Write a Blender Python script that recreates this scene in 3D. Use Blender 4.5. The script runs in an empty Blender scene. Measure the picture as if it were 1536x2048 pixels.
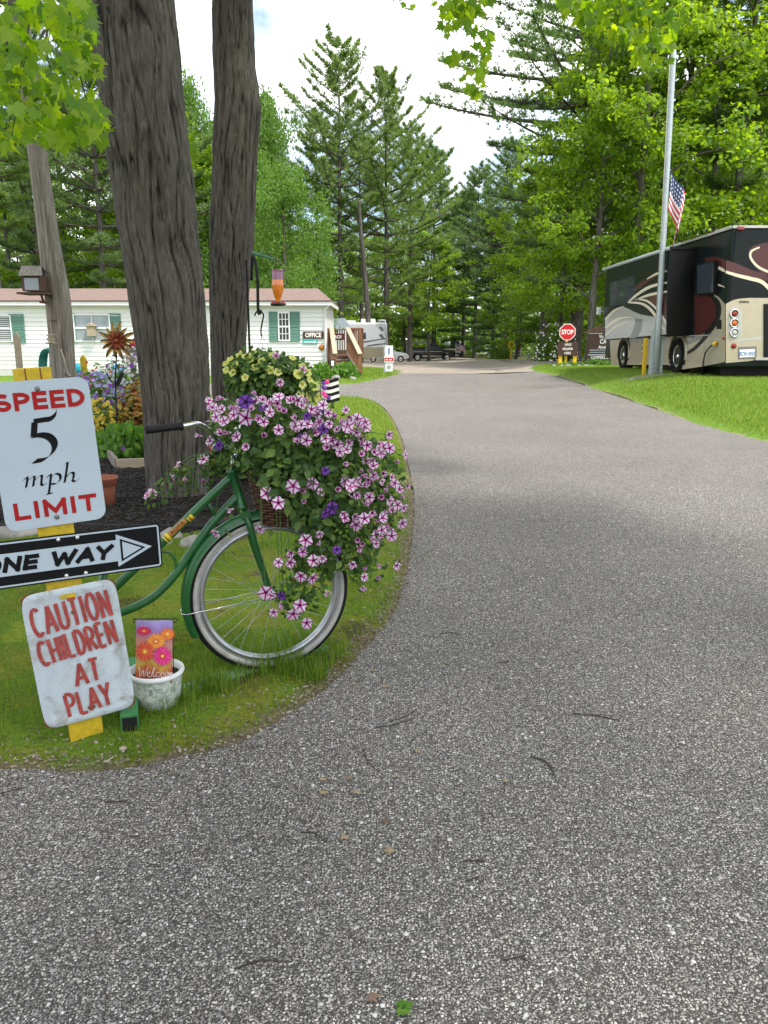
import bpy, bmesh, math, random
import numpy as np
from mathutils import Vector, Matrix, geometry, noise
R = math.radians
PI = math.pi
random.seed(7)
rng = np.random.default_rng(7)
sc = bpy.context.scene
COL = sc.collection

# ---------------------------------------------------------------- camera
F, CAMH = 1540.0, 1.42
TH = math.atan((1024 - 680) / F)
cam = bpy.data.cameras.new('camera')
cam.sensor_fit = 'VERTICAL'
cam.sensor_height = 36.0
cam.lens = F / 2048 * 36.0
cam.clip_start, cam.clip_end = 0.05, 2000
camo = bpy.data.objects.new('camera', cam)
camo.location = (0, 0, CAMH)
camo.rotation_euler = (PI / 2 - TH, 0, 0)
COL.objects.link(camo)
sc.camera = camo

# ---------------------------------------------------------------- sky, sun, exposure
SUN_DIR = Vector((0.36, -0.30, 0.88)).normalized()      # towards the sun
sun_el = math.asin(SUN_DIR.z)
sun_az = math.atan2(SUN_DIR.x, SUN_DIR.y)               # clockwise from +Y
world = bpy.data.worlds.new('World')
sc.world = world
world.use_nodes = True
nt = world.node_tree
nt.nodes.clear()
w_out = nt.nodes.new('ShaderNodeOutputWorld')
w_bg = nt.nodes.new('ShaderNodeBackground')
w_bg.inputs[1].default_value = 0.15
w_sky = nt.nodes.new('ShaderNodeTexSky')
w_sky.sky_type = 'NISHITA'
w_sky.sun_disc = False
w_sky.sun_elevation = sun_el
w_sky.sun_rotation = sun_az
w_sky.air_density = 1.0
w_sky.dust_density = 2.0
w_tc = nt.nodes.new('ShaderNodeTexCoord')
w_map = nt.nodes.new('ShaderNodeMapping')
w_map.inputs['Scale'].default_value = (1.0, 1.0, 2.2)
w_n = nt.nodes.new('ShaderNodeTexNoise')
w_n.inputs['Scale'].default_value = 2.6
w_n.inputs['Detail'].default_value = 7
w_n.inputs['Roughness'].default_value = 0.55
w_r = nt.nodes.new('ShaderNodeValToRGB')
w_r.color_ramp.elements[0].position = 0.43
w_r.color_ramp.elements[0].color = (0.0, 0.0, 0.0, 1)
w_r.color_ramp.elements[1].position = 0.57
w_r.color_ramp.elements[1].color = (1, 1, 1, 1)
w_mix = nt.nodes.new('ShaderNodeMixRGB')
w_mix.inputs[2].default_value = (8.4, 8.4, 8.5, 1)
nt.links.new(w_tc.outputs['Generated'], w_map.inputs[0])
nt.links.new(w_map.outputs[0], w_n.inputs['Vector'])
nt.links.new(w_n.outputs['Fac'], w_r.inputs[0])
nt.links.new(w_r.outputs[0], w_mix.inputs[0])
nt.links.new(w_sky.outputs[0], w_mix.inputs[1])
nt.links.new(w_mix.outputs[0], w_bg.inputs[0])
nt.links.new(w_bg.outputs[0], w_out.inputs[0])

sunl = bpy.data.lights.new('sun', 'SUN')
sunl.energy = 2.6
sunl.angle = R(6.0)
sunl.color = (1.0, 0.955, 0.88)
suno = bpy.data.objects.new('sun', sunl)
suno.rotation_euler = SUN_DIR.to_track_quat('Z', 'Y').to_euler()
suno.location = (0, 0, 40)
COL.objects.link(suno)

vs = sc.view_settings
vs.view_transform = 'Standard'
vs.look = 'None'
vs.gamma = 1.0
vs.exposure = 0.96
vs.use_curve_mapping = False
sc.cycles.max_bounces = 8
sc.cycles.transparent_max_bounces = 8
sc.cycles.caustics_reflective = False
sc.cycles.caustics_refractive = False
sc.cycles.use_denoising = True

# ---------------------------------------------------------------- places
def ss(t):
    t = np.clip(t, 0.0, 1.0)
    return t * t * (3 - 2 * t)
def tz(x, y):
    """height of the ground"""
    r_ = 0.45 * ss((x - 5.2) / 2.6) * ss((y - 9) / 8) * (1 - 0.5 * ss((y - 23) / 12))
    return r_ - 0.9 * ss((y - 42) / 50)
def ray(px, py):
    u = (px - 768) / F
    v = (1024 - py) / F
    return Vector((u, math.cos(TH) + v * math.sin(TH), -math.sin(TH) + v * math.cos(TH)))
EYE = Vector((0, 0, CAMH))
def at(px, py, Y):
    d = ray(px, py)
    return EYE + d * (Y / d.y)
def onx(px, py, X):
    d = ray(px, py)
    return EYE + d * (X / d.x)
def onplane(px, py, P, n):
    d = ray(px, py)
    return EYE + d * ((P - EYE).dot(n) / d.dot(n))
def gnd(px, py):
    d = ray(px, py)
    z = 0.0
    for _ in range(40):
        t = (z - CAMH) / d.z
        z = 0.5 * z + 0.5 * float(tz(d.x * t, d.y * t))
    t = (z - CAMH) / d.z
    return Vector((d.x * t, d.y * t, z))

# ---------------------------------------------------------------- object helpers
def tag(o, label=None, cat=None, group=None, kind=None):
    if label: o['label'] = label
    if cat: o['category'] = cat
    if group: o['group'] = group
    if kind: o['kind'] = kind
    return o
def empty(name, loc=(0, 0, 0), mat=None, label=None, cat=None, group=None, kind=None):
    o = bpy.data.objects.new(name, None)
    o.empty_display_size = 0.1
    COL.objects.link(o)
    o.matrix_basis = mat if mat is not None else Matrix.Translation(Vector(loc))
    return tag(o, label, cat, group, kind)
def adopt(o, parent, world=True):
    o.parent = parent
    if parent is not None and world and parent.parent is None and parent.type == 'EMPTY':
        o.matrix_parent_inverse = parent.matrix_basis.inverted()
def link_mesh(name, me, parent=None, world=True):
    o = bpy.data.objects.new(name, me)
    COL.objects.link(o)
    if parent is not None:
        adopt(o, parent, world)
    return o
def np_mesh(name, V, Fc, mats, smooth=False, midx=None):
    V = np.asarray(V, dtype=np.float32).reshape(-1, 3)
    Fc = np.asarray(Fc, dtype=np.int32)
    k = Fc.shape[1]
    me = bpy.data.meshes.new(name)
    me.vertices.add(len(V))
    me.vertices.foreach_set('co', V.ravel())
    me.loops.add(Fc.size)
    me.loops.foreach_set('vertex_index', Fc.ravel())
    me.polygons.add(len(Fc))
    me.polygons.foreach_set('loop_start', np.arange(len(Fc), dtype=np.int32) * k)
    if midx is not None:
        me.polygons.foreach_set('material_index', np.asarray(midx, dtype=np.int32))
    if smooth:
        me.polygons.foreach_set('use_smooth', np.ones(len(Fc), dtype=bool))
    for m in (mats if isinstance(mats, (list, tuple)) else [mats]):
        me.materials.append(m)
    me.update(calc_edges=True)
    return me
def unit(v):
    return v / np.maximum(np.linalg.norm(v, axis=-1, keepdims=True), 1e-9)
def frames(nrm, spin=None):
    """rotation matrices (n,3,3) whose third column is nrm"""
    nrm = unit(np.asarray(nrm, float))
    ref = np.where(np.abs(nrm[:, 2:3]) > 0.95, np.array([[1.0, 0, 0]]), np.array([[0, 0, 1.0]]))
    x = unit(np.cross(ref, nrm))
    y = np.cross(nrm, x)
    if spin is not None:
        c, s = np.cos(spin)[:, None], np.sin(spin)[:, None]
        x, y = x * c + y * s, y * c - x * s
    return np.stack([x, y, nrm], axis=2)
def scatter(tV, tF, pos, rot, scale):
    """many copies of one small template as arrays"""
    tV = np.asarray(tV, float)
    tF = np.asarray(tF, int)
    n = len(pos)
    sc_ = np.asarray(scale, float)
    if sc_.ndim == 1:
        sc_ = np.repeat(sc_[:, None], 3, axis=1)
    V = np.einsum('nij,nkj->nki', rot, tV[None] * sc_[:, None, :]) + np.asarray(pos)[:, None, :]
    Fc = tF[None] + (np.arange(n) * len(tV))[:, None, None]
    return V.reshape(-1, 3), Fc.reshape(-1, tF.shape[1])
def cat_vf(lst):
    Vs, Fs, o = [], [], 0
    for V, f in lst:
        Vs.append(V); Fs.append(np.asarray(f) + o); o += len(V)
    return np.concatenate(Vs), np.concatenate(Fs)
def inpoly(P, poly):
    """P (n,2) inside polygon"""
    x, y = P[:, 0], P[:, 1]
    r_ = np.zeros(len(P), bool)
    n = len(poly)
    for i in range(n):
        x1, y1 = poly[i]; x2, y2 = poly[(i + 1) % n]
        c = ((y1 > y) != (y2 > y)) & (x < (x2 - x1) * (y - y1) / ((y2 - y1) if y2 != y1 else 1e-12) + x1)
        r_ ^= c
    return r_
def polydist(P, poly):
    d = np.full(len(P), 1e9)
    n = len(poly)
    for i in range(n):
        a = np.array(poly[i]); b = np.array(poly[(i + 1) % n])
        ab = b - a
        t = np.clip(((P - a) @ ab) / max(ab @ ab, 1e-12), 0, 1)
        d = np.minimum(d, np.linalg.norm(P - (a + t[:, None] * ab), axis=1))
    return d
def fbm(P, s, oct_=3, seed=0.0):
    """cheap smooth value noise from sines for many points (n,2)"""
    x, y = P[:, 0] * s + seed, P[:, 1] * s - seed * 1.7
    v = np.zeros(len(P)); a = 1.0; tot = 0
    for k in range(oct_):
        v += a * (np.sin(x * 1.7 + 1.3 * np.sin(y * 1.1 + k)) * np.cos(y * 1.9 + 1.1 * np.sin(x * 0.9 + 2 * k)))
        tot += a; a *= 0.55; x, y = x * 2.1 + 3.1, y * 2.1 - 1.7
    return 0.5 + 0.5 * v / tot

class MB:
    """collects shapes into ONE mesh"""
    def __init__(s):
        s.v, s.f, s.mi, s.sm = [], [], [], []
    def add(s, vs, fs, mi=0, smooth=False):
        o = len(s.v)
        s.v += [tuple(v) for v in vs]
        s.f += [tuple(i + o for i in f) for f in fs]
        s.mi += [mi] * len(fs)
        s.sm += [smooth] * len(fs)
        return s
    def box(s, lo, hi, mi=0, M=None):
        (x0, y0, z0), (x1, y1, z1) = lo, hi
        vs = [Vector(p) for p in ((x0,y0,z0),(x1,y0,z0),(x1,y1,z0),(x0,y1,z0),(x0,y0,z1),(x1,y0,z1),(x1,y1,z1),(x0,y1,z1))]
        if M is not None: vs = [M @ v for v in vs]
        return s.add(vs, [(0,3,2,1),(4,5,6,7),(0,1,5,4),(1,2,6,5),(2,3,7,6),(3,0,4,7)], mi)
    def bbox(s, lo, hi, b=0.01, mi=0, M=None):
        """box with chamfered edges"""
        bm = bmesh.new()
        bmesh.ops.create_cube(bm, size=1.0)
        c = [(lo[i] + hi[i]) / 2 for i in range(3)]
        d = [(hi[i] - lo[i]) for i in range(3)]
        for v in bm.verts:
            v.co = Vector((c[0] + v.co.x * d[0], c[1] + v.co.y * d[1], c[2] + v.co.z * d[2]))
        bmesh.ops.bevel(bm, geom=bm.edges[:], offset=b, segments=2, affect='EDGES', profile=0.5)
        bm.verts.index_update()
        vs = [(M @ v.co) if M is not None else v.co.copy() for v in bm.verts]
        fs = [[v.index for v in f.verts] for f in bm.faces]
        bm.free()
        return s.add(vs, fs, mi)
    def bar(s, a, b, w, h=None, mi=0, up=(0, 0, 1)):
        """square bar from a to b"""
        a, b = Vector(a), Vector(b)
        h = w if h is None else h
        d = (b - a).normalized()
        u = Vector(up)
        if abs(d.dot(u)) > 0.98: u = Vector((0, 1, 0))
        x = d.cross(u).normalized(); y = x.cross(d).normalized()
        vs = []
        for p in (a, b):
            for sx, sy in ((-1,-1),(1,-1),(1,1),(-1,1)):
                vs.append(p + x * sx * w / 2 + y * sy * h / 2)
        return s.add(vs, [(0,1,2,3),(7,6,5,4),(0,4,5,1),(1,5,6,2),(2,6,7,3),(3,7,4,0)], mi)
    def tube(s, pts, rad, seg=8, closed=False, mi=0, caps=True, smooth=True, flat=None):
        pts = [Vector(p) for p in pts]
        n = len(pts)
        rr = rad if hasattr(rad, '__len__') else [rad] * n
        tans = []
        for i in range(n):
            if closed: t = pts[(i+1) % n] - pts[i-1]
            else: t = pts[min(i+1, n-1)] - pts[max(i-1, 0)]
            tans.append(t.normalized() if t.length > 1e-9 else Vector((0,0,1)))
        u = Vector((0, 0, 1)) if abs(tans[0].z) < 0.9 else Vector((1, 0, 0))
        x = tans[0].cross(u).normalized()
        vs = []
        for i in range(n):
            x = (x - tans[i] * x.dot(tans[i]))
            x = x.normalized() if x.length > 1e-6 else tans[i].orthogonal().normalized()
            y = tans[i].cross(x)
            for k in range(seg):
                a = 2 * PI * k / seg
                vs.append(pts[i] + (x * math.cos(a) + y * math.sin(a)) * rr[i])
        fs = []
        m = n if closed else n - 1
        for i in range(m):
            j = (i + 1) % n
            for k in range(seg):
                l = (k + 1) % seg
                fs.append((i*seg+k, i*seg+l, j*seg+l, j*seg+k))
        s.add(vs, fs, mi, smooth)
        if caps and not closed:
            o = len(s.v) - len(vs)
            s.f.append(tuple(o + k for k in reversed(range(seg)))); s.mi.append(mi); s.sm.append(False)
            s.f.append(tuple(o + (n-1)*seg + k for k in range(seg))); s.mi.append(mi); s.sm.append(False)
        return s
    def lathe(s, prof, seg=20, M=None, mi=0, smooth=True, ex=1.0, ey=1.0, caps=False):
        vs = []
        for r_, z in prof:
            for k in range(seg):
                a = 2 * PI * k / seg
                v = Vector((r_ * math.cos(a) * ex, r_ * math.sin(a) * ey, z))
                vs.append(M @ v if M is not None else v)
        fs = []
        for i in range(len(prof) - 1):
            for k in range(seg):
                l = (k + 1) % seg
                fs.append((i*seg+k, i*seg+l, (i+1)*seg+l, (i+1)*seg+k))
        s.add(vs, fs, mi, smooth)
        if caps:
            o = len(s.v) - len(vs); n = len(prof)
            s.f.append(tuple(o + k for k in reversed(range(seg)))); s.mi.append(mi); s.sm.append(False)
            s.f.append(tuple(o + (n-1)*seg + k for k in range(seg))); s.mi.append(mi); s.sm.append(False)
        return s
    def prism(s, poly, vec, mi=0, M=None):
        """extrude a 3D polygon along vec"""
        a = [Vector(p) for p in poly]; vec = Vector(vec)
        b = [p + vec for p in a]
        n = len(a)
        vs = a + b
        if M is not None: vs = [M @ v for v in vs]
        tris = geometry.tessellate_polygon([a])
        nr = Vector((0,0,0))
        for i in range(n):
            nr += a[i].cross(a[(i+1) % n])
        fs = []
        for t in tris:
            tn = (a[t[1]] - a[t[0]]).cross(a[t[2]] - a[t[0]])
            t = t if tn.dot(vec) < 0 else (t[0], t[2], t[1])
            fs.append(tuple(t)); fs.append(tuple(i + n for i in reversed(t)))
        flip = nr.dot(vec) > 0
        for i in range(n):
            j = (i + 1) % n
            fs.append((i, j, j + n, i + n) if flip else (j, i, i + n, j + n))
        return s.add(vs, fs, mi)
    def poly(s, pts, mi=0):
        pts = [Vector(p) for p in pts]
        tris = geometry.tessellate_polygon([pts])
        return s.add(pts, [tuple(t) for t in tris], mi)
    def mesh(s, name, mats):
        me = bpy.data.meshes.new(name)
        me.from_pydata(s.v, [], s.f)
        for m in (mats if isinstance(mats, (list, tuple)) else [mats]):
            me.materials.append(m)
        me.polygons.foreach_set('material_index', s.mi)
        me.polygons.foreach_set('use_smooth', s.sm)
        me.update()
        return me
    def build(s, name, mats, parent=None, world=True):
        return link_mesh(name, s.mesh(name, mats), parent, world)
def clone(o, parent=None):
    c = o.copy()
    COL.objects.link(c)
    c.parent = parent
    if parent is not None: c.matrix_parent_inverse = o.matrix_parent_inverse
    for ch in [x for x in bpy.data.objects if x.parent == o]:
        clone(ch, c)
    return c
def bez(pts, n=8):
    """Catmull-Rom through points"""
    P = [Vector(p) for p in pts]
    out = []
    for i in range(len(P) - 1):
        p0, p1, p2, p3 = P[max(i-1,0)], P[i], P[i+1], P[min(i+2,len(P)-1)]
        for k in range(n):
            t = k / n
            out.append(0.5 * ((2*p1) + (p2-p0)*t + (2*p0-5*p1+4*p2-p3)*t*t + (3*p1-p0-3*p2+p3)*t**3))
    out.append(P[-1])
    return out
# ---------------------------------------------------------------- materials
def _new(name):
    m = bpy.data.materials.new(name)
    m.use_nodes = True
    n = m.node_tree
    n.nodes.clear()
    out = n.nodes.new('ShaderNodeOutputMaterial')
    return m, n, out
def _nd(n, t, **kw):
    d = n.nodes.new(t)
    for k, v in kw.items():
        if k.startswith('i_'):
            d.inputs[k[2:].replace('_', ' ')].default_value = v
        else:
            setattr(d, k, v)
    return d
def _ramp(n, stops, interp='LINEAR'):
    r_ = n.nodes.new('ShaderNodeValToRGB')
    r_.color_ramp.interpolation = interp
    e = r_.color_ramp.elements
    while len(e) < len(stops): e.new(0.5)
    for i, (p, c) in enumerate(stops):
        e[i].position = p
        e[i].color = (c[0], c[1], c[2], 1) if hasattr(c, '__len__') else (c, c, c, 1)
    return r_
def _mix(n, fac, a, b, mode='MIX'):
    m = n.nodes.new('ShaderNodeMixRGB')
    m.blend_type = mode
    for s, v in ((0, fac), (1, a), (2, b)):
        if hasattr(v, 'type') and hasattr(v, 'links'):
            n.links.new(v, m.inputs[s])
        elif s == 0: m.inputs[0].default_value = v
        else: m.inputs[s].default_value = (v[0], v[1], v[2], 1)
    return m.outputs[0]
def _math(n, op, a, b=None):
    m = n.nodes.new('ShaderNodeMath')
    m.operation = op
    for s, v in ((0, a), (1, b)):
        if v is None: continue
        if hasattr(v, 'links'): n.links.new(v, m.inputs[s])
        else: m.inputs[s].default_value = v
    return m.outputs[0]
def _coord(n, scale=(1, 1, 1), which='Object'):
    t = n.nodes.new('ShaderNodeTexCoord')
    mp = n.nodes.new('ShaderNodeMapping')
    mp.inputs['Scale'].default_value = scale
    n.links.new(t.outputs[which], mp.inputs[0])
    return mp.outputs[0]
def _noise(n, co, scale, detail=3, rough=0.55, dist=0.0):
    t = n.nodes.new('ShaderNodeTexNoise')
    t.inputs['Scale'].default_value = scale
    t.inputs['Detail'].default_value = detail
    t.inputs['Roughness'].default_value = rough
    t.inputs['Distortion'].default_value = dist
    n.links.new(co, t.inputs['Vector'])
    return t.outputs['Fac']
def _bsdf(n, out, col, rough=0.6, metal=0.0, spec=0.4, coat=0.0):
    b = n.nodes.new('ShaderNodeBsdfPrincipled')
    if hasattr(col, 'links'): n.links.new(col, b.inputs['Base Color'])
    else: b.inputs['Base Color'].default_value = (*col, 1)
    if hasattr(rough, 'links'): n.links.new(rough, b.inputs['Roughness'])
    else: b.inputs['Roughness'].default_value = rough
    b.inputs['Metallic'].default_value = metal
    b.inputs['Specular IOR Level'].default_value = spec
    b.inputs['Coat Weight'].default_value = coat
    b.inputs['Coat Roughness'].default_value = 0.05
    n.links.new(b.outputs[0], out.inputs[0])
    return b
def _bump(n, b, h, strength=0.3, dist=0.01):
    bp_ = n.nodes.new('ShaderNodeBump')
    bp_.inputs['Strength'].default_value = strength
    bp_.inputs['Distance'].default_value = dist
    n.links.new(h, bp_.inputs['Height'])
    n.links.new(bp_.outputs[0], b.inputs['Normal'])
def M(name, col, rough=0.55, metal=0.0, var=0.12, scale=6.0, bump=0.0, bscale=60.0, bdist=0.004, spec=0.4, coat=0.0, stretch=(1, 1, 1), dirt=None, dirt_amt=0.5, dirt_scale=5.0):
    m, n, out = _new(name)
    co = _coord(n, stretch)
    f = _noise(n, co, scale, 5, 0.6)
    lo = [c * (1 - var) for c in col]; hi = [min(1, c * (1 + var)) for c in col]
    c = _ramp(n, [(0.3, lo), (0.7, hi)])
    n.links.new(f, c.inputs[0])
    colo = c.outputs[0]
    if dirt is not None:
        f2 = _noise(n, co, dirt_scale, 8, 0.7, 0.6)
        r2 = _ramp(n, [(1 - dirt_amt - 0.08, 0.0), (1 - dirt_amt + 0.12, 1.0)])
        n.links.new(f2, r2.inputs[0])
        colo = _mix(n, r2.outputs[0], colo, dirt)
    b = _bsdf(n, out, colo, rough, metal, spec, coat)
    if bump:
        _bump(n, b, _noise(n, co, bscale, 6, 0.65), bump, bdist)
    return m
def leafmat(name, cols, trans=0.42, tcol=None, gloss=0.025, rough=0.6):
    """leaves: each one takes its own tint, light comes through"""
    m, n, out = _new(name)
    g = n.nodes.new('ShaderNodeNewGeometry')
    oi = n.nodes.new('ShaderNodeObjectInfo')
    rnd = _math(n, 'FRACT', _math(n, 'ADD', g.outputs['Random Per Island'], oi.outputs['Random']))
    k = len(cols)
    rp = _ramp(n, [(i / max(k - 1, 1), c) for i, c in enumerate(cols)])
    n.links.new(rnd, rp.inputs[0])
    d = n.nodes.new('ShaderNodeBsdfDiffuse')
    n.links.new(rp.outputs[0], d.inputs[0])
    t = n.nodes.new('ShaderNodeBsdfTranslucent')
    tc = _mix(n, 1.0, rp.outputs[0], tcol or (1.5, 1.55, 0.55), 'MULTIPLY')
    n.links.new(tc, t.inputs[0])
    mx = n.nodes.new('ShaderNodeMixShader')
    mx.inputs[0].default_value = trans
    n.links.new(d.outputs[0], mx.inputs[1]); n.links.new(t.outputs[0], mx.inputs[2])
    gl = n.nodes.new('ShaderNodeBsdfGlossy')
    gl.inputs['Roughness'].default_value = rough
    m2 = n.nodes.new('ShaderNodeMixShader')
    m2.inputs[0].default_value = gloss
    n.links.new(mx.outputs[0], m2.inputs[1]); n.links.new(gl.outputs[0], m2.inputs[2])
    n.links.new(m2.outputs[0], out.inputs[0])
    return m
def barkmat(name, dark, light, sx=14.0, sz=1.6, bump=0.8, dist=0.03, attr=None):
    m, n, out = _new(name)
    co = _coord(n, (sx, sx, sz))
    f = _noise(n, co, 1.0, 6, 0.65, 0.4)
    f2 = _noise(n, _coord(n, (2.2, 2.2, 1.0)), 1.2, 4)
    rp = _ramp(n, [(0.32, dark), (0.52, [(a + b) / 2 for a, b in zip(dark, light)]), (0.70, light)])
    n.links.new(f, rp.inputs[0])
    c = _mix(n, 0.5, rp.outputs[0], f2, 'OVERLAY')
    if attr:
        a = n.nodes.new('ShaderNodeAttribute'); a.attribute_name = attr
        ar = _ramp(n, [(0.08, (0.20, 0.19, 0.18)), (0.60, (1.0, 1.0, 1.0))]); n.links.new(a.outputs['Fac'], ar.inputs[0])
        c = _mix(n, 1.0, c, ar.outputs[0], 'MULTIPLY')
    b = _bsdf(n, out, c, 0.9, 0, 0.15)
    _bump(n, b, f, bump, dist)
    return m
def asphalt():
    m, n, out = _new('asphalt')
    co = _coord(n)
    wob = _noise(n, co, 55, 2)
    cv = n.nodes.new('ShaderNodeVectorMath'); cv.operation = 'ADD'
    sc_ = n.nodes.new('ShaderNodeVectorMath'); sc_.operation = 'SCALE'
    cmb = n.nodes.new('ShaderNodeCombineXYZ')
    n.links.new(wob, cmb.inputs[0]); n.links.new(wob, cmb.inputs[1])
    n.links.new(cmb.outputs[0], sc_.inputs[0]); sc_.inputs['Scale'].default_value = 0.012
    n.links.new(co, cv.inputs[0]); n.links.new(sc_.outputs[0], cv.inputs[1])
    tarn = _noise(n, co, 260, 3)
    tar = _ramp(n, [(0.35, (0.036, 0.035, 0.0335)), (0.7, (0.090, 0.087, 0.083))])
    n.links.new(tarn, tar.inputs[0])
    col = tar.outputs[0]
    hs = []
    for scale, lim, thr, c0, c1, c2 in ((230, 0.46, 0.30, (0.10, 0.097, 0.093), (0.25, 0.243, 0.234), (0.50, 0.485, 0.465)),
                                        (112, 0.36, 0.48, (0.15, 0.145, 0.14), (0.37, 0.358, 0.343), (0.72, 0.70, 0.67)),):
        v = n.nodes.new('ShaderNodeTexVoronoi')
        v.voronoi_dimensions = '2D'
        v.inputs['Scale'].default_value = scale
        n.links.new(cv.outputs[0], v.inputs['Vector'])
        sep = n.nodes.new('ShaderNodeSeparateColor')
        n.links.new(v.outputs['Color'], sep.inputs[0])
        msk = _ramp(n, [(lim * 0.78, 1.0), (lim, 0.0)])
        n.links.new(v.outputs['Distance'], msk.inputs[0])
        has = _math(n, 'GREATER_THAN', sep.outputs[0], thr)
        mk = _math(n, 'MULTIPLY', msk.outputs[0], has)
        cc = _ramp(n, [(0.0, c0), (0.55, c1), (1.0, c2)])
        n.links.new(sep.outputs[1], cc.inputs[0])
        col = _mix(n, mk, col, cc.outputs[0])
        hs.append(mk)
    big = _noise(n, co, 0.55, 5, 0.6)
    tint = _ramp(n, [(0.35, (0.90, 0.885, 0.87)), (0.65, (1.08, 1.07, 1.06))])
    n.links.new(big, tint.inputs[0])
    col = _mix(n, 1.0, col, tint.outputs[0], 'MULTIPLY')
    col = _mix(n, 1.0, col, (1.02, 0.985, 0.945), 'MULTIPLY')
    st = _noise(n, co, 2.3, 6, 0.7)
    rs = _ramp(n, [(0.60, 0.0), (0.78, 0.22)])
    n.links.new(st, rs.inputs[0])
    col = _mix(n, rs.outputs[0], col, (0.12, 0.085, 0.07))
    b = _bsdf(n, out, col, 0.85, 0, 0.3)
    h = _math(n, 'ADD', _math(n, 'MULTIPLY', hs[0], 0.5), hs[1])
    h = _math(n, 'ADD', h, _math(n, 'MULTIPLY', tarn, 0.6))
    _bump(n, b, h, 0.7, 0.004)
    return m
def groundmat(name, stops, scale, fine, stops2=None, edge=None, bump=0.5):
    """soil or turf: broad patches, fine grain; 'edge' attribute fades into bare soil"""
    m, n, out = _new(name)
    co = _coord(n)
    f = _noise(n, co, scale, 6, 0.65)
    rp = _ramp(n, stops); n.links.new(f, rp.inputs[0])
    g = _noise(n, co, fine, 4, 0.7)
    gr = _ramp(n, [(0.3, 0.55), (0.7, 1.4)]); n.links.new(g, gr.inputs[0])
    col = _mix(n, 1.0, rp.outputs[0], gr.outputs[0], 'MULTIPLY')
    if edge:
        a = n.nodes.new('ShaderNodeAttribute'); a.attribute_name = 'edge'
        e = _math(n, 'ADD', a.outputs['Fac'], _math(n, 'MULTIPLY', _math(n, 'SUBTRACT', _noise(n, co, 5.0, 5, 0.7), 0.5), 0.9))
        er = _ramp(n, [(0.0, 1.0), (0.24, 0.0)]); n.links.new(e, er.inputs[0])
        soil = _ramp(n, [(0.3, [c * 0.5 for c in edge]), (0.7, [c * 1.5 for c in edge])])
        n.links.new(_noise(n, co, 70, 4, 0.7), soil.inputs[0])
        col = _mix(n, er.outputs[0], col, soil.outputs[0])
    b = _bsdf(n, out, col, 0.95, 0, 0.1)
    _bump(n, b, g, bump, 0.02)
    return m
def glassmat(name, col=(0.02, 0.025, 0.03), rough=0.04):
    m, n, out = _new(name)
    b = _bsdf(n, out, col, rough, 0, 0.9)
    return m

MT = {}
MT['asphalt'] = asphalt()
MT['soil'] = groundmat('forest_soil', [(0.3, (0.05, 0.045, 0.02)), (0.5, (0.055, 0.07, 0.02)), (0.7, (0.09, 0.075, 0.045))], 0.5, 9)
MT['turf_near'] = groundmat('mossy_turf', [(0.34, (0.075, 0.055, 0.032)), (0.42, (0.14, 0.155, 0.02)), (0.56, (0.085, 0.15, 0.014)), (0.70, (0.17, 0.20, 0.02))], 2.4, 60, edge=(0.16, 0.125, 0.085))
MT['turf'] = groundmat('mown_turf', [(0.3, (0.10, 0.17, 0.022)), (0.7, (0.13, 0.22, 0.03))], 1.2, 30, edge=(0.26, 0.22, 0.15))
MT['sand'] = groundmat('packed_gravel', [(0.3, (0.24, 0.205, 0.165)), (0.7, (0.33, 0.29, 0.24))], 0.7, 25)
MT['mulch'] = groundmat('black_mulch', [(0.3, (0.012, 0.010, 0.009)), (0.7, (0.03, 0.026, 0.023))], 3, 50, bump=1.0)
MT['chip'] = M('mulch_chip', (0.026, 0.021, 0.018), 0.8, var=0.5, scale=30)
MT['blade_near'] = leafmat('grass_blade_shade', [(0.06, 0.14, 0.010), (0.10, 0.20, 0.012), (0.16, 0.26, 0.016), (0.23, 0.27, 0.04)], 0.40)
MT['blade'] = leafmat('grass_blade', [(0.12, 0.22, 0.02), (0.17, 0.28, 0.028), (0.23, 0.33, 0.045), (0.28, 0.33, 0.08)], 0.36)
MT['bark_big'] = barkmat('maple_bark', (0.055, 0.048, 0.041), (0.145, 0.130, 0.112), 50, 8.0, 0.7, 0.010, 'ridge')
MT['bark'] = barkmat('grey_bark', (0.05, 0.044, 0.038), (0.19, 0.17, 0.15), 10, 1.6)
MT['bark_pine'] = barkmat('pine_bark', (0.055, 0.048, 0.042), (0.17, 0.15, 0.135), 9, 2.0)
MT['twig'] = M('twig_bark', (0.05, 0.04, 0.03), 0.9, var=0.3, scale=20)
MT['oldwood'] = M('weathered_wood', (0.27, 0.235, 0.195), 0.9, var=0.5, scale=4.0, bump=0.9, bscale=5, bdist=0.02, stretch=(14, 14, 0.7), dirt=(0.10, 0.085, 0.07), dirt_amt=0.42, dirt_scale=2.5)
MT['maple_leaf'] = leafmat('maple_leaf', [(0.05, 0.12, 0.010), (0.10, 0.20, 0.014), (0.17, 0.26, 0.016)], 0.64, (3.5, 2.9, 0.5))
MT['maple_far'] = leafmat('maple_foliage', [(0.09, 0.18, 0.016), (0.155, 0.275, 0.022), (0.25, 0.37, 0.03)], 0.55, (2.0, 1.8, 0.5))
MT['maple_dark'] = leafmat('dense_foliage', [(0.07, 0.15, 0.018), (0.12, 0.215, 0.022), (0.18, 0.285, 0.026)], 0.52, (1.7, 1.6, 0.6))
MT['birch_leaf'] = leafmat('birch_foliage', [(0.10, 0.20, 0.035), (0.14, 0.27, 0.045), (0.19, 0.32, 0.05)], 0.48)
MT['pine'] = leafmat('pine_needles', [(0.09, 0.155, 0.045), (0.145, 0.225, 0.055), (0.21, 0.29, 0.065)], 0.45, (1.5, 1.6, 0.8))
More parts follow.
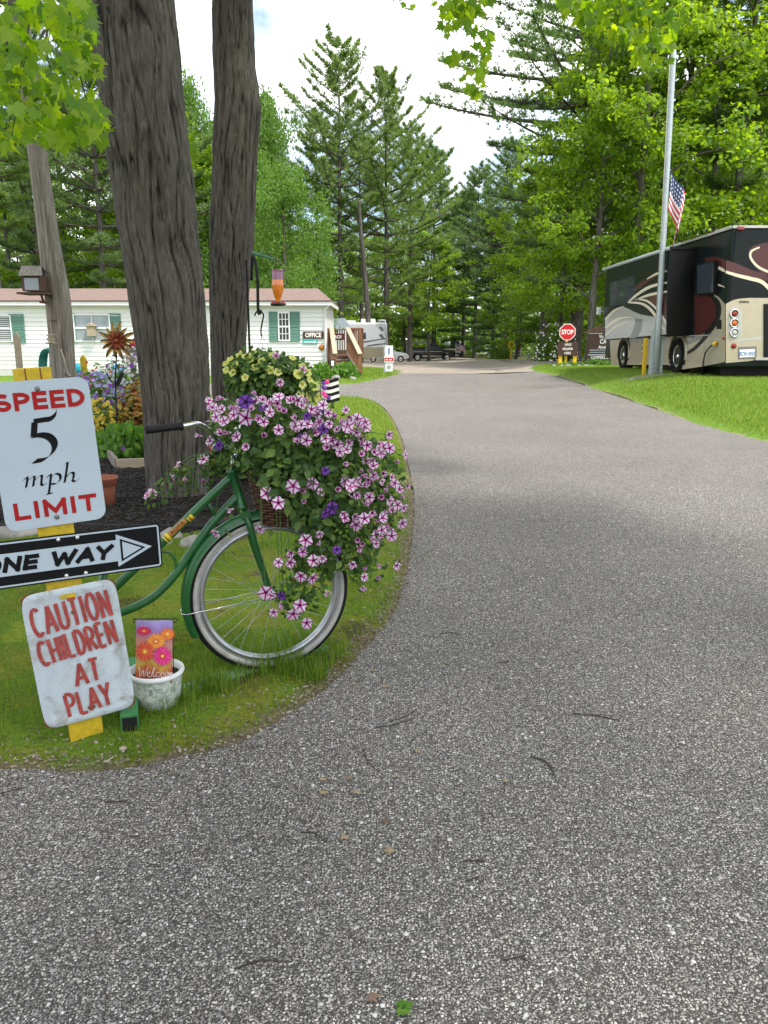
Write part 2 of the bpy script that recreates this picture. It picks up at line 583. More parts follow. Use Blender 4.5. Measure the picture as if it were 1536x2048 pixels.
MT['pine_blue'] = leafmat('blue_pine_needles', [(0.085, 0.155, 0.055), (0.135, 0.22, 0.07), (0.19, 0.28, 0.08)], 0.45, (1.4, 1.5, 0.9))
MT['yellow_paint'] = M('worn_yellow_paint', (0.52, 0.36, 0.015), 0.6, var=0.2, scale=12, bump=0.3, bscale=30, stretch=(3, 3, 0.5), dirt=(0.12, 0.085, 0.04), dirt_amt=0.30, dirt_scale=22)
MT['yellow'] = M('yellow_paint', (0.75, 0.50, 0.02), 0.5, var=0.1)
MT['sign_white'] = M('sign_sheeting', (0.42, 0.50, 0.555), 0.5, var=0.05, scale=3)
MT['sign_red'] = M('sign_red_ink', (0.34, 0.012, 0.012), 0.6, var=0.08, spec=0.2)
MT['sign_black'] = M('sign_black_ink', (0.008, 0.008, 0.009), 0.7, var=0.1, spec=0.12)
MT['caution_white'] = M('chalky_old_sign_paint', (0.47, 0.53, 0.56), 0.6, var=0.12, scale=14, bump=0.35, bscale=35, dirt=(0.27, 0.25, 0.21), dirt_amt=0.42, dirt_scale=12)
MT['caution_red'] = M('faded_red_brushwork', (0.33, 0.05, 0.04), 0.7, var=0.28, scale=45, stretch=(1, 1, 0.35), dirt=(0.47, 0.30, 0.28), dirt_amt=0.34, dirt_scale=50)
MT['rust'] = M('rust', (0.16, 0.06, 0.03), 0.9, var=0.4, scale=40)
MT['bolt'] = M('bolt_steel', (0.22, 0.2, 0.18), 0.5, 0.8, var=0.3, scale=60)
MT['rivet'] = M('bright_rivet', (0.7, 0.7, 0.7), 0.35, 0.5)
MT['green_paint'] = M('bicycle_green_enamel', (0.014, 0.105, 0.024), 0.32, var=0.22, scale=9, spec=0.5, coat=0.2, dirt=(0.03, 0.07, 0.03), dirt_amt=0.30, dirt_scale=26)
MT['green_stand'] = M('stand_green_paint', (0.035, 0.19, 0.055), 0.5, var=0.2, scale=14, dirt=(0.06, 0.07, 0.03), dirt_amt=0.25, dirt_scale=18)
MT['green_board'] = M('faded_green_board', (0.17, 0.33, 0.17), 0.8, var=0.25, scale=12, dirt=(0.09, 0.12, 0.05), dirt_amt=0.4)
MT['black'] = M('black_plastic', (0.009, 0.009, 0.010), 0.6, var=0.15, spec=0.25)
MT['rubber'] = M('tyre_rubber', (0.013, 0.013, 0.013), 0.85, var=0.2, scale=20, bump=0.3, bscale=90, spec=0.2)
MT['whitewall'] = M('dirty_whitewall', (0.45, 0.44, 0.40), 0.7, var=0.15, scale=14, dirt=(0.24, 0.22, 0.18), dirt_amt=0.40, dirt_scale=14)
MT['chrome'] = M('chrome', (0.72, 0.72, 0.72), 0.16, 1.0, var=0.05)
MT['steel'] = M('dull_steel', (0.45, 0.46, 0.47), 0.4, 0.9, var=0.15, scale=20)
MT['galv'] = M('galvanised_steel', (0.40, 0.45, 0.46), 0.55, 0.35, var=0.12, scale=10)
MT['wicker'] = M('wicker', (0.085, 0.040, 0.022), 0.6, var=0.4, scale=40)
MT['petunia_leaf'] = leafmat('petunia_leaves', [(0.03, 0.075, 0.016), (0.05, 0.115, 0.022), (0.085, 0.16, 0.03), (0.15, 0.23, 0.045)], 0.32)
MT['petunia_white'] = leafmat('petunia_white', [(0.68, 0.55, 0.68), (0.80, 0.72, 0.80)], 0.30, (1.0, 1.0, 1.0), 0.02)
MT['petunia_stripe'] = leafmat('petunia_magenta', [(0.36, 0.015, 0.20), (0.46, 0.03, 0.27)], 0.30, (1.2, 0.9, 1.2), 0.02)
MT['petunia_purple'] = leafmat('petunia_purple', [(0.13, 0.03, 0.30), (0.22, 0.07, 0.42)], 0.25, (1.1, 0.9, 1.2), 0.02)
MT['petunia_dark'] = leafmat('petunia_throat', [(0.025, 0.008, 0.05), (0.04, 0.01, 0.08)], 0.1, (1, 1, 1), 0.02)
MT['petunia_yellow'] = leafmat('petunia_yellow', [(0.55, 0.60, 0.16), (0.68, 0.70, 0.28)], 0.30, (1.1, 1.1, 0.8), 0.02)
MT['petunia_yellow2'] = leafmat('petunia_yellow_star', [(0.52, 0.50, 0.07), (0.60, 0.56, 0.10)], 0.30, (1.1, 1.1, 0.8), 0.02)
MT['stem'] = M('green_stem', (0.10, 0.17, 0.05), 0.6)
MT['terracotta'] = M('terracotta', (0.27, 0.085, 0.045), 0.75, var=0.15, scale=10)
MT['pot_white'] = M('speckled_white_pot', (0.60, 0.62, 0.58), 0.5, var=0.06, dirt=(0.20, 0.26, 0.18), dirt_amt=0.50, dirt_scale=55)
MT['pot_rim'] = M('white_pot_rim', (0.68, 0.69, 0.67), 0.45, var=0.08)
MT['pot_soil'] = groundmat('potting_soil', [(0.3, (0.015, 0.012, 0.010)), (0.7, (0.05, 0.04, 0.03))], 14, 90)
MT['plank'] = M('pale_plank', (0.38, 0.31, 0.22), 0.8, var=0.2, scale=8, stretch=(0.6, 6, 6))
MT['stone'] = M('fieldstone', (0.25, 0.235, 0.215), 0.85, var=0.3, scale=9, bump=0.5, bscale=18, bdist=0.02)
MT['siding'] = M('cream_vinyl_siding', (0.76, 0.75, 0.73), 0.55, var=0.03, scale=2)
MT['skirting'] = M('grey_skirting', (0.55, 0.55, 0.53), 0.6, var=0.06)
MT['trim_white'] = M('white_trim', (0.78, 0.78, 0.77), 0.5, var=0.03)
MT['shutter'] = M('sage_shutter', (0.11, 0.235, 0.185), 0.6, var=0.07)
MT['shingle'] = M('brown_shingles', (0.20, 0.135, 0.11), 0.9, var=0.25, scale=5, bump=0.4, bscale=12, bdist=0.02, stretch=(1, 3, 3), dirt=(0.15, 0.12, 0.105), dirt_amt=0.45, dirt_scale=3)
MT['fascia'] = M('dark_roof_edge', (0.10, 0.07, 0.055), 0.7)
MT['glass'] = glassmat('window_glass', (0.035, 0.045, 0.055))
MT['glass_pale'] = M('curtained_glass', (0.30, 0.34, 0.37), 0.12, var=0.2, scale=2, spec=0.8)
MT['blind'] = M('window_blind', (0.45, 0.46, 0.46), 0.6, var=0.1)
MT['deck'] = M('stained_deck_wood', (0.22, 0.105, 0.05), 0.7, var=0.25, scale=6, stretch=(3, 3, 1))
MT['deck_dark'] = M('dark_deck_wood', (0.10, 0.055, 0.035), 0.75, var=0.25, scale=6)
MT['step'] = M('grey_step_wood', (0.30, 0.25, 0.20), 0.8, var=0.2, scale=5)
MT['brown_board'] = M('brown_sign_board', (0.060, 0.028, 0.020), 0.6, var=0.12)
MT['letter_white'] = M('white_letter_paint', (0.80, 0.78, 0.74), 0.5, var=0.04)
MT['teal'] = M('teal_sign_paint', (0.02, 0.42, 0.38), 0.5, var=0.06)
MT['stop_red'] = M('stop_red', (0.55, 0.012, 0.02), 0.4, var=0.05)
MT['rv_dark'] = M('black_green_gelcoat', (0.007, 0.011, 0.011), 0.22, var=0.1, spec=0.16, coat=0.03)
MT['rv_black'] = M('matt_black_panel', (0.006, 0.006, 0.006), 0.35, var=0.1, spec=0.3)
MT['rv_maroon'] = M('maroon_gelcoat', (0.075, 0.020, 0.018), 0.16, var=0.08, spec=0.3, coat=0.1)
MT['rv_beige'] = M('champagne_gelcoat', (0.44, 0.38, 0.27), 0.22, 0.15, var=0.05, spec=0.5, coat=0.4)
MT['rv_silver'] = M('silver_gelcoat', (0.44, 0.43, 0.40), 0.20, 0.2, var=0.06, spec=0.5, coat=0.4)
MT['rv_grey'] = M('grey_gelcoat', (0.16, 0.15, 0.145), 0.2, 0.1, var=0.06, spec=0.5, coat=0.4)
MT['rv_cream'] = M('cream_stripe', (0.70, 0.62, 0.47), 0.25, var=0.04, coat=0.3)
MT['white_gel'] = M('white_gelcoat', (0.72, 0.74, 0.75), 0.3, var=0.04, coat=0.2)
MT['lamp_red'] = M('red_lens', (0.25, 0.015, 0.012), 0.15, var=0.1, coat=0.5)
MT['lamp_amber'] = M('amber_lens', (0.55, 0.13, 0.02), 0.15, var=0.1, coat=0.5)
MT['lamp_clear'] = M('clear_lens', (0.42, 0.42, 0.40), 0.15, var=0.2, coat=0.5)
MT['plate_blue'] = M('plate_blue', (0.08, 0.20, 0.48), 0.4)
MT['car_black'] = M('black_car_paint', (0.010, 0.010, 0.012), 0.15, var=0.1, coat=0.6)
MT['car_silver'] = M('silver_car_paint', (0.40, 0.43, 0.45), 0.25, 0.5, var=0.05, coat=0.4)
MT['tan_lower'] = M('tan_lower_panel', (0.36, 0.31, 0.20), 0.4, var=0.08)
MT['blue_tarp'] = M('blue_grey_awning', (0.38, 0.45, 0.50), 0.5, var=0.1)
MT['orange_liquid'] = M('orange_nectar', (0.72, 0.19, 0.012), 0.12, var=0.08, spec=0.7, coat=0.5)
MT['purple_glass'] = M('purple_glass', (0.20, 0.03, 0.10), 0.12, var=0.2, spec=0.7, coat=0.5)
MT['petal_red'] = leafmat('red_bloom', [(0.55, 0.05, 0.05), (0.65, 0.12, 0.10)], 0.2, (1, 1, 1), 0.02)
MT['cyan'] = M('cyan_ball', (0.02, 0.45, 0.55), 0.35)
MT['blue'] = M('blue_ball', (0.05, 0.28, 0.65), 0.35)
MT['red'] = M('red_paint', (0.5, 0.03, 0.03), 0.5)
MT['hose'] = M('teal_hose', (0.03, 0.22, 0.19), 0.5)
MT['rope'] = M('pale_rope', (0.42, 0.38, 0.30), 0.9)
MT['dry_leaf'] = leafmat('dry_leaf', [(0.30, 0.22, 0.12), (0.36, 0.29, 0.19), (0.18, 0.10, 0.07)], 0.2, (1, 1, 1), 0.03)
MT['pebble'] = leafmat('pebble', [(0.15, 0.145, 0.14), (0.28, 0.27, 0.26), (0.45, 0.435, 0.41), (0.62, 0.60, 0.57)], 0.0, (1, 1, 1), 0.02)
MT['gravel_far'] = MT['pebble']
# ---------------------------------------------------------------- ground, road, lawns
def resample(pts, step, jit=0.0, sd=1):
    r_ = random.Random(sd)
    P = [Vector((p[0], p[1], 0)) for p in pts]
    out = []
    n = len(P)
    for i in range(n):
        a, b = P[i], P[(i + 1) % n]
        st = step if max(a.y, b.y) < 12 and abs(a.x) < 12 and abs(b.x) < 12 else step * 4
        k = max(1, int((b - a).length / st))
        for j in range(k):
            p = a.lerp(b, j / k)
            q = (r_.random() - 0.5) * jit * (1 if p.y < 12 else 2)
            out.append((p.x + q, p.y + (r_.random() - 0.5) * jit))
    return out
def curve2(pts, n=6):
    return [(p.x, p.y) for p in bez([(a[0], a[1], 0) for a in pts], n)]
def sheet(name, poly, bands, off, mat, kind='structure', lift=None, edge_w=0.35, label=None):
    pts = list(poly)
    nb = len(pts)
    xs = [p[0] for p in poly]; ys = [p[1] for p in poly]
    allp = []
    for y0, y1, sp in bands:
        y0, y1 = max(y0, min(ys)), min(y1, max(ys))
        if y1 <= y0: continue
        gx = np.arange(min(xs), max(xs), sp); gy = np.arange(y0, y1, sp)
        if len(gx) == 0 or len(gy) == 0: continue
        X, Y = np.meshgrid(gx, gy)
        P = np.stack([X.ravel(), Y.ravel()], 1) + rng.uniform(-0.2, 0.2, (X.size, 2)) * sp
        P = P[inpoly(P, poly)]
        if len(P) == 0: continue
        P = P[polydist(P, poly) > sp * 0.35]
        allp.append(P)
    inner = np.concatenate(allp) if allp else np.zeros((0, 2))
    vc = [Vector(p) for p in pts] + [Vector((float(a), float(b))) for a, b in inner]
    res = geometry.delaunay_2d_cdt(vc, [], [list(range(nb))], 1, 1e-6)
    V2 = np.array([(v.x, v.y) for v in res[0]])
    Fc = np.array([f for f in res[2] if len(f) == 3])
    a, b, c = V2[Fc[:, 0]], V2[Fc[:, 1]], V2[Fc[:, 2]]
    cr = (b[:, 0] - a[:, 0]) * (c[:, 1] - a[:, 1]) - (b[:, 1] - a[:, 1]) * (c[:, 0] - a[:, 0])
    Fc[cr < 0] = Fc[cr < 0][:, [0, 2, 1]]
    d = polydist(V2, poly)
    z = tz(V2[:, 0], V2[:, 1]) + off
    if lift is not None:
        z = z + lift(V2, d)
    me = np_mesh(name, np.column_stack([V2, z]), Fc, mat, smooth=True)
    at_ = me.attributes.new('edge', 'FLOAT', 'POINT')
    at_.data.foreach_set('value', np.clip(d / edge_w, 0, 1).astype(np.float32))
    o = link_mesh(name, me)
    tag(o, label, None, None, kind)
    return o

# the ground: one sheet to the horizon
gx = np.concatenate([np.linspace(-700, -60, 9), np.linspace(-50, -12, 16), np.arange(-11, 16.1, 0.5), np.linspace(20, 60, 16), np.linspace(80, 700, 9)])
gy = np.concatenate([np.linspace(-60, -6, 6), np.arange(-4, 45.1, 0.5), np.linspace(48, 120, 30), np.linspace(150, 1200, 9)])
GX, GY = np.meshgrid(gx, gy)
GZ = tz(GX, GY) - 0.012
nx, ny = len(gx), len(gy)
ii = (np.arange(ny - 1)[:, None] * nx + np.arange(nx - 1)[None]).ravel()
ground = link_mesh('ground', np_mesh('ground', np.stack([GX.ravel(), GY.ravel(), GZ.ravel()], 1), np.stack([ii, ii + 1, ii + 1 + nx, ii + nx], 1), MT['soil'], True))
tag(ground, 'brown woodland floor under the trees', None, None, 'structure')

def g2(px, py):
    p = gnd(px, py)
    return (p.x, p.y)
isl_edge = curve2([(-14, 2.15), (-6, 2.2), (-2.5, 2.28), g2(0, 1540), g2(120, 1545), g2(240, 1540), g2(340, 1520), g2(470, 1490), g2(560, 1440), g2(650, 1380), g2(720, 1310), g2(780, 1240), g2(805, 1180), g2(822, 1100), g2(828, 1000), g2(815, 920), g2(797, 860), g2(772, 820), g2(742, 801), g2(690, 795), (-3, 19.9), (-9, 20.3), (-26, 20.8)], 5)
island = isl_edge + [(-26, 2.2)]
right_edge = curve2([(6.6, -5), (6.1, 3), (5.7, 8), g2(1536, 885), g2(1400, 850), g2(1300, 815), g2(1180, 775), g2(1100, 750), g2(1052, 738)], 5)
house_edge = curve2([(-26, 26.6), (-8, 26.3), g2(655, 769), g2(720, 766), g2(790, 751), g2(806, 743)], 5)
road_poly = [(-14, -5)] + right_edge + [(6.0, 44), (0.5, 44)] + list(reversed(house_edge)) + list(reversed(isl_edge))
island_j = resample(island, 0.08, 0.03, 3)
road = sheet('road', resample(road_poly, 0.3), [(-5, 12, 0.45), (12, 60, 1.1)], 0.004, MT['asphalt'], label='worn grey asphalt campground road with pale embedded stones')
def isl_lift(P, d):
    return -0.016 + 0.046 * ss(d / 0.25) + 0.018 * (fbm(P, 3.0, 3, 4.0) - 0.5) * ss(d / 0.4)
lawn_island = sheet('lawn_island', island_j, [(2, 5.5, 0.07), (5.5, 9, 0.15), (9, 22, 0.5)], 0.008, MT['turf_near'], lift=isl_lift, edge_w=0.35, label='mossy patchy grass verge under the bicycle')
def lawn_lift(P, d):
    return -0.02 + 0.055 * ss(d / 0.4) + 0.02 * (fbm(P, 0.8, 2, 1.0) - 0.5) * ss(d / 0.6)
right_poly = right_edge + [g2(1062, 733.5), g2(1095, 729), (9.5, 40), (16, 41), (32, 42), (32, -5)]
lawn_right = sheet('lawn_right', resample(right_poly, 0.2, 0.10, 5), [(-5, 9, 1.0), (9, 24, 0.4), (24, 45, 0.8)], 0.006, MT['turf'], lift=lawn_lift, edge_w=0.4, label='bright mown lawn beneath the motorhome')
house_poly = house_edge + [g2(775, 738), g2(735, 735), (-3, 41), (-26, 41)]
lawn_house = sheet('lawn_house', resample(house_poly, 0.3, 0.1, 6), [(20, 45, 0.7)], 0.006, MT['turf'], lift=lawn_lift, edge_w=0.7, label='grass strip in front of the office')
gravel_poly = [(-24, 36), (-6, 33), (1.5, 33.5), (6.2, 33.5), (9.5, 37), (16, 39), (45, 39), (45, 66), (12, 70), (9, 100), (-10, 100), (-30, 62)]
gravel_yard = sheet('gravel_yard', resample(gravel_poly, 0.5), [(30, 100, 1.6)], 0.015, MT['sand'], label='tan gravel turning area beyond the road')
tag(gravel_yard, None, None, None, 'structure')
mulch_poly = resample(curve2([(-7, 5.45), (-2.8, 5.42), (-1.7, 5.35), (-1.3, 5.6), (-0.95, 6.6), (-0.85, 8.2), (-1.1, 9.4), (-2.5, 10.2), (-7, 10.4)], 5), 0.15, 0.04, 8)
def mul_lift(P, d):
    return 0.07 * ss(d / 0.5) + 0.05 * (fbm(P, 5.0, 4, 2.0) - 0.4) * ss(d / 0.2)
mulch = sheet('mulch_bed', mulch_poly, [(5, 11, 0.09)], 0.03, MT['mulch'], lift=mul_lift, label='black mulch bed around the twin maple trunks')
# loose bark chips on the bed
chipV = np.array([(-.5, -.12, 0), (.5, -.16, 0), (.55, .1, 0), (-.45, .14, 0), (-.4, -.08, .1), (.4, -.1, .12), (.42, .06, .1), (-.38, .1, .11)])
chipF = np.array([(4, 5, 6, 7), (0, 1, 5, 4), (1, 2, 6, 5), (2, 3, 7, 6), (3, 0, 4, 7)])
P = rng.uniform((-4.4, 5.3), (-0.8, 9.2), (9000, 2))
P = P[inpoly(P, mulch_poly)]
zz = tz(P[:, 0], P[:, 1]) + 0.03 + mul_lift(P, polydist(P, mulch_poly)) + 0.006
nrm = np.column_stack([rng.normal(0, .35, (len(P), 2)), np.ones(len(P))])
V, Fc = scatter(chipV, chipF, np.column_stack([P, zz]), frames(nrm, rng.uniform(0, 6.28, len(P))), rng.uniform(0.02, 0.055, len(P)))
ch = link_mesh('bark_chips', np_mesh('bark_chips', V, Fc, MT['chip']))
tag(ch, 'loose dark bark chips covering the mulch bed', 'mulch', None, 'stuff')

# grass blades
def blades(P, zf, hmin, hmax, w, lean=0.45, hmul=None):
    n = len(P)
    h = rng.uniform(hmin, hmax, n) * (1 if hmul is None else hmul)
    a = rng.uniform(0, 2 * PI, n)
    ln = rng.uniform(0.05, lean, n) * h
    b = np.column_stack([P, zf])
    dx, dy = np.cos(a), np.sin(a)
    sx, sy = -dy * w, dx * w
    v0 = b + np.column_stack([-sx, -sy, np.full(n, -0.006)])
    v1 = b + np.column_stack([sx, sy, np.full(n, -0.006)])
    v2 = b + np.column_stack([dx * ln * .35 + sx * .7, dy * ln * .35 + sy * .7, h * .6])
    v3 = b + np.column_stack([dx * ln * .35 - sx * .7, dy * ln * .35 - sy * .7, h * .6])
    v4 = b + np.column_stack([dx * ln, dy * ln, h])
    V = np.stack([v0, v1, v2, v3, v4], 1).reshape(-1, 3)
    o = (np.arange(n) * 5)[:, None]
    Fq = np.concatenate([o + np.array([[0, 1, 2]]), o + np.array([[0, 2, 3]]), o + np.array([[3, 2, 4]])])
    return V, Fq
def in_isl(P):
    d = polydist(P, island)
    return inpoly(P, island), d
P = np.concatenate([rng.uniform((-3.6, 2.2), (0.35, 5.8), (150000, 2)), rng.uniform((-2.2, 5.4), (0.4, 9.0), (50000, 2))])
ok, d = in_isl(P)
P, d = P[ok], d[ok]
nz = fbm(P, 2.2, 4, 9.0) + 0.25 * (fbm(P, 7.0, 2, 3.0) - 0.5)
keep = (rng.random(len(P)) < np.clip((nz - 0.36) * 3.6, 0.04, 1)) & (rng.random(len(P)) < ss((d + 0.01) / 0.16)) & ~inpoly(P, mulch_poly)
P, d, nz = P[keep], d[keep], nz[keep]
zf = tz(P[:, 0], P[:, 1]) + 0.004 + np.maximum(isl_lift(P, d), 0)
VF = [blades(P, zf, 0.008, 0.030, 0.0013, 0.8, 0.6 + 0.9 * np.clip(nz, 0, 1))]
# longer tufts round the pot, the post, the stand and the wheel
spots = [(-0.86, 2.78, 0.16, 500, 0.10), (-0.60, 3.10, 0.18, 500, 0.11), (-0.42, 3.12, 0.12, 700, 0.13), (-1.15, 2.75, 0.2, 500, 0.08), (-0.33, 3.3, 0.16, 600, 0.11), (-1.7, 2.7, 0.4, 900, 0.09), (-0.15, 4.3, 0.2, 300, 0.08), (-2.4, 3.4, 0.6, 900, 0.08), (-0.7, 2.9, 0.1, 400, 0.10), (-0.25, 3.05, 0.07, 250, 0.10)]
for sx, sy, r_, n_, h_ in spots:
    Q = np.column_stack([rng.normal(sx, r_ * .55, n_), rng.normal(sy, r_ * .45, n_)])
    ok, dd = in_isl(Q)
    Q, dd = Q[ok & (dd > 0.05)], dd[ok & (dd > 0.05)]
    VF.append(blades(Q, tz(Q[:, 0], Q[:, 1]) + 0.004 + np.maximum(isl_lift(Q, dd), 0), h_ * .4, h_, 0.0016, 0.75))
V, Fc = cat_vf(VF)
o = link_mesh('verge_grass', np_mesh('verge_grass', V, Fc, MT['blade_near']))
tag(o, 'short uneven grass growing on the mossy verge', 'grass', None, 'stuff')
P = rng.uniform((-5, 8.5), (0.4, 20.5), (60000, 2))
ok, d = in_isl(P)
ok &= (d > 0.05) & ~inpoly(P, mulch_poly)
P, d = P[ok], d[ok]
V, Fc = blades(P, tz(P[:, 0], P[:, 1]) + 0.004 + np.maximum(isl_lift(P, d), 0), 0.03, 0.075, 0.004, 0.6)
o = link_mesh('island_grass', np_mesh('island_grass', V, Fc, MT['blade']))
tag(o, 'bright sunlit grass at the far end of the verge', 'grass', None, 'stuff')
P = np.concatenate([rng.uniform((4.8, 9), (12, 20), (90000, 2)), rng.uniform((5.4, 20), (13, 41), (60000, 2))])
ok = inpoly(P, right_poly)
P = P[ok]; d = polydist(P, right_poly)
k = (rng.random(len(P)) < ss(d / 0.5))
P, d = P[k], d[k]
V, Fc = blades(P, tz(P[:, 0], P[:, 1]) + 0.006 + lawn_lift(P, d), 0.03, 0.07, 0.006, 0.7)
o = link_mesh('lawn_grass', np_mesh('lawn_grass', V, Fc, MT['blade']))
tag(o, 'bright mown grass on the lawn by the motorhome', 'grass', None, 'stuff')
P = rng.uniform((-4, 26), (1.2, 41), (14000, 2))
ok = inpoly(P, house_poly)
P = P[ok]; d = polydist(P, house_poly)
V, Fc = blades(P, tz(P[:, 0], P[:, 1]) + 0.006 + lawn_lift(P, d), 0.03, 0.08, 0.01, 0.7)
o = link_mesh('office_grass', np_mesh('office_grass', V, Fc, MT['blade']))
tag(o, 'mown grass around the office steps', 'grass', None, 'stuff')

# pale stones standing proud of the tar, and grit along the verge
ico = [(0, 0, .5), (.5, 0, .12), (.16, .47, .12), (-.4, .3, .12), (-.4, -.3, .12), (.16, -.47, .12), (.5, 0, -.2), (.16, .47, -.2), (-.4, .3, -.2), (-.4, -.3, -.2), (.16, -.47, -.2)]
icoF = [(0, 1, 2), (0, 2, 3), (0, 3, 4), (0, 4, 5), (0, 5, 1)] + [f for k in range(5) for f in ((1 + k, 6 + k, 6 + (k + 1) % 5), (1 + k, 6 + (k + 1) % 5, 1 + (k + 1) % 5))]
P = np.concatenate([np.column_stack([rng.uniform(-1.7, 1.9, 15000), 1.25 + 3.4 * rng.random(15000) ** 1.6]), rng.uniform((-0.5, 4.0), (3.5, 7.5), (9000, 2))])
ok = ~inpoly(P, island)
P = P[ok]
s_ = 0.003 + 0.0085 * rng.random(len(P)) ** 3.5
nr = np.column_stack([rng.normal(0, .18, (len(P), 2)), np.ones(len(P))])
S3 = np.column_stack([s_ * rng.uniform(.8, 1.5, len(P)), s_ * rng.uniform(.8, 1.3, len(P)), s_ * .7])
V, Fc = scatter(ico, icoF, np.column_stack([P, tz(P[:, 0], P[:, 1]) + 0.004]), frames(nr, rng.uniform(0, 6.28, len(P))), S3)
o = link_mesh('road_aggregate', np_mesh('road_aggregate', V, Fc, MT['pebble'], True))
tag(o, 'pale pebbles embedded in the worn asphalt', 'pebbles', None, 'stuff')
P = rng.uniform((-3, 2.1), (0.6, 8), (200000, 2))
d = polydist(P, island)
ok = inpoly(P, island)
w_ = np.where(ok, np.exp(-(d / 0.16) ** 2), .4 * np.exp(-(d / 0.09) ** 2))
P = P[rng.random(len(P)) < w_ * 0.55]
ok = inpoly(P, island); d = polydist(P, island)
zf = np.where(ok, np.maximum(isl_lift(P, d), 0), 0) + tz(P[:, 0], P[:, 1]) + 0.008
nr = np.column_stack([rng.normal(0, .5, (len(P), 2)), np.ones(len(P))])
s_ = .004 + .012 * rng.random(len(P)) ** 2
S3 = np.column_stack([s_ * rng.uniform(.8, 2.2, len(P)), s_ * rng.uniform(.4, .9, len(P)), s_ * .35])
V, Fc = scatter(ico, icoF, np.column_stack([P, zf]), frames(nr, rng.uniform(0, 6.28, len(P))), S3)
MT['litter'] = leafmat('verge_litter', [(0.08, 0.06, 0.04), (0.20, 0.16, 0.10), (0.42, 0.37, 0.27), (0.13, 0.10, 0.07), (0.30, 0.27, 0.22)], 0.05, (1, 1, 1), 0.02)
o = link_mesh('verge_litter', np_mesh('verge_litter', V, Fc, MT['litter'], True))
tag(o, 'grit and seed husks along the verge edge', 'litter', None, 'stuff')
# ---------------------------------------------------------------- lettering
def text_mesh(body, size=1.0, bold=0.0, shear=0.0, sx=1.0, ext=0.0, spacing=1.0):
    cu = bpy.data.curves.new('lettering', 'FONT')
    cu.body = body
    cu.size = size
    cu.offset = bold
    cu.shear = shear
    cu.extrude = ext
    cu.space_character = spacing
    cu.align_x = 'CENTER'; cu.align_y = 'CENTER'
    cu.resolution_u = 3
    ob = bpy.data.objects.new('lettering', cu)
    COL.objects.link(ob)
    dg = bpy.context.evaluated_depsgraph_get()
    me = bpy.data.meshes.new_from_object(ob.evaluated_get(dg))
    bpy.data.objects.remove(ob)
    me.transform(Matrix.Diagonal((sx, 1, 1, 1)))
    return me
def text(body, mat, parent, Mx, w, h, bold=0.0, shear=0.0, name='lettering', world=False, spacing=1.0, ext=0.0006):
    """lettering scaled to fit w x h, laid in the XY plane of Mx"""
    me = text_mesh(body, 1.0, bold, shear, spacing=spacing)
    xs = [v.co.x for v in me.vertices]; ys = [v.co.y for v in me.vertices]
    cx, cy = (min(xs) + max(xs)) / 2, (min(ys) + max(ys)) / 2
    me.transform(Matrix.Diagonal((w / (max(xs) - min(xs)), h / (max(ys) - min(ys)), 1, 1)) @ Matrix.Translation((-cx, -cy, 0)))
    me.transform(Mx)
    me.materials.clear(); me.materials.append(mat)
    o = link_mesh(name, me, parent, world)
    return o
def arc(cx, cy, rx, ry, a0, a1, n=14):
    return [(cx + rx * math.cos(R(a0 + (a1 - a0) * i / n)), cy + ry * math.sin(R(a0 + (a1 - a0) * i / n))) for i in range(n + 1)]
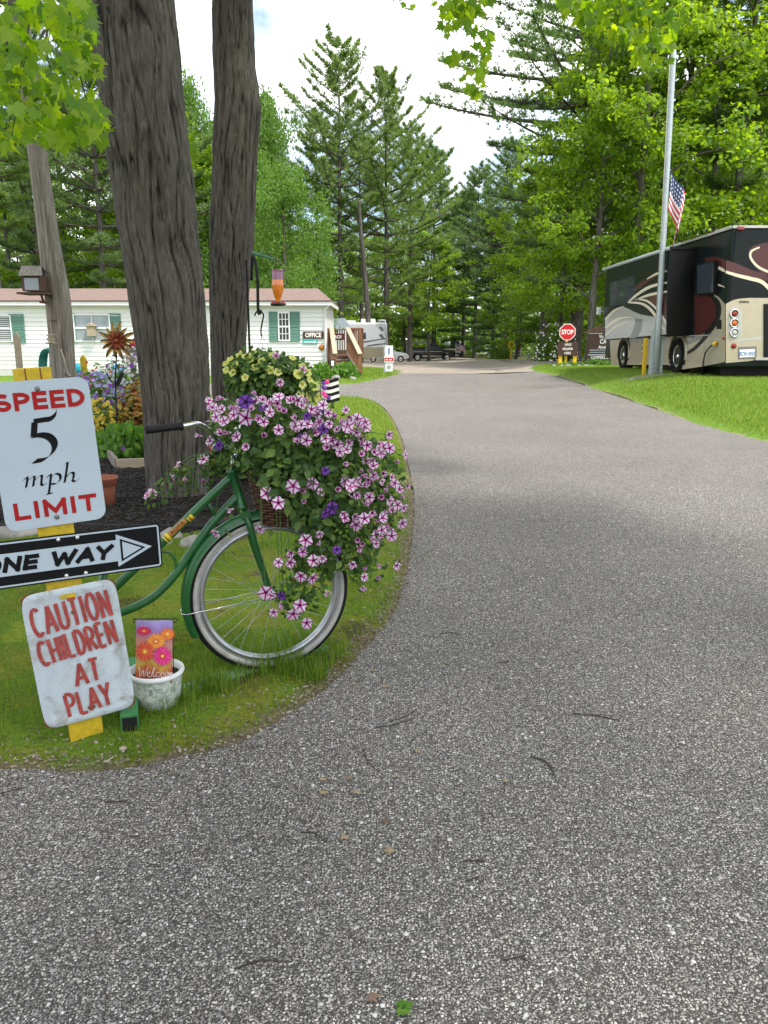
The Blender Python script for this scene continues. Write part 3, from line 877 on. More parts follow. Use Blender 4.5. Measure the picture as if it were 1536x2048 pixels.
GLY = {   # brush strokes in a box 0..w, 0..1
    'A': (0.62, [[(0.02, 0), (0.33, 1)], [(0.33, 1), (0.60, 0)], [(0.14, 0.33), (0.50, 0.33)]]),
    'C': (0.58, [arc(0.31, 0.5, 0.27, 0.5, 50, 310)]),
    'D': (0.60, [[(0.06, 0), (0.06, 1)], [(0.06, 1)] + arc(0.18, 0.5, 0.38, 0.5, 90, -90) + [(0.06, 0)]]),
    'E': (0.50, [[(0.06, 0), (0.06, 1)], [(0.06, 1.0), (0.44, 1.0)], [(0.06, 0.5), (0.42, 0.5)], [(0.06, 0.0), (0.44, 0.0)]]),
    'H': (0.60, [[(0.06, 0), (0.06, 1)], [(0.54, 0), (0.54, 1)], [(0.06, 0.5), (0.54, 0.5)]]),
    'I': (0.16, [[(0.08, 0), (0.08, 1)]]),
    'L': (0.48, [[(0.06, 1), (0.06, 0)], [(0.06, 0.0), (0.44, 0.0)]]),
    'M': (0.74, [[(0.06, 0), (0.06, 1)], [(0.06, 1.0), (0.37, 0.22)], [(0.37, 0.22), (0.68, 0.97)], [(0.68, 0), (0.68, 1)]]),
    'N': (0.62, [[(0.06, 0), (0.06, 1)], [(0.06, 1), (0.55, 0)], [(0.55, 0), (0.55, 1)]]),
    'O': (0.62, [arc(0.31, 0.5, 0.27, 0.5, 90, 450, 22)]),
    'P': (0.54, [[(0.06, 0), (0.06, 1)], [(0.06, 1.0)] + arc(0.22, 0.735, 0.28, 0.265, 90, -90, 10) + [(0.06, 0.47)]]),
    'R': (0.58, [[(0.06, 0), (0.06, 1)], [(0.06, 1.0)] + arc(0.22, 0.735, 0.28, 0.265, 90, -90, 10) + [(0.06, 0.47)], [(0.24, 0.47), (0.55, 0)]]),
    'T': (0.54, [[(0.04, 1.0), (0.50, 1.0)], [(0.27, 1.0), (0.27, 0)]]),
    'U': (0.60, [[(0.06, 1), (0.06, 0.30)] + arc(0.30, 0.28, 0.24, 0.26, 180, 360, 10) + [(0.54, 1)]]),
    'Y': (0.58, [[(0.02, 1), (0.29, 0.45)], [(0.56, 1), (0.29, 0.45)], [(0.29, 0.48), (0.29, 0)]]),
    'W': (0.9, [[(0.02, 1), (0.24, 0)], [(0.24, 0), (0.45, 0.8)], [(0.45, 0.8), (0.66, 0)], [(0.66, 0), (0.88, 1)]]),
    'S': (0.54, [arc(0.27, 0.74, 0.22, 0.24, 40, 270, 10) + arc(0.27, 0.26, 0.22, 0.24, 90, -140, 10)]),
    ' ': (0.3, []),
}
def ribbon(mb, pts, w, z, mi=0, jit=0.0):
    P = [Vector((p[0], p[1], 0)) for p in pts]
    n = len(P)
    L, Rr = [], []
    for i in range(n):
        t = (P[min(i+1, n-1)] - P[max(i-1, 0)])
        t = t.normalized()
        nrm = Vector((-t.y, t.x, 0))
        q = w / 2 * (1 + (random.random() - .5) * jit)
        L.append((P[i].x + nrm.x * q, P[i].y + nrm.y * q, z)); Rr.append((P[i].x - nrm.x * q, P[i].y - nrm.y * q, z))
    mb.add(L + Rr, [(i, n + i, n + i + 1, i + 1) for i in range(n - 1)], mi)
def dense(pts, k=4):
    out = []
    for i in range(len(pts) - 1):
        (x0, y0), (x1, y1) = pts[i], pts[i+1]
        for j in range(k): out.append((x0 + (x1 - x0) * j / k, y0 + (y1 - y0) * j / k))
    return out + [pts[-1]]
def brush(word, x0, y0, h, w_total, sw, z0, rot=0.0, jit=0.14, wob=1.0, shear=0.0):
    """hand-painted word as brush ribbons, each stroke a hair above the last"""
    tot = sum(GLY[c][0] for c in word) + 0.16 * (len(word) - 1)
    k = w_total / tot
    mb = MB(); x = 0; zi = 0
    cr, sr = math.cos(R(rot)), math.sin(R(rot))
    hw = sw / 2 if wob == 0 else 0.0
    for c in word:
        gw, st = GLY[c]
        dy = random.uniform(-.02, .02) * h * wob
        for s_ in st:
            pp = []
            for (a, b) in dense(s_, 3 if len(s_) < 6 else 1):
                b = (hw + b * (h - 2 * hw)) / h
                X, Y = (x + a) * k + shear * b * h + random.uniform(-.004, .004) * h * wob, b * h + dy + random.uniform(-.004, .004) * h * wob
                pp.append((x0 + X * cr - Y * sr, y0 + X * sr + Y * cr))
            if hw and len(s_) == 2:
                for e0, e1 in ((0, 1), (-1, -2)):
                    vx, vy = pp[e0][0] - pp[e1][0], pp[e0][1] - pp[e1][1]; l_ = math.hypot(vx, vy)
                    pp[e0] = (pp[e0][0] + vx / l_ * hw, pp[e0][1] + vy / l_ * hw)
            ribbon(mb, pp, sw, z0 + zi * 0.00012, 0, jit); zi += 1
        x += gw + 0.16
    return mb
def nib(mb, pts, nibv, z):
    """broad-pen stroke: the path swept by a slanted nib"""
    n = len(pts); nx_, ny_ = nibv
    vs = [(p[0] + nx_, p[1] + ny_, z) for p in pts] + [(p[0] - nx_, p[1] - ny_, z) for p in pts]
    mb.add(vs, [(i, i + 1, n + i + 1, n + i) for i in range(n - 1)])
def rr(w, h, r_, n=6):
    pts = []
    for cx, cy, a0 in ((w/2-r_, h/2-r_, 0), (-w/2+r_, h/2-r_, 90), (-w/2+r_, -h/2+r_, 180), (w/2-r_, -h/2+r_, 270)):
        for i in range(n + 1):
            a = R(a0 + 90 * i / n)
            pts.append((cx + r_ * math.cos(a), cy + r_ * math.sin(a)))
    return pts
def frame_strip(mb, w, h, r_, t, z0, z1, n=6):
    """flat rounded border of width t"""
    o_ = rr(w, h, r_, n); i_ = rr(w - 2*t, h - 2*t, max(r_ - t, 0.002), n)
    k = len(o_)
    vs = [(x, y, z1) for x, y in o_] + [(x, y, z1) for x, y in i_] + [(x, y, z0) for x, y in o_] + [(x, y, z0) for x, y in i_]
    fs = []
    for a in range(k):
        b = (a + 1) % k
        fs += [(a, b, k + b, k + a), (2*k + a, 2*k + b, b, a), (k + a, k + b, 3*k + b, 3*k + a)]
    mb.add(vs, fs)
def cyl(mb, c, r_, h, ax=(0, 0, 1), seg=12, mi=0, r2=None):
    q = Vector(ax).to_track_quat('Z', 'Y').to_matrix().to_4x4()
    mb.lathe([(r_, 0), (r2 if r2 is not None else r_, h)], seg, Matrix.Translation(Vector(c)) @ q, mi, True, caps=True)
def dome(mb, c, r_, h, ax=(0, 0, 1), seg=10, mi=0):
    q = Vector(ax).to_track_quat('Z', 'Y').to_matrix().to_4x4()
    mb.lathe([(r_, 0), (r_ * .92, h * .45), (r_ * .6, h * .85), (0.0001, h)], seg, Matrix.Translation(Vector(c)) @ q, mi)

# ---------------------------------------------------------------- sign post and its three signs
YAW = R(27)
P0 = gnd(178, 1488)
sr_ = Vector((math.cos(YAW), math.sin(YAW), 0))
sn_ = Vector((math.sin(YAW), -math.cos(YAW), 0))          # towards the viewer
def sign_frame(a, b, rot, off):
    c, s_ = math.cos(R(rot)), math.sin(R(rot))
    x = sr_ * c + Vector((0, 0, 1)) * s_
    y = sr_ * -s_ + Vector((0, 0, 1)) * c
    o_ = P0 + sr_ * a + Vector((0, 0, b)) + sn_ * off
    return Matrix(((x.x, y.x, sn_.x, o_.x), (x.y, y.y, sn_.y, o_.y), (x.z, y.z, sn_.z, o_.z), (0, 0, 0, 1)))
post = empty('sign_post', mat=sign_frame(0.0, 0.0, 2.8, 0), label='worn yellow wooden plank post carrying the three traffic signs', cat='post')
mb = MB()
mb.bbox((-0.058, -0.28, -0.042), (0.055, 1.335, -0.002), 0.004)
mb.build('plank', MT['yellow_paint'], post, False)
for gx_ in (-0.025, 0.02):
    mb = MB(); mb.box((gx_, 1.15, -0.0018), (gx_ + 0.004, 1.334, -0.0008)); mb.build('crack', MT['rust'], post, False)
# speed limit
s1 = empty('speed_limit_sign', mat=sign_frame(-0.046, 1.056, 2.9, 0.004), label='white metal sign reading SPEED 5 mph LIMIT in red and black', cat='road sign')
mb = MB(); mb.prism([(x, y, 0) for x, y in rr(0.312, 0.480, 0.035)], (0, 0, 0.0025)); mb.build('plate', MT['sign_white'], s1, False)
T = lambda x, y, z=0.0034: Matrix.Translation((x, y, z))
brush('SPEED', -0.128, 0.146, 0.058, 0.262, 0.0135, 0.0030, 0, 0, 0).build('lettering', MT['sign_red'], s1, False)
brush('LIMIT', -0.124, -0.207, 0.058, 0.252, 0.0135, 0.0030, 0, 0, 0).build('lettering', MT['sign_red'], s1, False)
mb = MB()
k5 = 0.00055
def n5(pts, nv, z): nib(mb, [((x) * k5, (y) * k5) for x, y in pts], (nv[0] * k5, nv[1] * k5), z)
q5 = [(a.x, a.y) for a in bez([(-52, 92, 0), (-62, 40, 0), (-70, 8, 0)], 8)]
n5(q5, (19, 3), 0.0030)
n5([(a.x, a.y) for a in bez([(-70, 10, 0), (-30, 12, 0), (10, 0, 0), (38, -32, 0), (40, -72, 0), (14, -112, 0), (-30, -138, 0), (-88, -142, 0)], 8)], (20, 14), 0.0032)
n5([(a.x, a.y) for a in bez([(-58, 96, 0), (0, 100, 0), (42, 104, 0), (74, 128, 0), (84, 152, 0)], 8)], (3, 15), 0.0034)
o = mb.build('numeral', MT['sign_black'], s1, False); o.matrix_basis = Matrix.Translation((0.004, 0.058, 0)) @ Matrix.Diagonal((0.95, 0.98, 1, 1))
mb = MB()
def nm(pts, z): nib(mb, [(a.x, a.y) for a in bez([(x, y, 0) for x, y in pts], 5)], (0.0042, 0.0030), z)
nm([(-.088, .008), (-.078, .020), (-.076, .012), (-.084, -.024)], .003)
nm([(-.079, .000), (-.062, .018), (-.054, .018), (-.056, .006), (-.062, -.022)], .0031)
nm([(-.057, .000), (-.040, .018), (-.031, .018), (-.033, .004), (-.036, -.018), (-.028, -.022), (-.020, -.014)], .0032)
nm([(-.016, .008), (-.006, .020), (-.004, .010), (-.018, -.062)], .0033)
nm([(-.026, -.062), (-.006, -.060)], .0034)
nm([(-.007, .004), (.010, .020), (.024, .014), (.024, -.006), (.010, -.022), (-.006, -.020)], .0035)
nm([(.040, .054), (.052, .062), (.052, .050), (.036, -.022)], .0036)
nm([(.040, -.004), (.056, .016), (.068, .014), (.066, -.004), (.062, -.018), (.072, -.022), (.084, -.012)], .0037)
o = mb.build('lettering', MT['sign_black'], s1, False); o.matrix_basis = Matrix.Translation((0.004, -0.083, 0)) @ Matrix.Diagonal((0.98, 0.78, 1, 1))
for y in (0.212, -0.212):
    mb = MB(); dome(mb, (0.0, y, 0.0045), 0.008, 0.005); mb.build('bolt', MT['bolt'], s1, False)
# one way
s2 = empty('one_way_sign', mat=sign_frame(-0.012, 0.704, 0.9, 0.010), label='black and white arrow sign reading ONE WAY', cat='road sign')
mb = MB(); mb.prism([(x, y, 0) for x, y in rr(0.617, 0.160, 0.012)], (0, 0, 0.0025)); mb.build('plate', MT['sign_black'], s2, False)
mb = MB(); frame_strip(mb, 0.607, 0.150, 0.010, 0.0055, 0.002, 0.0031); mb.build('border', MT['sign_white'], s2, False)
mb = MB()
mb.prism([(x, y, 0.002) for x, y in ((-0.27, -0.038), (0.158, -0.038), (0.158, -0.058), (0.276, 0.0), (0.158, 0.058), (0.158, 0.038), (-0.27, 0.038))], (0, 0, 0.0011)); mb.build('arrow', MT['sign_white'], s2, False)
mb = MB(); mb.prism([(x, y, 0.003) for x, y in ((0.170, -0.041), (0.254, 0.0), (0.170, 0.041))], (0, 0, 0.0008)); mb.build('arrow_outline', MT['sign_black'], s2, False)
mb = MB(); mb.prism([(x, y, 0.0037) for x, y in ((0.177, -0.031), (0.240, 0.0), (0.177, 0.031))], (0, 0, 0.0006)); mb.build('arrow_centre', MT['sign_white'], s2, False)
brush('ONE WAY', -0.262, -0.026, 0.052, 0.392, 0.0148, 0.0036, 0, 0, 0, 0.28).build('lettering', MT['sign_black'], s2, False)
for x, y in ((-0.025, 0.064), (0.035, 0.064), (-0.012, -0.064), (0.05, -0.064)):
    mb = MB(); dome(mb, (x, y, 0.003), 0.0065, 0.004); mb.build('rivet', MT['rivet'], s2, False)
# caution
s3 = empty('caution_sign', mat=sign_frame(-0.002, 0.350, 4.4, 0.006), label='chipped hand painted sign reading CAUTION CHILDREN AT PLAY', cat='road sign')
random.seed(5)
outl = [(x + random.uniform(-.0018, .0018), y + random.uniform(-.0018, .0018)) for x, y in resample([(x, y) for x, y in rr(0.308, 0.498, 0.022, 4)], 0.02)]
mb = MB()
# plate with a bent, dished face
N_, Mm = 26, 40
vs, fs = [], []
for j in range(Mm + 1):
    for i in range(N_ + 1):
        u, v = i / N_ * 2 - 1, j / Mm * 2 - 1
        m_ = (abs(u) ** 10 + abs(v) ** 10) ** 0.1
        s_ = max(abs(u), abs(v)) / max(m_, 1e-6) if m_ > 0 else 1
        x, y = u * 0.154 * s_, v * 0.249 * s_
        e = max(abs(u), abs(v))
        z = 0.004 + 0.004 * float(ss((e - 0.86) / 0.10)) - 0.006 * float(ss((e - 0.97) / 0.03)) + 0.0018 * math.sin(5 * u + 2 * v) * (1 - e) + 0.0012 * noise.noise(Vector((u * 4, v * 6, 1))) * float(ss(e * 1.2 - .2))
        vs.append((x, y, z))
fs = [(j*(N_+1)+i, j*(N_+1)+i+1, (j+1)*(N_+1)+i+1, (j+1)*(N_+1)+i) for j in range(Mm) for i in range(N_)]
mb.add(vs, fs, 0, True)
mb.build('plate', MT['caution_white'], s3, False)
mb = MB(); mb.prism([(x, y, 0) for x, y in rr(0.306, 0.496, 0.024)], (0, 0, 0.0015)); mb.build('back', MT['rust'], s3, False)
for word, x0, y0, h, wt, rot in (('CAUTION', -0.128, 0.098, 0.098, 0.255, 4.5), ('CHILDREN', -0.124, -0.010, 0.088, 0.255, 5.5), ('AT', -0.030, -0.113, 0.082, 0.085, 1.5), ('PLAY', -0.072, -0.222, 0.086, 0.150, 4.0)):
    brush(word, x0, y0, h, wt, 0.0125, 0.0068, rot).build('lettering', MT['caution_red'], s3, False)
mb = MB(); mb.box((-0.03, 0.212, 0.0066), (0.02, 0.226, 0.009)); mb.build('paint_flake', MT['yellow_paint'], s3, False)
for x, y in ((0.0, 0.158), (-0.002, -0.205), (0.013, -0.205)):
    mb = MB(); dome(mb, (x, y, 0.0065), 0.006, 0.005); mb.build('bolt', MT['rust'], s3, False)

# ---------------------------------------------------------------- green stand under the bicycle
PHI = R(20)
bu = Vector((math.cos(PHI), math.sin(PHI), 0))
bn = Vector((math.sin(PHI), -math.cos(PHI), 0))           # towards the viewer
HUB = at(540, 1186, 3.11)
def bpx(px, py, off=0.0):
    return onplane(px, py, HUB + bn * off, bn)
stand = empty('bicycle_stand', loc=(-0.7, 3.05, 0), label='green painted square tube stand holding up the bicycle', cat='stand')
a, b = gnd(352, 1402), gnd(648, 1306)
mb = MB(); mb.bar((a.x, a.y, 0.025), (b.x, b.y, 0.025), 0.075, 0.04); mb.build('base_board', MT['green_board'], stand)
e1 = gnd(262, 1478)
dirt_ = Vector((-0.30, 0.95, 0)).normalized()
mb = MB()
mb.bar((e1.x, e1.y, 0.05), (e1.x + dirt_.x * .55, e1.y + dirt_.y * .55, 0.05), 0.062, 0.085)
mb.build('base_tube', MT['green_stand'], stand)
mb = MB(); fc = Vector((e1.x, e1.y, 0.05)) - dirt_ * 0.0015
sd_ = Vector((dirt_.y, -dirt_.x, 0))
mb.add([fc + sd_ * x + Vector((0, 0, y)) for x, y in ((-.026, -.036), (.026, -.036), (.026, .036), (-.026, .036))], [(0, 1, 2, 3)])
mb.build('tube_mouth', MT['black'], stand)
bb = bpx(200, 1235)
mb = MB(); mb.tube([(bb.x, bb.y, 0.05), (bb.x, bb.y, bb.z)], 0.02, 10); mb.build('upright', MT['green_stand'], stand)
mb = MB(); mb.bar((bb.x, bb.y, 0.03), (e1.x + dirt_.x * .5, e1.y + dirt_.y * .5, 0.03), 0.05, 0.05); mb.build('cross_tube', MT['green_stand'], stand)

# ---------------------------------------------------------------- bicycle
bike = empty('bicycle', loc=(HUB.x, HUB.y, 0.04), label='green cruiser bicycle with whitewall front tyre used as flower planter', cat='bicycle')
RW = 0.326
def circ(r_, off=0.0, a0=0, a1=360, n=72, c=HUB):
    return [c + bu * (r_ * math.cos(R(a0 + (a1 - a0) * i / n))) + Vector((0, 0, r_ * math.sin(R(a0 + (a1 - a0) * i / n)))) + bn * off for i in range(n if a1 - a0 == 360 else n + 1)]
wheel = MB()
wheel.tube(circ(RW - 0.028), 0.017, 10, True)
wheel = wheel.build('wheel', MT['steel'], bike)
def torus_part(name, Rm, prof, mat, parent, n=96):
    """prof: closed cross-section (dr, off)"""
    vs, fs = [], []
    k = len(prof)
    for i in range(n):
        a = 2 * PI * i / n
        rd = bu * math.cos(a) + Vector((0, 0, math.sin(a)))
        for dr, off in prof:
            vs.append(HUB + rd * (Rm + dr) + bn * off)
    for i in range(n):
        j = (i + 1) % n
        for q in range(k):
            p = (q + 1) % k
            fs.append((i*k+q, i*k+p, j*k+p, j*k+q))
    mb_ = MB(); mb_.add(vs, fs, 0, True)
    return mb_.build(name, mat, parent)
TW = 0.022
torus_part('tyre', RW, [(-0.016, -TW*.92), (0.0, -TW), (0.010, -TW*.7), (0.0165, -TW*.25), (0.0165, TW*.25), (0.010, TW*.7), (0.0, TW), (-0.016, TW*.92)], MT['rubber'], wheel)
for sgn in (1, -1):
    torus_part('whitewall', RW, [(-0.004, sgn*TW*1.03), (-0.024, sgn*TW*.86), (-0.024, sgn*TW*.5), (-0.004, sgn*TW*.6)], MT['whitewall'], wheel)
torus_part('rim', RW, [(-0.032, -0.018), (-0.046, -0.016), (-0.052, -0.008), (-0.052, 0.008), (-0.046, 0.016), (-0.032, 0.018)], MT['steel'], wheel)
mb = MB()
mb.tube([HUB - bn * .05, HUB - bn * .03, HUB - bn * .028, HUB + bn * .028, HUB + bn * .03, HUB + bn * .05], [.008, .008, .022, .022, .008, .008], 12)
mb.build('hub', MT['steel'], wheel)
for k in range(36):
    a = 2 * PI * k / 36
    sd2 = 1 if k % 2 else -1
    tw = R(75) * (1 if (k // 2) % 2 else -1)
    p0 = HUB + (bu * math.cos(a + tw) + Vector((0, 0, math.sin(a + tw)))) * 0.021 + bn * 0.026 * sd2
    p1 = HUB + (bu * math.cos(a) + Vector((0, 0, math.sin(a)))) * (RW - 0.045)
    mb = MB(); mb.tube([p0, p1], 0.0009, 5, caps=False); mb.build('spoke', MT['steel'], wheel)
# mudguard
def guard():
    vs, fs = [], []
    n = 60; prof = [(-0.012, -.034), (0.008, -.030), (0.019, -.014), (0.021, 0.0), (0.019, .014), (0.008, .030), (-0.012, .034)]
    k = len(prof)
    for i in range(n + 1):
        a = R(62 + (205 - 62) * i / n)
        rd = bu * math.cos(a) + Vector((0, 0, math.sin(a)))
        for dr, off in prof: vs.append(HUB + rd * (RW + 0.021 + dr) + bn * off)
    fs = [(i*k+q, (i+1)*k+q, (i+1)*k+q+1, i*k+q+1) for i in range(n) for q in range(k-1)]
    m_ = MB(); m_.add(vs, fs, 0, True); return m_
guard().build('mudguard', MT['green_paint'], bike)
mb = MB()
ga = R(186); gp = HUB + (bu * math.cos(ga) + Vector((0, 0, math.sin(ga)))) * (RW + 0.044)
mb.tube([gp + bn * 0.0, gp + bn * 0.03, gp + bu * .02 + bn * .042, HUB + bn * .045], 0.0024, 6)
mb.tube([gp - bn * 0.0, gp - bn * 0.03, gp + bu * .02 - bn * .042, HUB - bn * .045], 0.0024, 6)
mb.build('mudguard_stay', MT['chrome'], bike)
# fork
CR = bpx(489, 1026)
for sgn in (1, -1):
    mb = MB()
    o1 = bn * (0.040 * sgn)
    pts = bez([CR + o1 * .55, bpx(497, 1050) + o1, bpx(511, 1098) + o1, bpx(526, 1142) + o1, HUB + o1 * 1.05], 6)
    mb.tube(pts, [0.0155 - 0.007 * i / (len(pts) - 1) for i in range(len(pts))], 10)
    mb.build('fork_blade', MT['green_paint'], bike)
mb = MB(); mb.bar(CR - bn * .042, CR + bn * .042, 0.036, 0.03); mb.build('fork_crown', MT['green_paint'], bike)
HT, HBm = bpx(463, 938), bpx(486, 1018)
mb = MB(); mb.tube([HT, HT.lerp(HBm, .08), HT.lerp(HBm, .1), HT.lerp(HBm, .9), HT.lerp(HBm, .92), HBm], [.0225, .0225, .0185, .0185, .0225, .0225], 14); mb.build('head_tube', MT['green_paint'], bike)
TT = [bpx(467, 950), bpx(400, 1012), bpx(345, 1066), bpx(290, 1118), bpx(225, 1180)]
mb = MB(); mb.tube(bez(TT, 4), 0.0165, 14); tt = mb.build('top_tube', MT['green_paint'], bike)
mb = MB(); mb.tube(bez([bpx(478, 990), bpx(430, 1040), bpx(390, 1092), bpx(350, 1150), bpx(305, 1195), bpx(250, 1222), bpx(195, 1236)], 5), 0.0165, 14); mb.build('down_tube', MT['green_paint'], bike)
mb = MB(); mb.tube([bpx(412, 1002), bpx(424, 1018), bpx(434, 1034)], 0.008, 8); mb.build('frame_bridge', MT['green_paint'], bike)
mb = MB(); mb.tube(bez([bpx(318, 1106), bpx(335, 1104), bpx(347, 1114), bpx(352, 1128), bpx(350, 1142)], 4), 0.006, 8); mb.build('cable_hanger', MT['green_paint'], bike)
mb = MB(); mb.tube([bpx(188, 1240), bpx(214, 1120)], 0.015, 10); mb.build('seat_tube', MT['green_paint'], bike)
def along(t): return bpx(467 + (290 - 467) * t, 950 + (1118 - 950) * t)
for t0, t1 in ((0.47, 0.50), (0.51, 0.522), (0.72, 0.75), (0.76, 0.772)):
    mb = MB(); mb.tube([along(t0), along(t1)], 0.0172, 14); mb.build('yellow_band', MT['yellow'], tt)
# maker's plate on the tube
MT['decal'] = M('orange_decal', (0.42, 0.17, 0.02), 0.4, var=0.15, scale=40)
tx = (along(0.55) - along(0.70)).normalized()
ty = bn.cross(tx) * -1
ty = ty if ty.z > 0 else -ty
dc = along(0.625)
vs, fs = [], []
for i in range(2):
    for k in range(7):
        a = R(-20 + 80 * k / 6)
        vs.append(dc + tx * (-.043 + .086 * i) + bn * (0.0172 * math.cos(a)) + ty * (0.0172 * math.sin(a)))
mb = MB(); mb.add(vs, [(k, k + 1, 8 + k, 7 + k) for k in range(6)], 0, True); dcl = mb.build('decal', MT['decal'], tt)
tn = (bn * math.cos(R(20)) + ty * math.sin(R(20))).normalized()
tyy = tn.cross(tx)
Mt = Matrix(((tx.x, tyy.x, tn.x, 0), (tx.y, tyy.y, tn.y, 0), (tx.z, tyy.z, tn.z, 0), (0, 0, 0, 1)))
Mt.translation = dc + tn * 0.0182
text('ROTA', MT['brown_board'], tt, Mt, 0.066, 0.013, 0.02, name='decal_lettering')
# handlebar, turned towards the viewer, one grip clear of the flowers
ST = bpx(470, 905)
mb = MB(); mb.tube([HT - Vector((0, 0, .01)), ST], 0.011, 10); mb.build('stem', MT['chrome'], bike)
gA, gB = at(292, 860, 2.86), at(364, 852, 2.94)
hb = bez([gA.lerp(gB, .1), gB, at(396, 848, 2.98), at(420, 862, 3.02), at(438, 884, 3.06), ST], 6)
hv = Vector((math.cos(R(60)), math.sin(R(60)), 0))
def mir(p):
    d = p - ST
    return ST + d - 2 * hv * d.dot(hv)
mb = MB(); mb.tube(hb, 0.0105, 12); mb.tube([mir(p) for p in hb], 0.0105, 12)
hbar = mb.build('handlebar', MT['chrome'], bike)
for f_ in (lambda p: p, mir):
    g_ = [gA.lerp(gB, t) for t in (-.02, 0, .03, .5, .93, .95, 1.0, 1.02)]
    mb = MB(); mb.tube([f_(p) for p in g_], [.012, .0165, .0155, .0145, .0145, .0185, .0185, .012], 14); mb.build('grip', MT['black'], hbar)
bl = at(436, 898, 3.03)
mb = MB(); dome(mb, bl, 0.028, 0.022, (-.2, -.6, .6), 16); mb.build('bell', MT['car_black'], bike)

# ---------------------------------------------------------------- wicker basket
BK = bpx(574, 984) ; BKB = at(586, 1040, BK.y).z
bask = empty('wicker_basket', loc=(BK.x, BK.y, BKB), label='dark brown wicker basket fixed in front of the handlebar', cat='basket')
BH = at(574, 915, BK.y).z - BKB
def brad(t): return 0.115 + 0.05 * t
mb = MB()
for k in range(22):
    t = k / 21
    pts = []
    for i in range(72):
        a = 2 * PI * i / 72
        r_ = brad(t) + 0.006 * math.sin(12 * a + (PI if k % 2 else 0))
        q = bu * (r_ * math.cos(a)) + bn * (r_ * .85 * math.sin(a))
        pts.append(Vector((BK.x, BK.y, BKB + t * BH)) + q)
    mb.tube(pts, 0.0055, 6, True)
w_ = mb.build('weave', MT['wicker'], bask); w_['kind'] = 'stuff'
mb = MB()
for i in range(24):
    a = 2 * PI * (i + .5) / 24
    mb.tube([Vector((BK.x, BK.y, BKB + t * BH)) + bu * (brad(t) * math.cos(a)) + bn * (brad(t) * .85 * math.sin(a)) for t in (0, .5, 1)], 0.005, 5)
o = mb.build('stakes', MT['wicker'], bask); o['kind'] = 'stuff'
mb = MB(); mb.tube([Vector((BK.x, BK.y, BKB + BH)) + bu * (brad(1) * math.cos(2*PI*i/40)) + bn * (brad(1) * .85 * math.sin(2*PI*i/40)) for i in range(40)], 0.011, 8, True); mb.build('rim', MT['wicker'], bask)
mb = MB(); mb.lathe([(0.0001, 0), (0.112, 0.002)], 24, Matrix.Translation((BK.x, BK.y, BKB + .004)) @ Matrix.Rotation(PHI, 4, 'Z'), ey=.85); mb.lathe([(0.10, .0), (0.150, BH * .9), (0.0001, BH * .92)], 24, Matrix.Translation((BK.x, BK.y, BKB + .006)) @ Matrix.Rotation(PHI, 4, 'Z'), ey=.85); mb.build('liner', MT['pot_soil'], bask)
# ---------------------------------------------------------------- petunias
def petunia_mesh(name, mats, seed, ruffle=0.08, cup=0.0):
    """five-lobed trumpet; materials: petal, stripe, throat"""
    r_ = random.Random(seed)
    n = 40
    rings = [(0.05, -0.45), (0.15, -0.16), (0.30, -0.02), (0.55, 0.05), (0.80, 0.07), (1.0, 0.04)]
    ph = r_.random() * 6
    vs, fs, mi = [], [], []
    for j, (rad, z) in enumerate(rings):
        for k in range(n):
            a = 2 * PI * k / n
            lob = 1 + (0.10 * math.cos(5 * a) - 0.03 * math.cos(10 * a)) * (rad ** 2)
            zz_ = z + ruffle * rad * rad * (0.8 * math.cos(5 * a) + 0.7 * math.sin(3 * a + ph))
            ck = 1 - cup * .62 * rad * (1 + .25 * math.sin(a + ph))
            vs.append((rad * lob * ck * math.cos(a), rad * lob * ck * math.sin(a), zz_ + cup * rad * .75))
    wid = [9, 9, 1.9, 1.45, 1.0]
    for j in range(len(rings) - 1):
        for k in range(n):
            l = (k + 1) % n
            fs.append((j*n+k, j*n+l, (j+1)*n+l, (j+1)*n+k))
            phs = ((k + 0.5 + 4) % 8) - 4
            mi.append(2 if j == 0 else (1 if (abs(phs) < wid[j] or j == 1) else 0))
    o_ = len(vs)
    for (rad, z) in ((0.30, -0.05), (0.16, -0.30), (0.10, -0.75), (0.13, -1.0), (0.03, -1.1)):
        for k in range(10):
            a = 2 * PI * k / 10
            vs.append((rad * math.cos(a), rad * math.sin(a), z))
    for j in range(4):
        for k in range(10):
            l = (k + 1) % 10
            fs.append((o_+j*10+k, o_+(j+1)*10+k, o_+(j+1)*10+l, o_+j*10+l)); mi.append(0 if j < 2 else 3)
    me = bpy.data.meshes.new(name)
    me.from_pydata(vs, [], fs)
    for m in mats: me.materials.append(m)
    me.polygons.foreach_set('material_index', mi)
    me.polygons.foreach_set('use_smooth', [True] * len(fs))
    me.update()
    return me
PM_S = [petunia_mesh('striped_petunia', [MT['petunia_white'], MT['petunia_stripe'], MT['petunia_dark'], MT['petunia_leaf']], s_, rf, cp) for s_, rf, cp in ((1, .06, 0), (2, .14, .12), (3, .24, .3), (8, .3, .65), (9, .2, .95))]
PM_P = [petunia_mesh('purple_petunia', [MT['petunia_purple'], MT['petunia_dark'], MT['petunia_dark'], MT['petunia_leaf']], s_, .1) for s_ in (4, 5)]
PM_Y = [petunia_mesh('yellow_petunia', [MT['petunia_yellow'], MT['petunia_yellow2'], MT['petunia_yellow2'], MT['petunia_leaf']], s_, .12) for s_ in (6, 7)]
ovV = np.array([(0, 0, 0), (.26, .28, .05), (.30, .55, .04), (0, 1.0, -.08), (-.30, .55, .04), (-.26, .28, .05), (0, .5, -.03)])
ovF = np.array([(0, 1, 6), (1, 2, 6), (2, 3, 6), (3, 4, 6), (4, 5, 6), (5, 0, 6)])
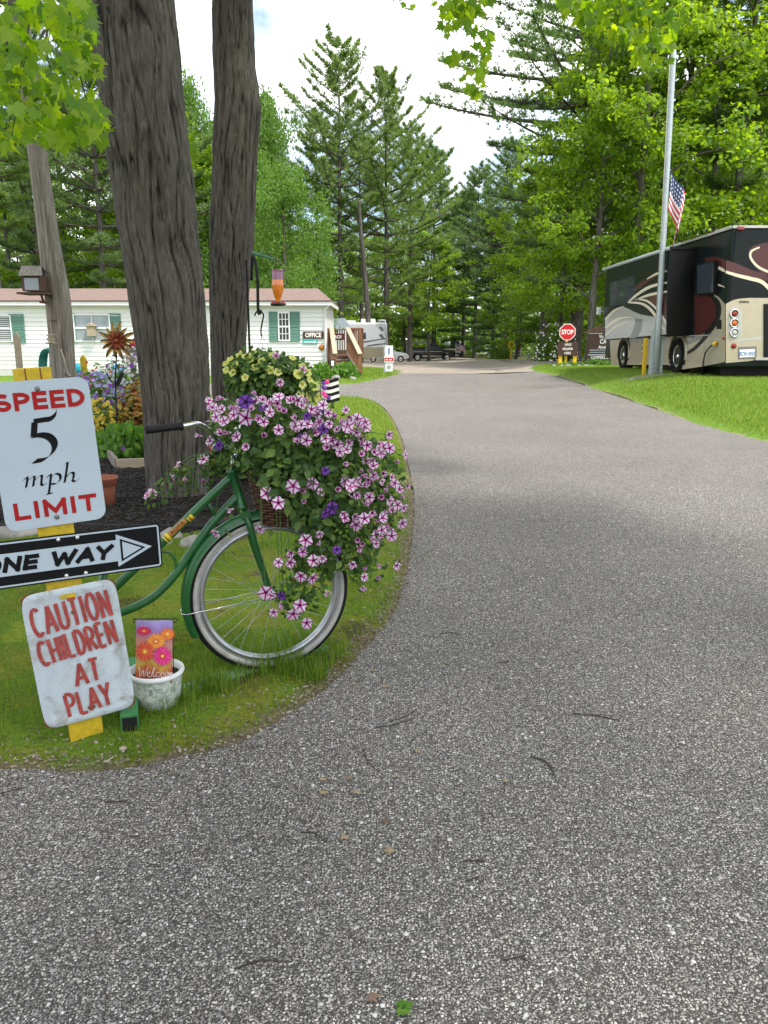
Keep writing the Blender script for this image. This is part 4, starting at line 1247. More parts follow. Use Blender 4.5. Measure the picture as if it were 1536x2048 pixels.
def orient(nrm, ydir=None, spin=0.0):
    n_ = Vector(nrm).normalized()
    if ydir is None:
        x = n_.orthogonal().normalized()
    else:
        x = Vector(ydir).cross(n_)
        x = x.normalized() if x.length > 1e-4 else n_.orthogonal().normalized()
    y = n_.cross(x)
    m_ = Matrix(((x.x, y.x, n_.x), (x.y, y.y, n_.y), (x.z, y.z, n_.z)))
    return (m_ @ Matrix.Rotation(spin, 3, 'Z')).to_4x4()
def place(name, me, parent, loc, rot4, s_):
    o_ = bpy.data.objects.new(name, me)
    COL.objects.link(o_)
    adopt(o_, parent)
    o_.matrix_basis = Matrix.Translation(Vector(loc)) @ rot4 @ Matrix.Diagonal((s_, s_, s_, 1))
    return o_
PYC = BK.y
plant = empty('petunia_plant', loc=(BK.x, BK.y, BKB + 0.02), label='pink and white striped petunias spilling from the bicycle basket', cat='flowering plant')
def z3(x, y): return (260 + x * .3906, 760 + y * .3906)
def pdepth(px, py):
    q = 1 - ((px - 600) / 250) ** 2 - ((py - 960) / 330) ** 2
    return PYC + 0.10 - 0.36 * math.sqrt(max(q, 0.0))
pc = at(600, 960, PYC)
FL = [(640,75),(470,150),(525,150),(595,195),(440,190),(715,115),(820,105),(835,130),(755,120),(715,165),(530,180),(500,270),(545,290),(465,275),(355,285),(685,285),(595,340),(845,195),(855,235),(1015,170),(1120,190),(1080,220),(1115,235),(1205,235),(1060,255),(945,270),(1160,270),(1180,305),(1075,370),(1110,355),(1275,330),(1330,350),(1300,340),(1210,415),(1230,460),(1220,510),(1340,500),(1355,530),(1420,540),(1285,600),(1305,570),(1205,630),(1300,690),(1130,580),(935,530),(835,545),(880,570),(975,575),(885,620),(700,580),(760,630),(965,700),(375,405),(245,435),(215,495),(290,510),(380,520),(90,590),(115,580),(515,665),(665,765),(900,820),(970,830),(970,790),(885,880),(940,925),(985,915),(825,885),(760,935),(820,935),(875,1005),(935,1015),(695,1090),(725,1096),(1010,1090),(870,1155),(835,1200),(905,1245),(770,1150),(735,1190),(1140,945),(1195,965),(1200,1010),(1195,1065),(1270,945),(1365,950),(1265,1010),(1290,770),(1340,800),(1280,800),(1395,735),(1310,750),(440,785),(420,820),(785,160),(880,130),(930,150),(1045,190),(910,225),(1000,300),(1140,300),(1250,500),(1330,620),(640,110),(560,170),(480,215),(410,210),(660,200),(1240,680),(1100,430),(1260,720),(970,215),(570,120),(1380,560),(1245,440),(1200,540),(1160,590),(1225,600),(1060,330),(1180,470),(1010,345),(680,100),(1290,520),(760,85),(860,105),(1170,235),(1020,225),(440,160),(700,135),(620,150),(1250,370),(1390,600),(1370,640),(1150,700),(1060,560),(1100,520)]
_r = random.Random(77)
while len(FL) < 205:
    a_, b_ = _r.uniform(400, 1420), _r.uniform(80, 860)
    if (b_ < 330 - .0 * a_ and b_ > 60 + max(0, a_ - 900) * .42) or (a_ > 1080 and b_ > 60 + (a_ - 900) * .55):
        FL.append((a_, b_))
FP = [(595,112),(680,140),(905,185),(920,240),(975,160),(990,255),(880,298),(1000,465),(1035,655),(1000,685),(1060,870),(775,1105),(455,335)]
big = {(700,580),(760,630),(935,530),(835,545),(900,820),(940,925),(935,1015),(695,1090),(870,1155),(905,1245),(875,1005),(835,1200),(1035,655),(595,112),(595,195),(375,405)}
rf = random.Random(11)
flower_pts = []
for lst, meshes, nm_ in ((FL, PM_S, 'petunia_bloom'), (FP, PM_P, 'purple_bloom')):
    for (zx, zy) in lst:
        px, py = z3(zx, zy)
        Yd = pdepth(px, py) - .045 + rf.uniform(-.04, .03)
        if px < 425: Yd = PYC + 0.05 + rf.uniform(-.04, .04)
        p = at(px, py, Yd)
        out = (p - pc); out.z *= 0.8
        tocam = (EYE - p).normalized()
        big_ = (zx, zy) in big
        nn = out.normalized() * (0.45 if big_ else 0.8) + tocam * (1.1 if big_ else 0.55) + Vector((rf.uniform(-.6, .6), rf.uniform(-.5, .4), rf.uniform(-.4, .6)))
        s_ = rf.uniform(.024, .029) if big_ else rf.uniform(.017, .025) * (.85 if nm_ == 'purple_bloom' else 1)
        place(nm_, (rf.choice(meshes[:2]) if big_ else rf.choice(meshes)), plant, p, orient(nn, None, rf.uniform(0, 6.28)), s_)
        flower_pts.append((p, nn.normalized(), s_))
outline = [z3(*q) for q in ((420,180),(560,110),(850,105),(1000,160),(1150,255),(1330,345),(1400,500),(1370,700),(1300,830),(1230,960),(1190,1060),(1120,1000),(1050,980),(1000,1050),(960,960),(880,1000),(850,880),(870,740),(800,640),(690,560),(600,470),(440,430),(420,300))]
sidep = [z3(*q) for q in ((60,620),(180,460),(330,400),(420,380),(430,560),(330,560),(170,620))]
lowp = [z3(*q) for q in ((800,880),(1000,880),(960,1160),(860,1230),(800,1180),(740,1150),(790,1000))]
def leafcloud(poly, n, dfun, spread, smin, smax, cpt, upb=0.5):
    P = np.array(poly); lo, hi = P.min(0), P.max(0)
    Q = rng.uniform(lo, hi, (n * 3, 2)); Q = Q[inpoly(Q, poly)][:n]
    W = np.array([at(a, b, dfun(a, b) + rng.uniform(*spread)) for a, b in Q])
    out = unit(W - np.array(cpt))
    nr = out * 0.6 + rng.normal(0, .45, W.shape) + np.array([0, -.25, upb])
    return scatter(ovV, ovF, W, frames(nr, rng.uniform(0, 6.28, len(W))), rng.uniform(smin, smax, len(W)))
VF = [leafcloud(outline, 5200, pdepth, (-0.01, 0.26), .014, .034, pc), leafcloud(outline, 260, pdepth, (-0.03, 0.0), .03, .048, pc),
      leafcloud([z3(*q) for q in ((560,300),(1000,330),(1150,480),(1150,800),(1000,760),(870,720),(760,560),(560,430))], 330, pdepth, (-.035, .05), .035, .058, pc),
      leafcloud(sidep, 170, lambda a, b: PYC + .06, (-.05, .08), .018, .034, pc), leafcloud(lowp, 260, pdepth, (-.02, .1), .018, .035, pc)]
# small leaves behind each bloom
pp = np.array([p - n_ * s_ * 1.5 + Vector((rf.uniform(-.03, .03), rf.uniform(-.02, .03), rf.uniform(-.04, .01))) for p, n_, s_ in flower_pts for _ in range(4)])
VF.append(scatter(ovV, ovF, pp, frames(rng.normal(0, .6, pp.shape) + np.array([0, -.3, .5]), rng.uniform(0, 6.28, len(pp))), rng.uniform(.018, .035, len(pp))))
V, Fc = cat_vf(VF)
o = link_mesh('foliage', np_mesh('foliage', V, Fc, MT['petunia_leaf']), plant); o['kind'] = 'stuff'
mb = MB()
rim_c = Vector((BK.x, BK.y, BKB + BH * .95))
for p, n_, s_ in flower_pts[::3]:
    base = p - n_ * s_ * 1.05
    side = Vector((base.x - rim_c.x, base.y - rim_c.y, 0)); 
    s0 = rim_c + side.normalized() * min(0.13, side.length)
    mid = s0.lerp(base, .5) + Vector((0, 0, 0.06 if base.z > rim_c.z - .1 else 0.10)) + side.normalized() * 0.04
    mb.tube(bez([s0, mid, base], 4), 0.0016, 4, caps=False)
o = mb.build('stems', MT['stem'], plant); o['kind'] = 'stuff'

# ---------------------------------------------------------------- maple trunks with furrowed bark
def vnoise(u, v, nu, seed=0):
    """value noise, periodic in u with nu cells"""
    g = np.random.default_rng(seed).random((nu, 4096))
    i, j = np.floor(u).astype(int), np.floor(v).astype(int)
    fu, fv = ss(u - i), ss(v - j)
    i0, i1 = i % nu, (i + 1) % nu
    j0, j1 = j % 4096, (j + 1) % 4096
    return (g[i0, j0] * (1 - fu) + g[i1, j0] * fu) * (1 - fv) + (g[i0, j1] * (1 - fu) + g[i1, j1] * fu) * fv
def big_trunk(name, prof, Y, parent, seg=200, dz=0.012, seed=1, lump=(), ztop=4.6):
    """prof: (py, xl, xr) outline rows in the picture, at distance Y"""
    rows = []
    for py, xl, xr in prof:
        a, b = at(xl, py, Y), at(xr, py, Y)
        rows.append((a.z, (a.x + b.x) / 2, (b.x - a.x) / 2))
    rows.sort()
    zk = np.array([r_[0] for r_ in rows]); xk = np.array([r_[1] for r_ in rows]); rk = np.array([r_[2] for r_ in rows])
    z = np.arange(-0.05, ztop, dz)
    sm = lambda v: np.convolve(np.pad(v, 20, mode='edge'), np.hanning(41) / np.hanning(41).sum(), 'valid')
    xc = sm(np.interp(z, zk, xk)); rad = sm(np.interp(z, zk, rk))
    rad = rad * (1 + 0.20 * np.exp(-np.maximum(z, 0) / 0.16))
    A = np.linspace(0, 2 * PI, seg, endpoint=False)
    ZZ, AA = np.meshgrid(z, A, indexing='ij')
    U = AA / (2 * PI)
    mea = 0.9 * (vnoise(U * 8, ZZ * 2.2, 8, seed) - .5)
    nf = 56
    a1 = vnoise(U * nf + mea * 3.0, ZZ * 2.0, nf, seed + 1)
    a2 = vnoise(U * nf * 2 + mea * 6, ZZ * 4.5, nf * 2, seed + 2)
    a3 = vnoise(U * 12, ZZ * 3, 12, seed + 3)
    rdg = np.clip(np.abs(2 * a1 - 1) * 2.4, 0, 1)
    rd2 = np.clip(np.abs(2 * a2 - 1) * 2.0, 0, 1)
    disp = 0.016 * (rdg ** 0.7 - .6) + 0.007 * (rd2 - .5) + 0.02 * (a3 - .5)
    but = 0.10 * np.exp(-np.maximum(ZZ, 0) / 0.22) * (np.cos(5 * AA + seed) * .5 + .2)
    RR = rad[:, None] + disp + but * rad[:, None]
    for lz, la, lr, lh in lump:
        da = (AA - la + PI) % (2 * PI) - PI
        RR = RR + lh * np.exp(-((ZZ - lz) / lr) ** 2 - (da * rad[:, None] / lr) ** 2)
    X = xc[:, None] + RR * np.cos(AA)
    Yy = Y + 0.0 * ZZ + RR * np.sin(AA)
    V = np.stack([X.ravel(), Yy.ravel(), ZZ.ravel()], 1)
    n = len(z)
    ii_ = np.arange(n - 1)[:, None] * seg
    kk = np.arange(seg)[None]
    Fq = np.stack([(ii_ + kk), (ii_ + (kk + 1) % seg), (ii_ + seg + (kk + 1) % seg), (ii_ + seg + kk)], 2).reshape(-1, 4)
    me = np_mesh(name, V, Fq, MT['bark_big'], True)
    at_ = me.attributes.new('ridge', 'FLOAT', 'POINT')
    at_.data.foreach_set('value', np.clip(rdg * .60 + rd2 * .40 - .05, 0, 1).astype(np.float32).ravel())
    return link_mesh(name, me, parent), Vector((float(xc[-1]), Y, ztop)), float(rad[-1])
lfV = [(0, .25, .0), (0, 0, -.02), (.16, -.06, -.03), (.36, -.16, -.10), (.34, .02, -.06), (.50, .10, -.10), (.42, .20, -.06), (.64, .46, -.14), (.44, .44, -.06), (.28, .42, -.02), (.30, .62, -.06), (.14, .60, -.03), (0, 1.0, -.12)]
lfV = lfV + [(-x, y, z) for x, y, z in lfV[-2:1:-1]]
nl = len(lfV) - 1
lfF = [(0, 1 + k, 1 + (k + 1) % nl) for k in range(nl)]
LEAF_ME = []
for s_ in range(4):
    rr_ = random.Random(s_)
    me = bpy.data.meshes.new('maple_leaf')
    fold = rr_.uniform(.1, .5)
    me.from_pydata([(x * rr_.uniform(.93, 1.05), y, z + fold * abs(x) * .5 - .2 * rr_.random() * y * y) for x, y, z in lfV], [], lfF)
    me.materials.append(MT['maple_leaf']); me.polygons.foreach_set('use_smooth', [True] * len(lfF)); me.update()
    LEAF_ME.append(me)
def leaf_frames(n, toward=(0, -.5, .35), droop=0.9):
    y = unit(rng.normal(0, .6, (n, 3)) + np.array([0, 0, -droop]))
    nn = rng.normal(0, .55, (n, 3)) + np.array(toward)
    x = unit(np.cross(y, nn))
    nn = np.cross(x, y)
    return np.stack([x, y, nn], 2)
def hang_leaves(branch, poly, drange, n_obj, n_joined, size, bias=1.0):
    P = np.array(poly, float); lo, hi = P.min(0), P.max(0)
    Q = rng.uniform(lo, hi, ((n_obj + n_joined) * 12, 2)); Q = Q[inpoly(Q, poly)]
    # leaves gather in sprays
    w_ = fbm(Q, 0.030, 3, 5.0)
    Q = Q[rng.random(len(Q)) < np.clip((w_ - .30) * 2.6, 0.02, 1)][:n_obj + n_joined]
    D = rng.uniform(*drange, len(Q))
    W = np.array([at(a, b, d) for (a, b), d in zip(Q, D)])
    fr = leaf_frames(len(Q))
    s_ = rng.uniform(size * .75, size * 1.2, len(Q))
    order = np.argsort(D)
    for i in order[:n_obj]:
        o_ = bpy.data.objects.new('leaf', LEAF_ME[i % 4])
        COL.objects.link(o_)
        o_.parent = branch
        m_ = Matrix(fr[i].tolist()).to_4x4() @ Matrix.Diagonal((s_[i], s_[i], s_[i], 1))
        m_.translation = Vector(W[i])
        o_.matrix_basis = m_
    rest = order[n_obj:]
    if len(rest):
        V, Fc = scatter(np.array(lfV), np.array(lfF), W[rest], fr[rest], s_[rest])
        o_ = link_mesh('leaves', np_mesh('leaves', V, Fc, MT['maple_leaf'], True), branch); o_['kind'] = 'stuff'
    return W
def crown_leaves(c, rad, n, size, mat, parent, floor=None, name='crown'):
    Q = rng.normal(0, 1, (n * 3, 3)); Q = unit(Q) * (rng.random((n * 3, 1)) ** .45)
    # clumped
    cl = unit(rng.normal(0, 1, (150, 3))) * (rng.random((150, 1)) ** .4)
    Q = cl[rng.integers(0, 150, n * 3)] + Q * .17
    W = Q * np.array(rad) + np.array(c)
    if floor is not None: W = W[floor(W)]
    W = W[:n]
    fr = leaf_frames(len(W), (0, 0, .9), .4)
    V, Fc = scatter(np.array([(0, 0, 0), (.45, .45, -.08), (0, 1, -.1), (-.45, .45, -.08)]), np.array([(0, 1, 2, 3)]), W, fr, rng.uniform(size * .8, size * 1.3, len(W)))
    o_ = link_mesh(name, np_mesh(name, V, Fc, mat), parent); o_['kind'] = 'stuff'
    return o_
over = lambda W: W[:, 2] > 2.0 + 0.43 * np.maximum(W[:, 1], 0)
mapleA = empty('maple_tree', loc=at(362, 1005, 6.7), label='thick leaning maple trunk with furrowed bark behind the bicycle', cat='tree')
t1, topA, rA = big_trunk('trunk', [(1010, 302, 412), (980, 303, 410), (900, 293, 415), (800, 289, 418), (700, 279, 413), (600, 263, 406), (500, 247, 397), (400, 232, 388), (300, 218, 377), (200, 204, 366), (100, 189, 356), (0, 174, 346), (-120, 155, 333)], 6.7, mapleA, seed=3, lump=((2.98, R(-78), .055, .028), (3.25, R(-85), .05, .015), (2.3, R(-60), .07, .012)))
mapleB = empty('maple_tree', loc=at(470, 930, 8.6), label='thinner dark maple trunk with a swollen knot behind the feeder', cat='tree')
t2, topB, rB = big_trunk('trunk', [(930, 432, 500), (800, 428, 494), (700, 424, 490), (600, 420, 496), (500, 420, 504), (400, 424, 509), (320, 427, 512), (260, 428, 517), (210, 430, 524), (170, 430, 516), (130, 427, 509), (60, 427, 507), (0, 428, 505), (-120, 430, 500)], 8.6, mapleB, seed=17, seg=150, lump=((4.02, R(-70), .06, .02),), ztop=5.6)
def limbs(tree, top, r0, dirs, name='limb'):
    for dx, dy, dz, f_ in dirs:
        p1_ = top + Vector((dx * .45, dy * .45, dz * .55))
        p2_ = top + Vector((dx, dy, dz))
        mb_ = MB(); mb_.tube(bez([top - Vector((0, 0, .15)), p1_, p2_], 5), [r0 * f_ * (1 - .8 * i / 10) for i in range(11)], 10); mb_.build(name, MT['bark'], tree)
limbs(mapleA, topA, rA, ((-1.5, .3, 5, .95), (-3.5, -1.5, 4, .5), (.8, 1.2, 4.5, .6), (-1, -2.6, 3.6, .45)))
limbs(mapleB, topB, rB, ((.3, .6, 5, .95), (2.6, -.6, 4, .5), (-.8, 2.4, 4.2, .5), (1.6, -2.4, 3.4, .45)))
crown_leaves((-3.0, 6.5, 9.2), (4.0, 4.4, 3.4), 6000, .17, MT['maple_far'], mapleA, over)
crown_leaves((0.1, 5.9, 10.2), (4.0, 4.0, 3.2), 8000, .17, MT['maple_far'], mapleB, over)
# low bough hanging in at the upper left
mb = MB()
bough = bez([topA + Vector((-.2, -.1, .3)), at(120, -160, 5.6), at(40, -60, 5.0), at(20, 20, 4.6), at(-30, 60, 4.4)], 6)
mb.tube(bough, [.05 - .04 * i / (len(bough) - 1) for i in range(len(bough))], 8)
for pa in ([(60, -40, 4.8), (58, 40, 4.5), (48, 130, 4.3), (20, 290, 4.2)], [(0, 5, 4.4), (40, 12, 4.4), (60, 25, 4.4)], [(130, -20, 4.8), (150, 80, 4.6), (165, 170, 4.6), (190, 250, 4.6)], [(100, -20, 4.8), (95, 110, 4.7), (130, 220, 4.6), (140, 270, 4.6)], [(20, -10, 4.3), (15, 120, 4.2), (40, 220, 4.2), (60, 250, 4.2)], [(90, 60, 4.6), (60, 110, 4.5), (10, 150, 4.4)]):
    q = bez([at(*a_) for a_ in pa], 5)
    mb.tube(q, [.008 - .006 * i / (len(q) - 1) for i in range(len(q))], 5)
brA = mb.build('bough', MT['twig'], mapleA)
hang_leaves(brA, [(-40, -30), (160, -30), (182, 20), (196, 110), (192, 170), (212, 230), (214, 276), (190, 296), (150, 282), (95, 290), (62, 262), (20, 300), (-40, 290)], (3.9, 5.6), 300, 450, .080)
hang_leaves(brA, [(372, 262), (384, 258), (406, 300), (398, 322), (378, 305)], (7.3, 7.6), 0, 14, .10)
# leafy sprays hanging in at the top right
mb = MB()
mapleC = empty('maple_tree', loc=(5.2, -2.6, 0), label='overhanging maple whose leafy sprays hang in along the top edge', cat='tree')
tv_ = MB(); q = bez([(5.2, -2.6, -.2), (5.1, -2.6, 2), (5.0, -2.4, 5), (4.4, -1.8, 8.5)], 6); tv_.tube(q, [.34 - .22 * i / (len(q) - 1) for i in range(len(q))], 16); tv_.build('trunk', MT['bark'], mapleC)
limbs(mapleC, Vector((5.0, -2.4, 5)), .2, ((-3.5, 1.5, 4, .8), (1.5, -2, 4, .7), (-2, 3.6, 4.4, .8), (-4, -1, 3, .6)))
crown_leaves((3.0, -0.4, 9.2), (4.6, 4.6, 3.4), 11000, .17, MT['maple_far'], mapleC, over)
bough = bez([(5.0, -2.4, 5), (4.8, 2, 6.6), (4.2, 5.5, 6.2), at(1330, -60, 7.4), at(1150, -60, 7.6), at(960, -70, 7.8), at(800, -90, 8.0)], 6)
mb.tube(bough, [.06 - .05 * i / (len(bough) - 1) for i in range(len(bough))], 8)
for pa in ([(935, -75, 7.8), (932, 0, 7.6), (936, 60, 7.5), (938, 150, 7.5)], [(1255, -60, 7.5), (1290, 10, 7.3), (1300, 60, 7.3), (1305, 110, 7.3)], [(1120, -60, 7.6), (1160, -10, 7.5), (1190, 40, 7.5)], [(820, -120, 7.9), (810, -30, 7.8), (800, 10, 7.8)], [(1230, -50, 7.5), (1240, 20, 7.4), (1225, 65, 7.4)]):
    q = bez([at(*a_) for a_ in pa], 5)
    mb.tube(q, [.007 - .005 * i / (len(q) - 1) for i in range(len(q))], 5)
brB = mb.build('bough', MT['twig'], mapleC)
hang_leaves(brB, [(882, -20), (962, -20), (984, 70), (980, 120), (966, 180), (950, 196), (922, 182), (908, 130), (892, 110), (886, 60)], (7.2, 7.9), 100, 60, .085)
hang_leaves(brB, [(770, -40), (1005, -40), (1000, 14), (960, 28), (880, 22), (800, 16)], (7.4, 8.2), 50, 30, .085)
hang_leaves(brB, [(1080, -40), (1365, -40), (1352, 50), (1342, 118), (1310, 134), (1272, 128), (1268, 86), (1222, 74), (1170, 52), (1110, 22)], (6.9, 7.8), 150, 330, .085)
# ---------------------------------------------------------------- pots and garden things round the trunks
def lz(p, extra=0.0):
    return Vector((p.x, p.y, float(tz(p.x, p.y)) + extra))
pot = lz(gnd(318, 1424), 0.02)
pt = empty('white_pot', loc=pot, label='speckled white plastic flower pot beside the caution sign', cat='pot')
mb = MB()
mb.lathe([(0.066, 0), (0.074, .002), (0.088, .06), (0.095, .125), (0.096, .145)], 36, Matrix.Translation(pot)); mb.build('bowl', MT['pot_white'], pt)
mb = MB(); mb.lathe([(0.096, .143), (0.104, .145), (0.107, .152), (0.105, .162), (0.098, .165), (0.092, .160), (0.089, .12)], 36, Matrix.Translation(pot)); mb.build('rim', MT['pot_rim'], pt)
mb = MB(); mb.lathe([(0.0915, .135), (0.05, .138), (0.0001, .139)], 24, Matrix.Translation(pot)); mb.build('soil', MT['pot_soil'], pt)
# welcome flag on a wire hanger, stuck in the pot
wf = empty('welcome_flag', loc=pot + Vector((-.01, -.02, .12)), label='small garden flag with printed daisies and the word Welcome', cat='garden flag')
Yf = pot.y - 0.045
c_ = [at(272, 1240, Yf + .01), at(345, 1241, Yf), at(344, 1367, Yf - .02), at(270, 1372, Yf - .02)]
MT['flag_print'], n_, out_ = _new('flag_print')
co_ = _coord(n_, (1, 1, 1), 'Generated')
sx_ = n_.nodes.new('ShaderNodeSeparateXYZ'); n_.links.new(co_, sx_.inputs[0])
wv = _math(n_, 'ADD', sx_.outputs[2], _math(n_, 'MULTIPLY', _math(n_, 'SUBTRACT', _noise(n_, co_, 5, 4), .5), .35))
rp_ = _ramp(n_, [(0.05, (0.30, 0.06, 0.03)), (0.22, (0.42, 0.10, 0.04)), (0.34, (0.55, 0.38, 0.06)), (0.48, (0.50, 0.35, 0.22)), (0.70, (0.55, 0.20, 0.20)), (0.86, (0.30, 0.20, 0.50)), (1.0, (0.38, 0.32, 0.60))])
n_.links.new(wv, rp_.inputs[0]); _bsdf(n_, out_, rp_.outputs[0], .7)
mb = MB(); N_ = 10
vs = []
for j in range(N_ + 1):
    for i in range(N_ + 1):
        u, v = i / N_, j / N_
        p = c_[3].lerp(c_[2], u).lerp(c_[0].lerp(c_[1], u), v)
        vs.append(p + Vector((0, .003 * math.sin(u * 7 + v * 2), 0)))
fs = [(j*(N_+1)+i, j*(N_+1)+i+1, (j+1)*(N_+1)+i+1, (j+1)*(N_+1)+i) for j in range(N_) for i in range(N_)]
mb.add(vs, fs, 0, True); cloth = mb.build('cloth', MT['flag_print'], wf)
fr_ = (c_[1] - c_[0]).normalized(); fu_ = (c_[0] - c_[3]).normalized(); fn_ = fr_.cross(fu_)
def daisy(px, py, r_, col, lev, npet=20, squash=1.0):
    c0 = onplane(px, py, c_[3].lerp(c_[1], .5) + fn_ * (.004 + .0006 * lev), fn_)
    vs, fs, mi = [], [], []
    m_ = MB()
    for k in range(npet):
        a = 2 * PI * k / npet
        for (q, w_) in ((1.0, .75),):
            d_ = fr_ * math.cos(a) + fu_ * math.sin(a) * squash; t_ = fr_ * -math.sin(a) + fu_ * math.cos(a) * squash
            b_ = c0 + fn_ * (.00012 * (k % 3))
            w2 = r_ * PI / npet * .95
            m_.add([b_ + d_ * r_ * .22, b_ + d_ * r_ * .6 + t_ * w2, b_ + d_ * r_ * q * (1 + .06 * (k % 2)), b_ + d_ * r_ * .6 - t_ * w2], [(0, 1, 2, 3)], k % 2)
    ca = c0 + fn_ * .0004
    m_.add([ca + (fr_ * math.cos(2*PI*k/14) + fu_ * math.sin(2*PI*k/14) * squash) * r_ * .30 for k in range(14)], [tuple(range(14))], 2)
    ca = c0 + fn_ * .0006
    m_.add([ca + (fr_ * math.cos(2*PI*k/12) + fu_ * math.sin(2*PI*k/12) * squash) * r_ * .13 for k in range(12)], [tuple(range(12))], 3)
    m_.build('printed_daisy', col, cloth)
fl = lambda n0, c0: M(n0, c0, .7, var=.1)
MT['pr_red'], MT['pr_red2'] = fl('print_red', (.62, .05, .04)), fl('print_coral', (.72, .14, .06))
MT['pr_or'], MT['pr_or2'] = fl('print_orange', (.78, .24, .02)), fl('print_tangerine', (.80, .34, .06))
MT['pr_pk'], MT['pr_pk2'] = fl('print_pink', (.62, .02, .16)), fl('print_rose', (.72, .06, .28))
MT['pr_ye'] = fl('print_yellow', (.85, .65, .15))
daisy(288, 1262, .032, [MT['pr_red'], MT['pr_pk'], MT['pr_red2'], MT['pr_ye']], 0, 18, .6)
daisy(335, 1268, .030, [MT['pr_or'], MT['pr_red2'], MT['pr_or2'], MT['pr_ye']], 1, 18, .8)
daisy(312, 1283, .041, [MT['pr_or'], MT['pr_or2'], MT['pr_red2'], MT['pr_ye']], 2, 24, .8)
daisy(290, 1303, .041, [MT['pr_red'], MT['pr_red2'], MT['pr_or'], MT['pr_ye']], 3, 24)
daisy(325, 1312, .040, [MT['pr_pk'], MT['pr_pk2'], MT['pr_red'], MT['pr_ye']], 4, 24)
mb = MB()
def wl(pts, k=0):
    q = [onplane(a, b, c_[3].lerp(c_[1], .5) + fn_ * (.0052), fn_) for a, b in pts]
    mb.tube(bez(q, 4), .0010, 4, caps=False)
for g in ([(275, 1338), (279, 1336), (280, 1354), (287, 1340), (288, 1354), (296, 1334)], [(293, 1350), (299, 1347), (298, 1343), (294, 1349), (300, 1354), (304, 1350)], [(303, 1350), (309, 1334), (306, 1352), (311, 1352)], [(319, 1345), (313, 1346), (313, 1354), (320, 1352)], [(325, 1345), (321, 1350), (326, 1354), (329, 1348), (325, 1345)], [(331, 1354), (332, 1345), (336, 1345), (335, 1353), (339, 1345), (340, 1353)], [(341, 1350), (345, 1347), (342, 1345), (341, 1353), (346, 1352)]): wl(g)
mb.build('lettering', MT['letter_white'], cloth)
mb = MB()
wy = Yf + .012
mb.tube([at(268, 1238, wy), at(345, 1238, wy), at(351, 1236, wy), at(354, 1241, wy), at(349, 1246, wy), at(346, 1242, wy)], .0018, 6)
mb.tube([at(344, 1239, wy), Vector((at(344, 1300, wy).x, wy, pot.z + .13))], .0018, 6)
mb.tube([at(268, 1236, wy), at(268, 1246, wy)], .0018, 6)
mb.build('wire_hanger', MT['black'], wf)

tp = lz(gnd(214, 1034), 0.06)
tt_ = empty('terracotta_pot', loc=tp, label='terracotta pot on the mulch partly behind the speed sign', cat='pot')
mb = MB(); mb.lathe([(.062, 0), (.066, 0), (.085, .20), (.088, .215)], 28, Matrix.Translation(tp)); mb.build('bowl', MT['terracotta'], tt_)
mb = MB(); mb.lathe([(.088, .205), (.098, .207), (.102, .255), (.112, .262), (.112, .276), (.100, .278), (.092, .24)], 28, Matrix.Translation(tp)); mb.build('rim', MT['terracotta'], tt_)
mb = MB(); mb.lathe([(.094, .235), (.0001, .24)], 20, Matrix.Translation(tp)); mb.build('soil', MT['pot_soil'], tt_)
# planks edging the raised bed
a, b = at(236, 968, 8.0), at(312, 960, 8.1)
pk = empty('plank_edging', loc=(a.x, a.y, 0.05), label='pale timber edging of the raised bed', cat='edging')
mb = MB(); mb.bar((a.x, a.y, .12), (b.x + .2, b.y + .05, .12), .04, .16); mb.build('board', MT['plank'], pk)
mb = MB(); c1 = at(212, 905, 9.0); mb.bar((a.x, a.y, .13), (c1.x - .1, c1.y + .2, .13), .04, .16); mb.build('board', MT['oldwood'], pk)
# fieldstones along the front of the bed
def stone(p, s_, sd):
    r_ = random.Random(sd)
    bm = bmesh.new(); bmesh.ops.create_icosphere(bm, subdivisions=2, radius=1)
    sx, sy, sz = s_ * r_.uniform(.8, 1.3), s_ * r_.uniform(.7, 1), s_ * r_.uniform(.5, .75)
    off = Vector((sd * 3.1, sd, 0))
    for v in bm.verts:
        q = v.co * (1 + .28 * noise.noise(v.co * 1.3 + off))
        v.co = Vector((q.x * sx, q.y * sy, q.z * sz))
    me = bpy.data.meshes.new('stone'); bm.to_mesh(me); bm.free(); me.materials.append(MT['stone'])
    me.polygons.foreach_set('use_smooth', [True] * len(me.polygons))
    o_ = link_mesh('edging_stone', me); o_.location = Vector(p) + Vector((0, 0, sz * .35)); o_.rotation_euler = (0, 0, r_.uniform(0, 6))
    return o_
stones = [(6, 1082, .10, 'flat grey fieldstone at the left edge behind the speed sign'), (38, 1078, .11, 'rounded fieldstone under the speed sign'), (75, 1074, .08, 'small pale fieldstone beside the yellow post'), (205, 1094, .09, 'low fieldstone above the arrow tip of the one way sign'), (342, 1082, .09, 'pale fieldstone between the bicycle tubes'), (385, 1098, .10, 'wide fieldstone left of the mudguard'), (420, 1090, .08, 'fieldstone seen behind the mudguard'), (325, 1098, .08, 'fieldstone beside the lower bicycle tube'), (466, 1076, .09, 'fieldstone seen through the front wheel'), (508, 1072, .08, 'fieldstone behind the fork blades'), (548, 1070, .09, 'fieldstone behind the hanging petunias')]
for i, (px, py, s_, lb) in enumerate(stones):
    tag(stone(lz(gnd(px, py), .01), s_, i + 1), lb, 'stone', 'stones edging the mulch bed')
mb = MB(); q = bez([(*gnd(-60, 1066).xy, .05), (*gnd(150, 1066).xy, .05), (*gnd(330, 1068).xy, .05), (*gnd(430, 1062).xy, .05), (*gnd(520, 1040).xy, .05)], 6)
mb.tube(q, .028, 8); tag(mb.build('garden_hose', MT['black']), 'black plastic edging pipe lying behind the stones', 'edging')

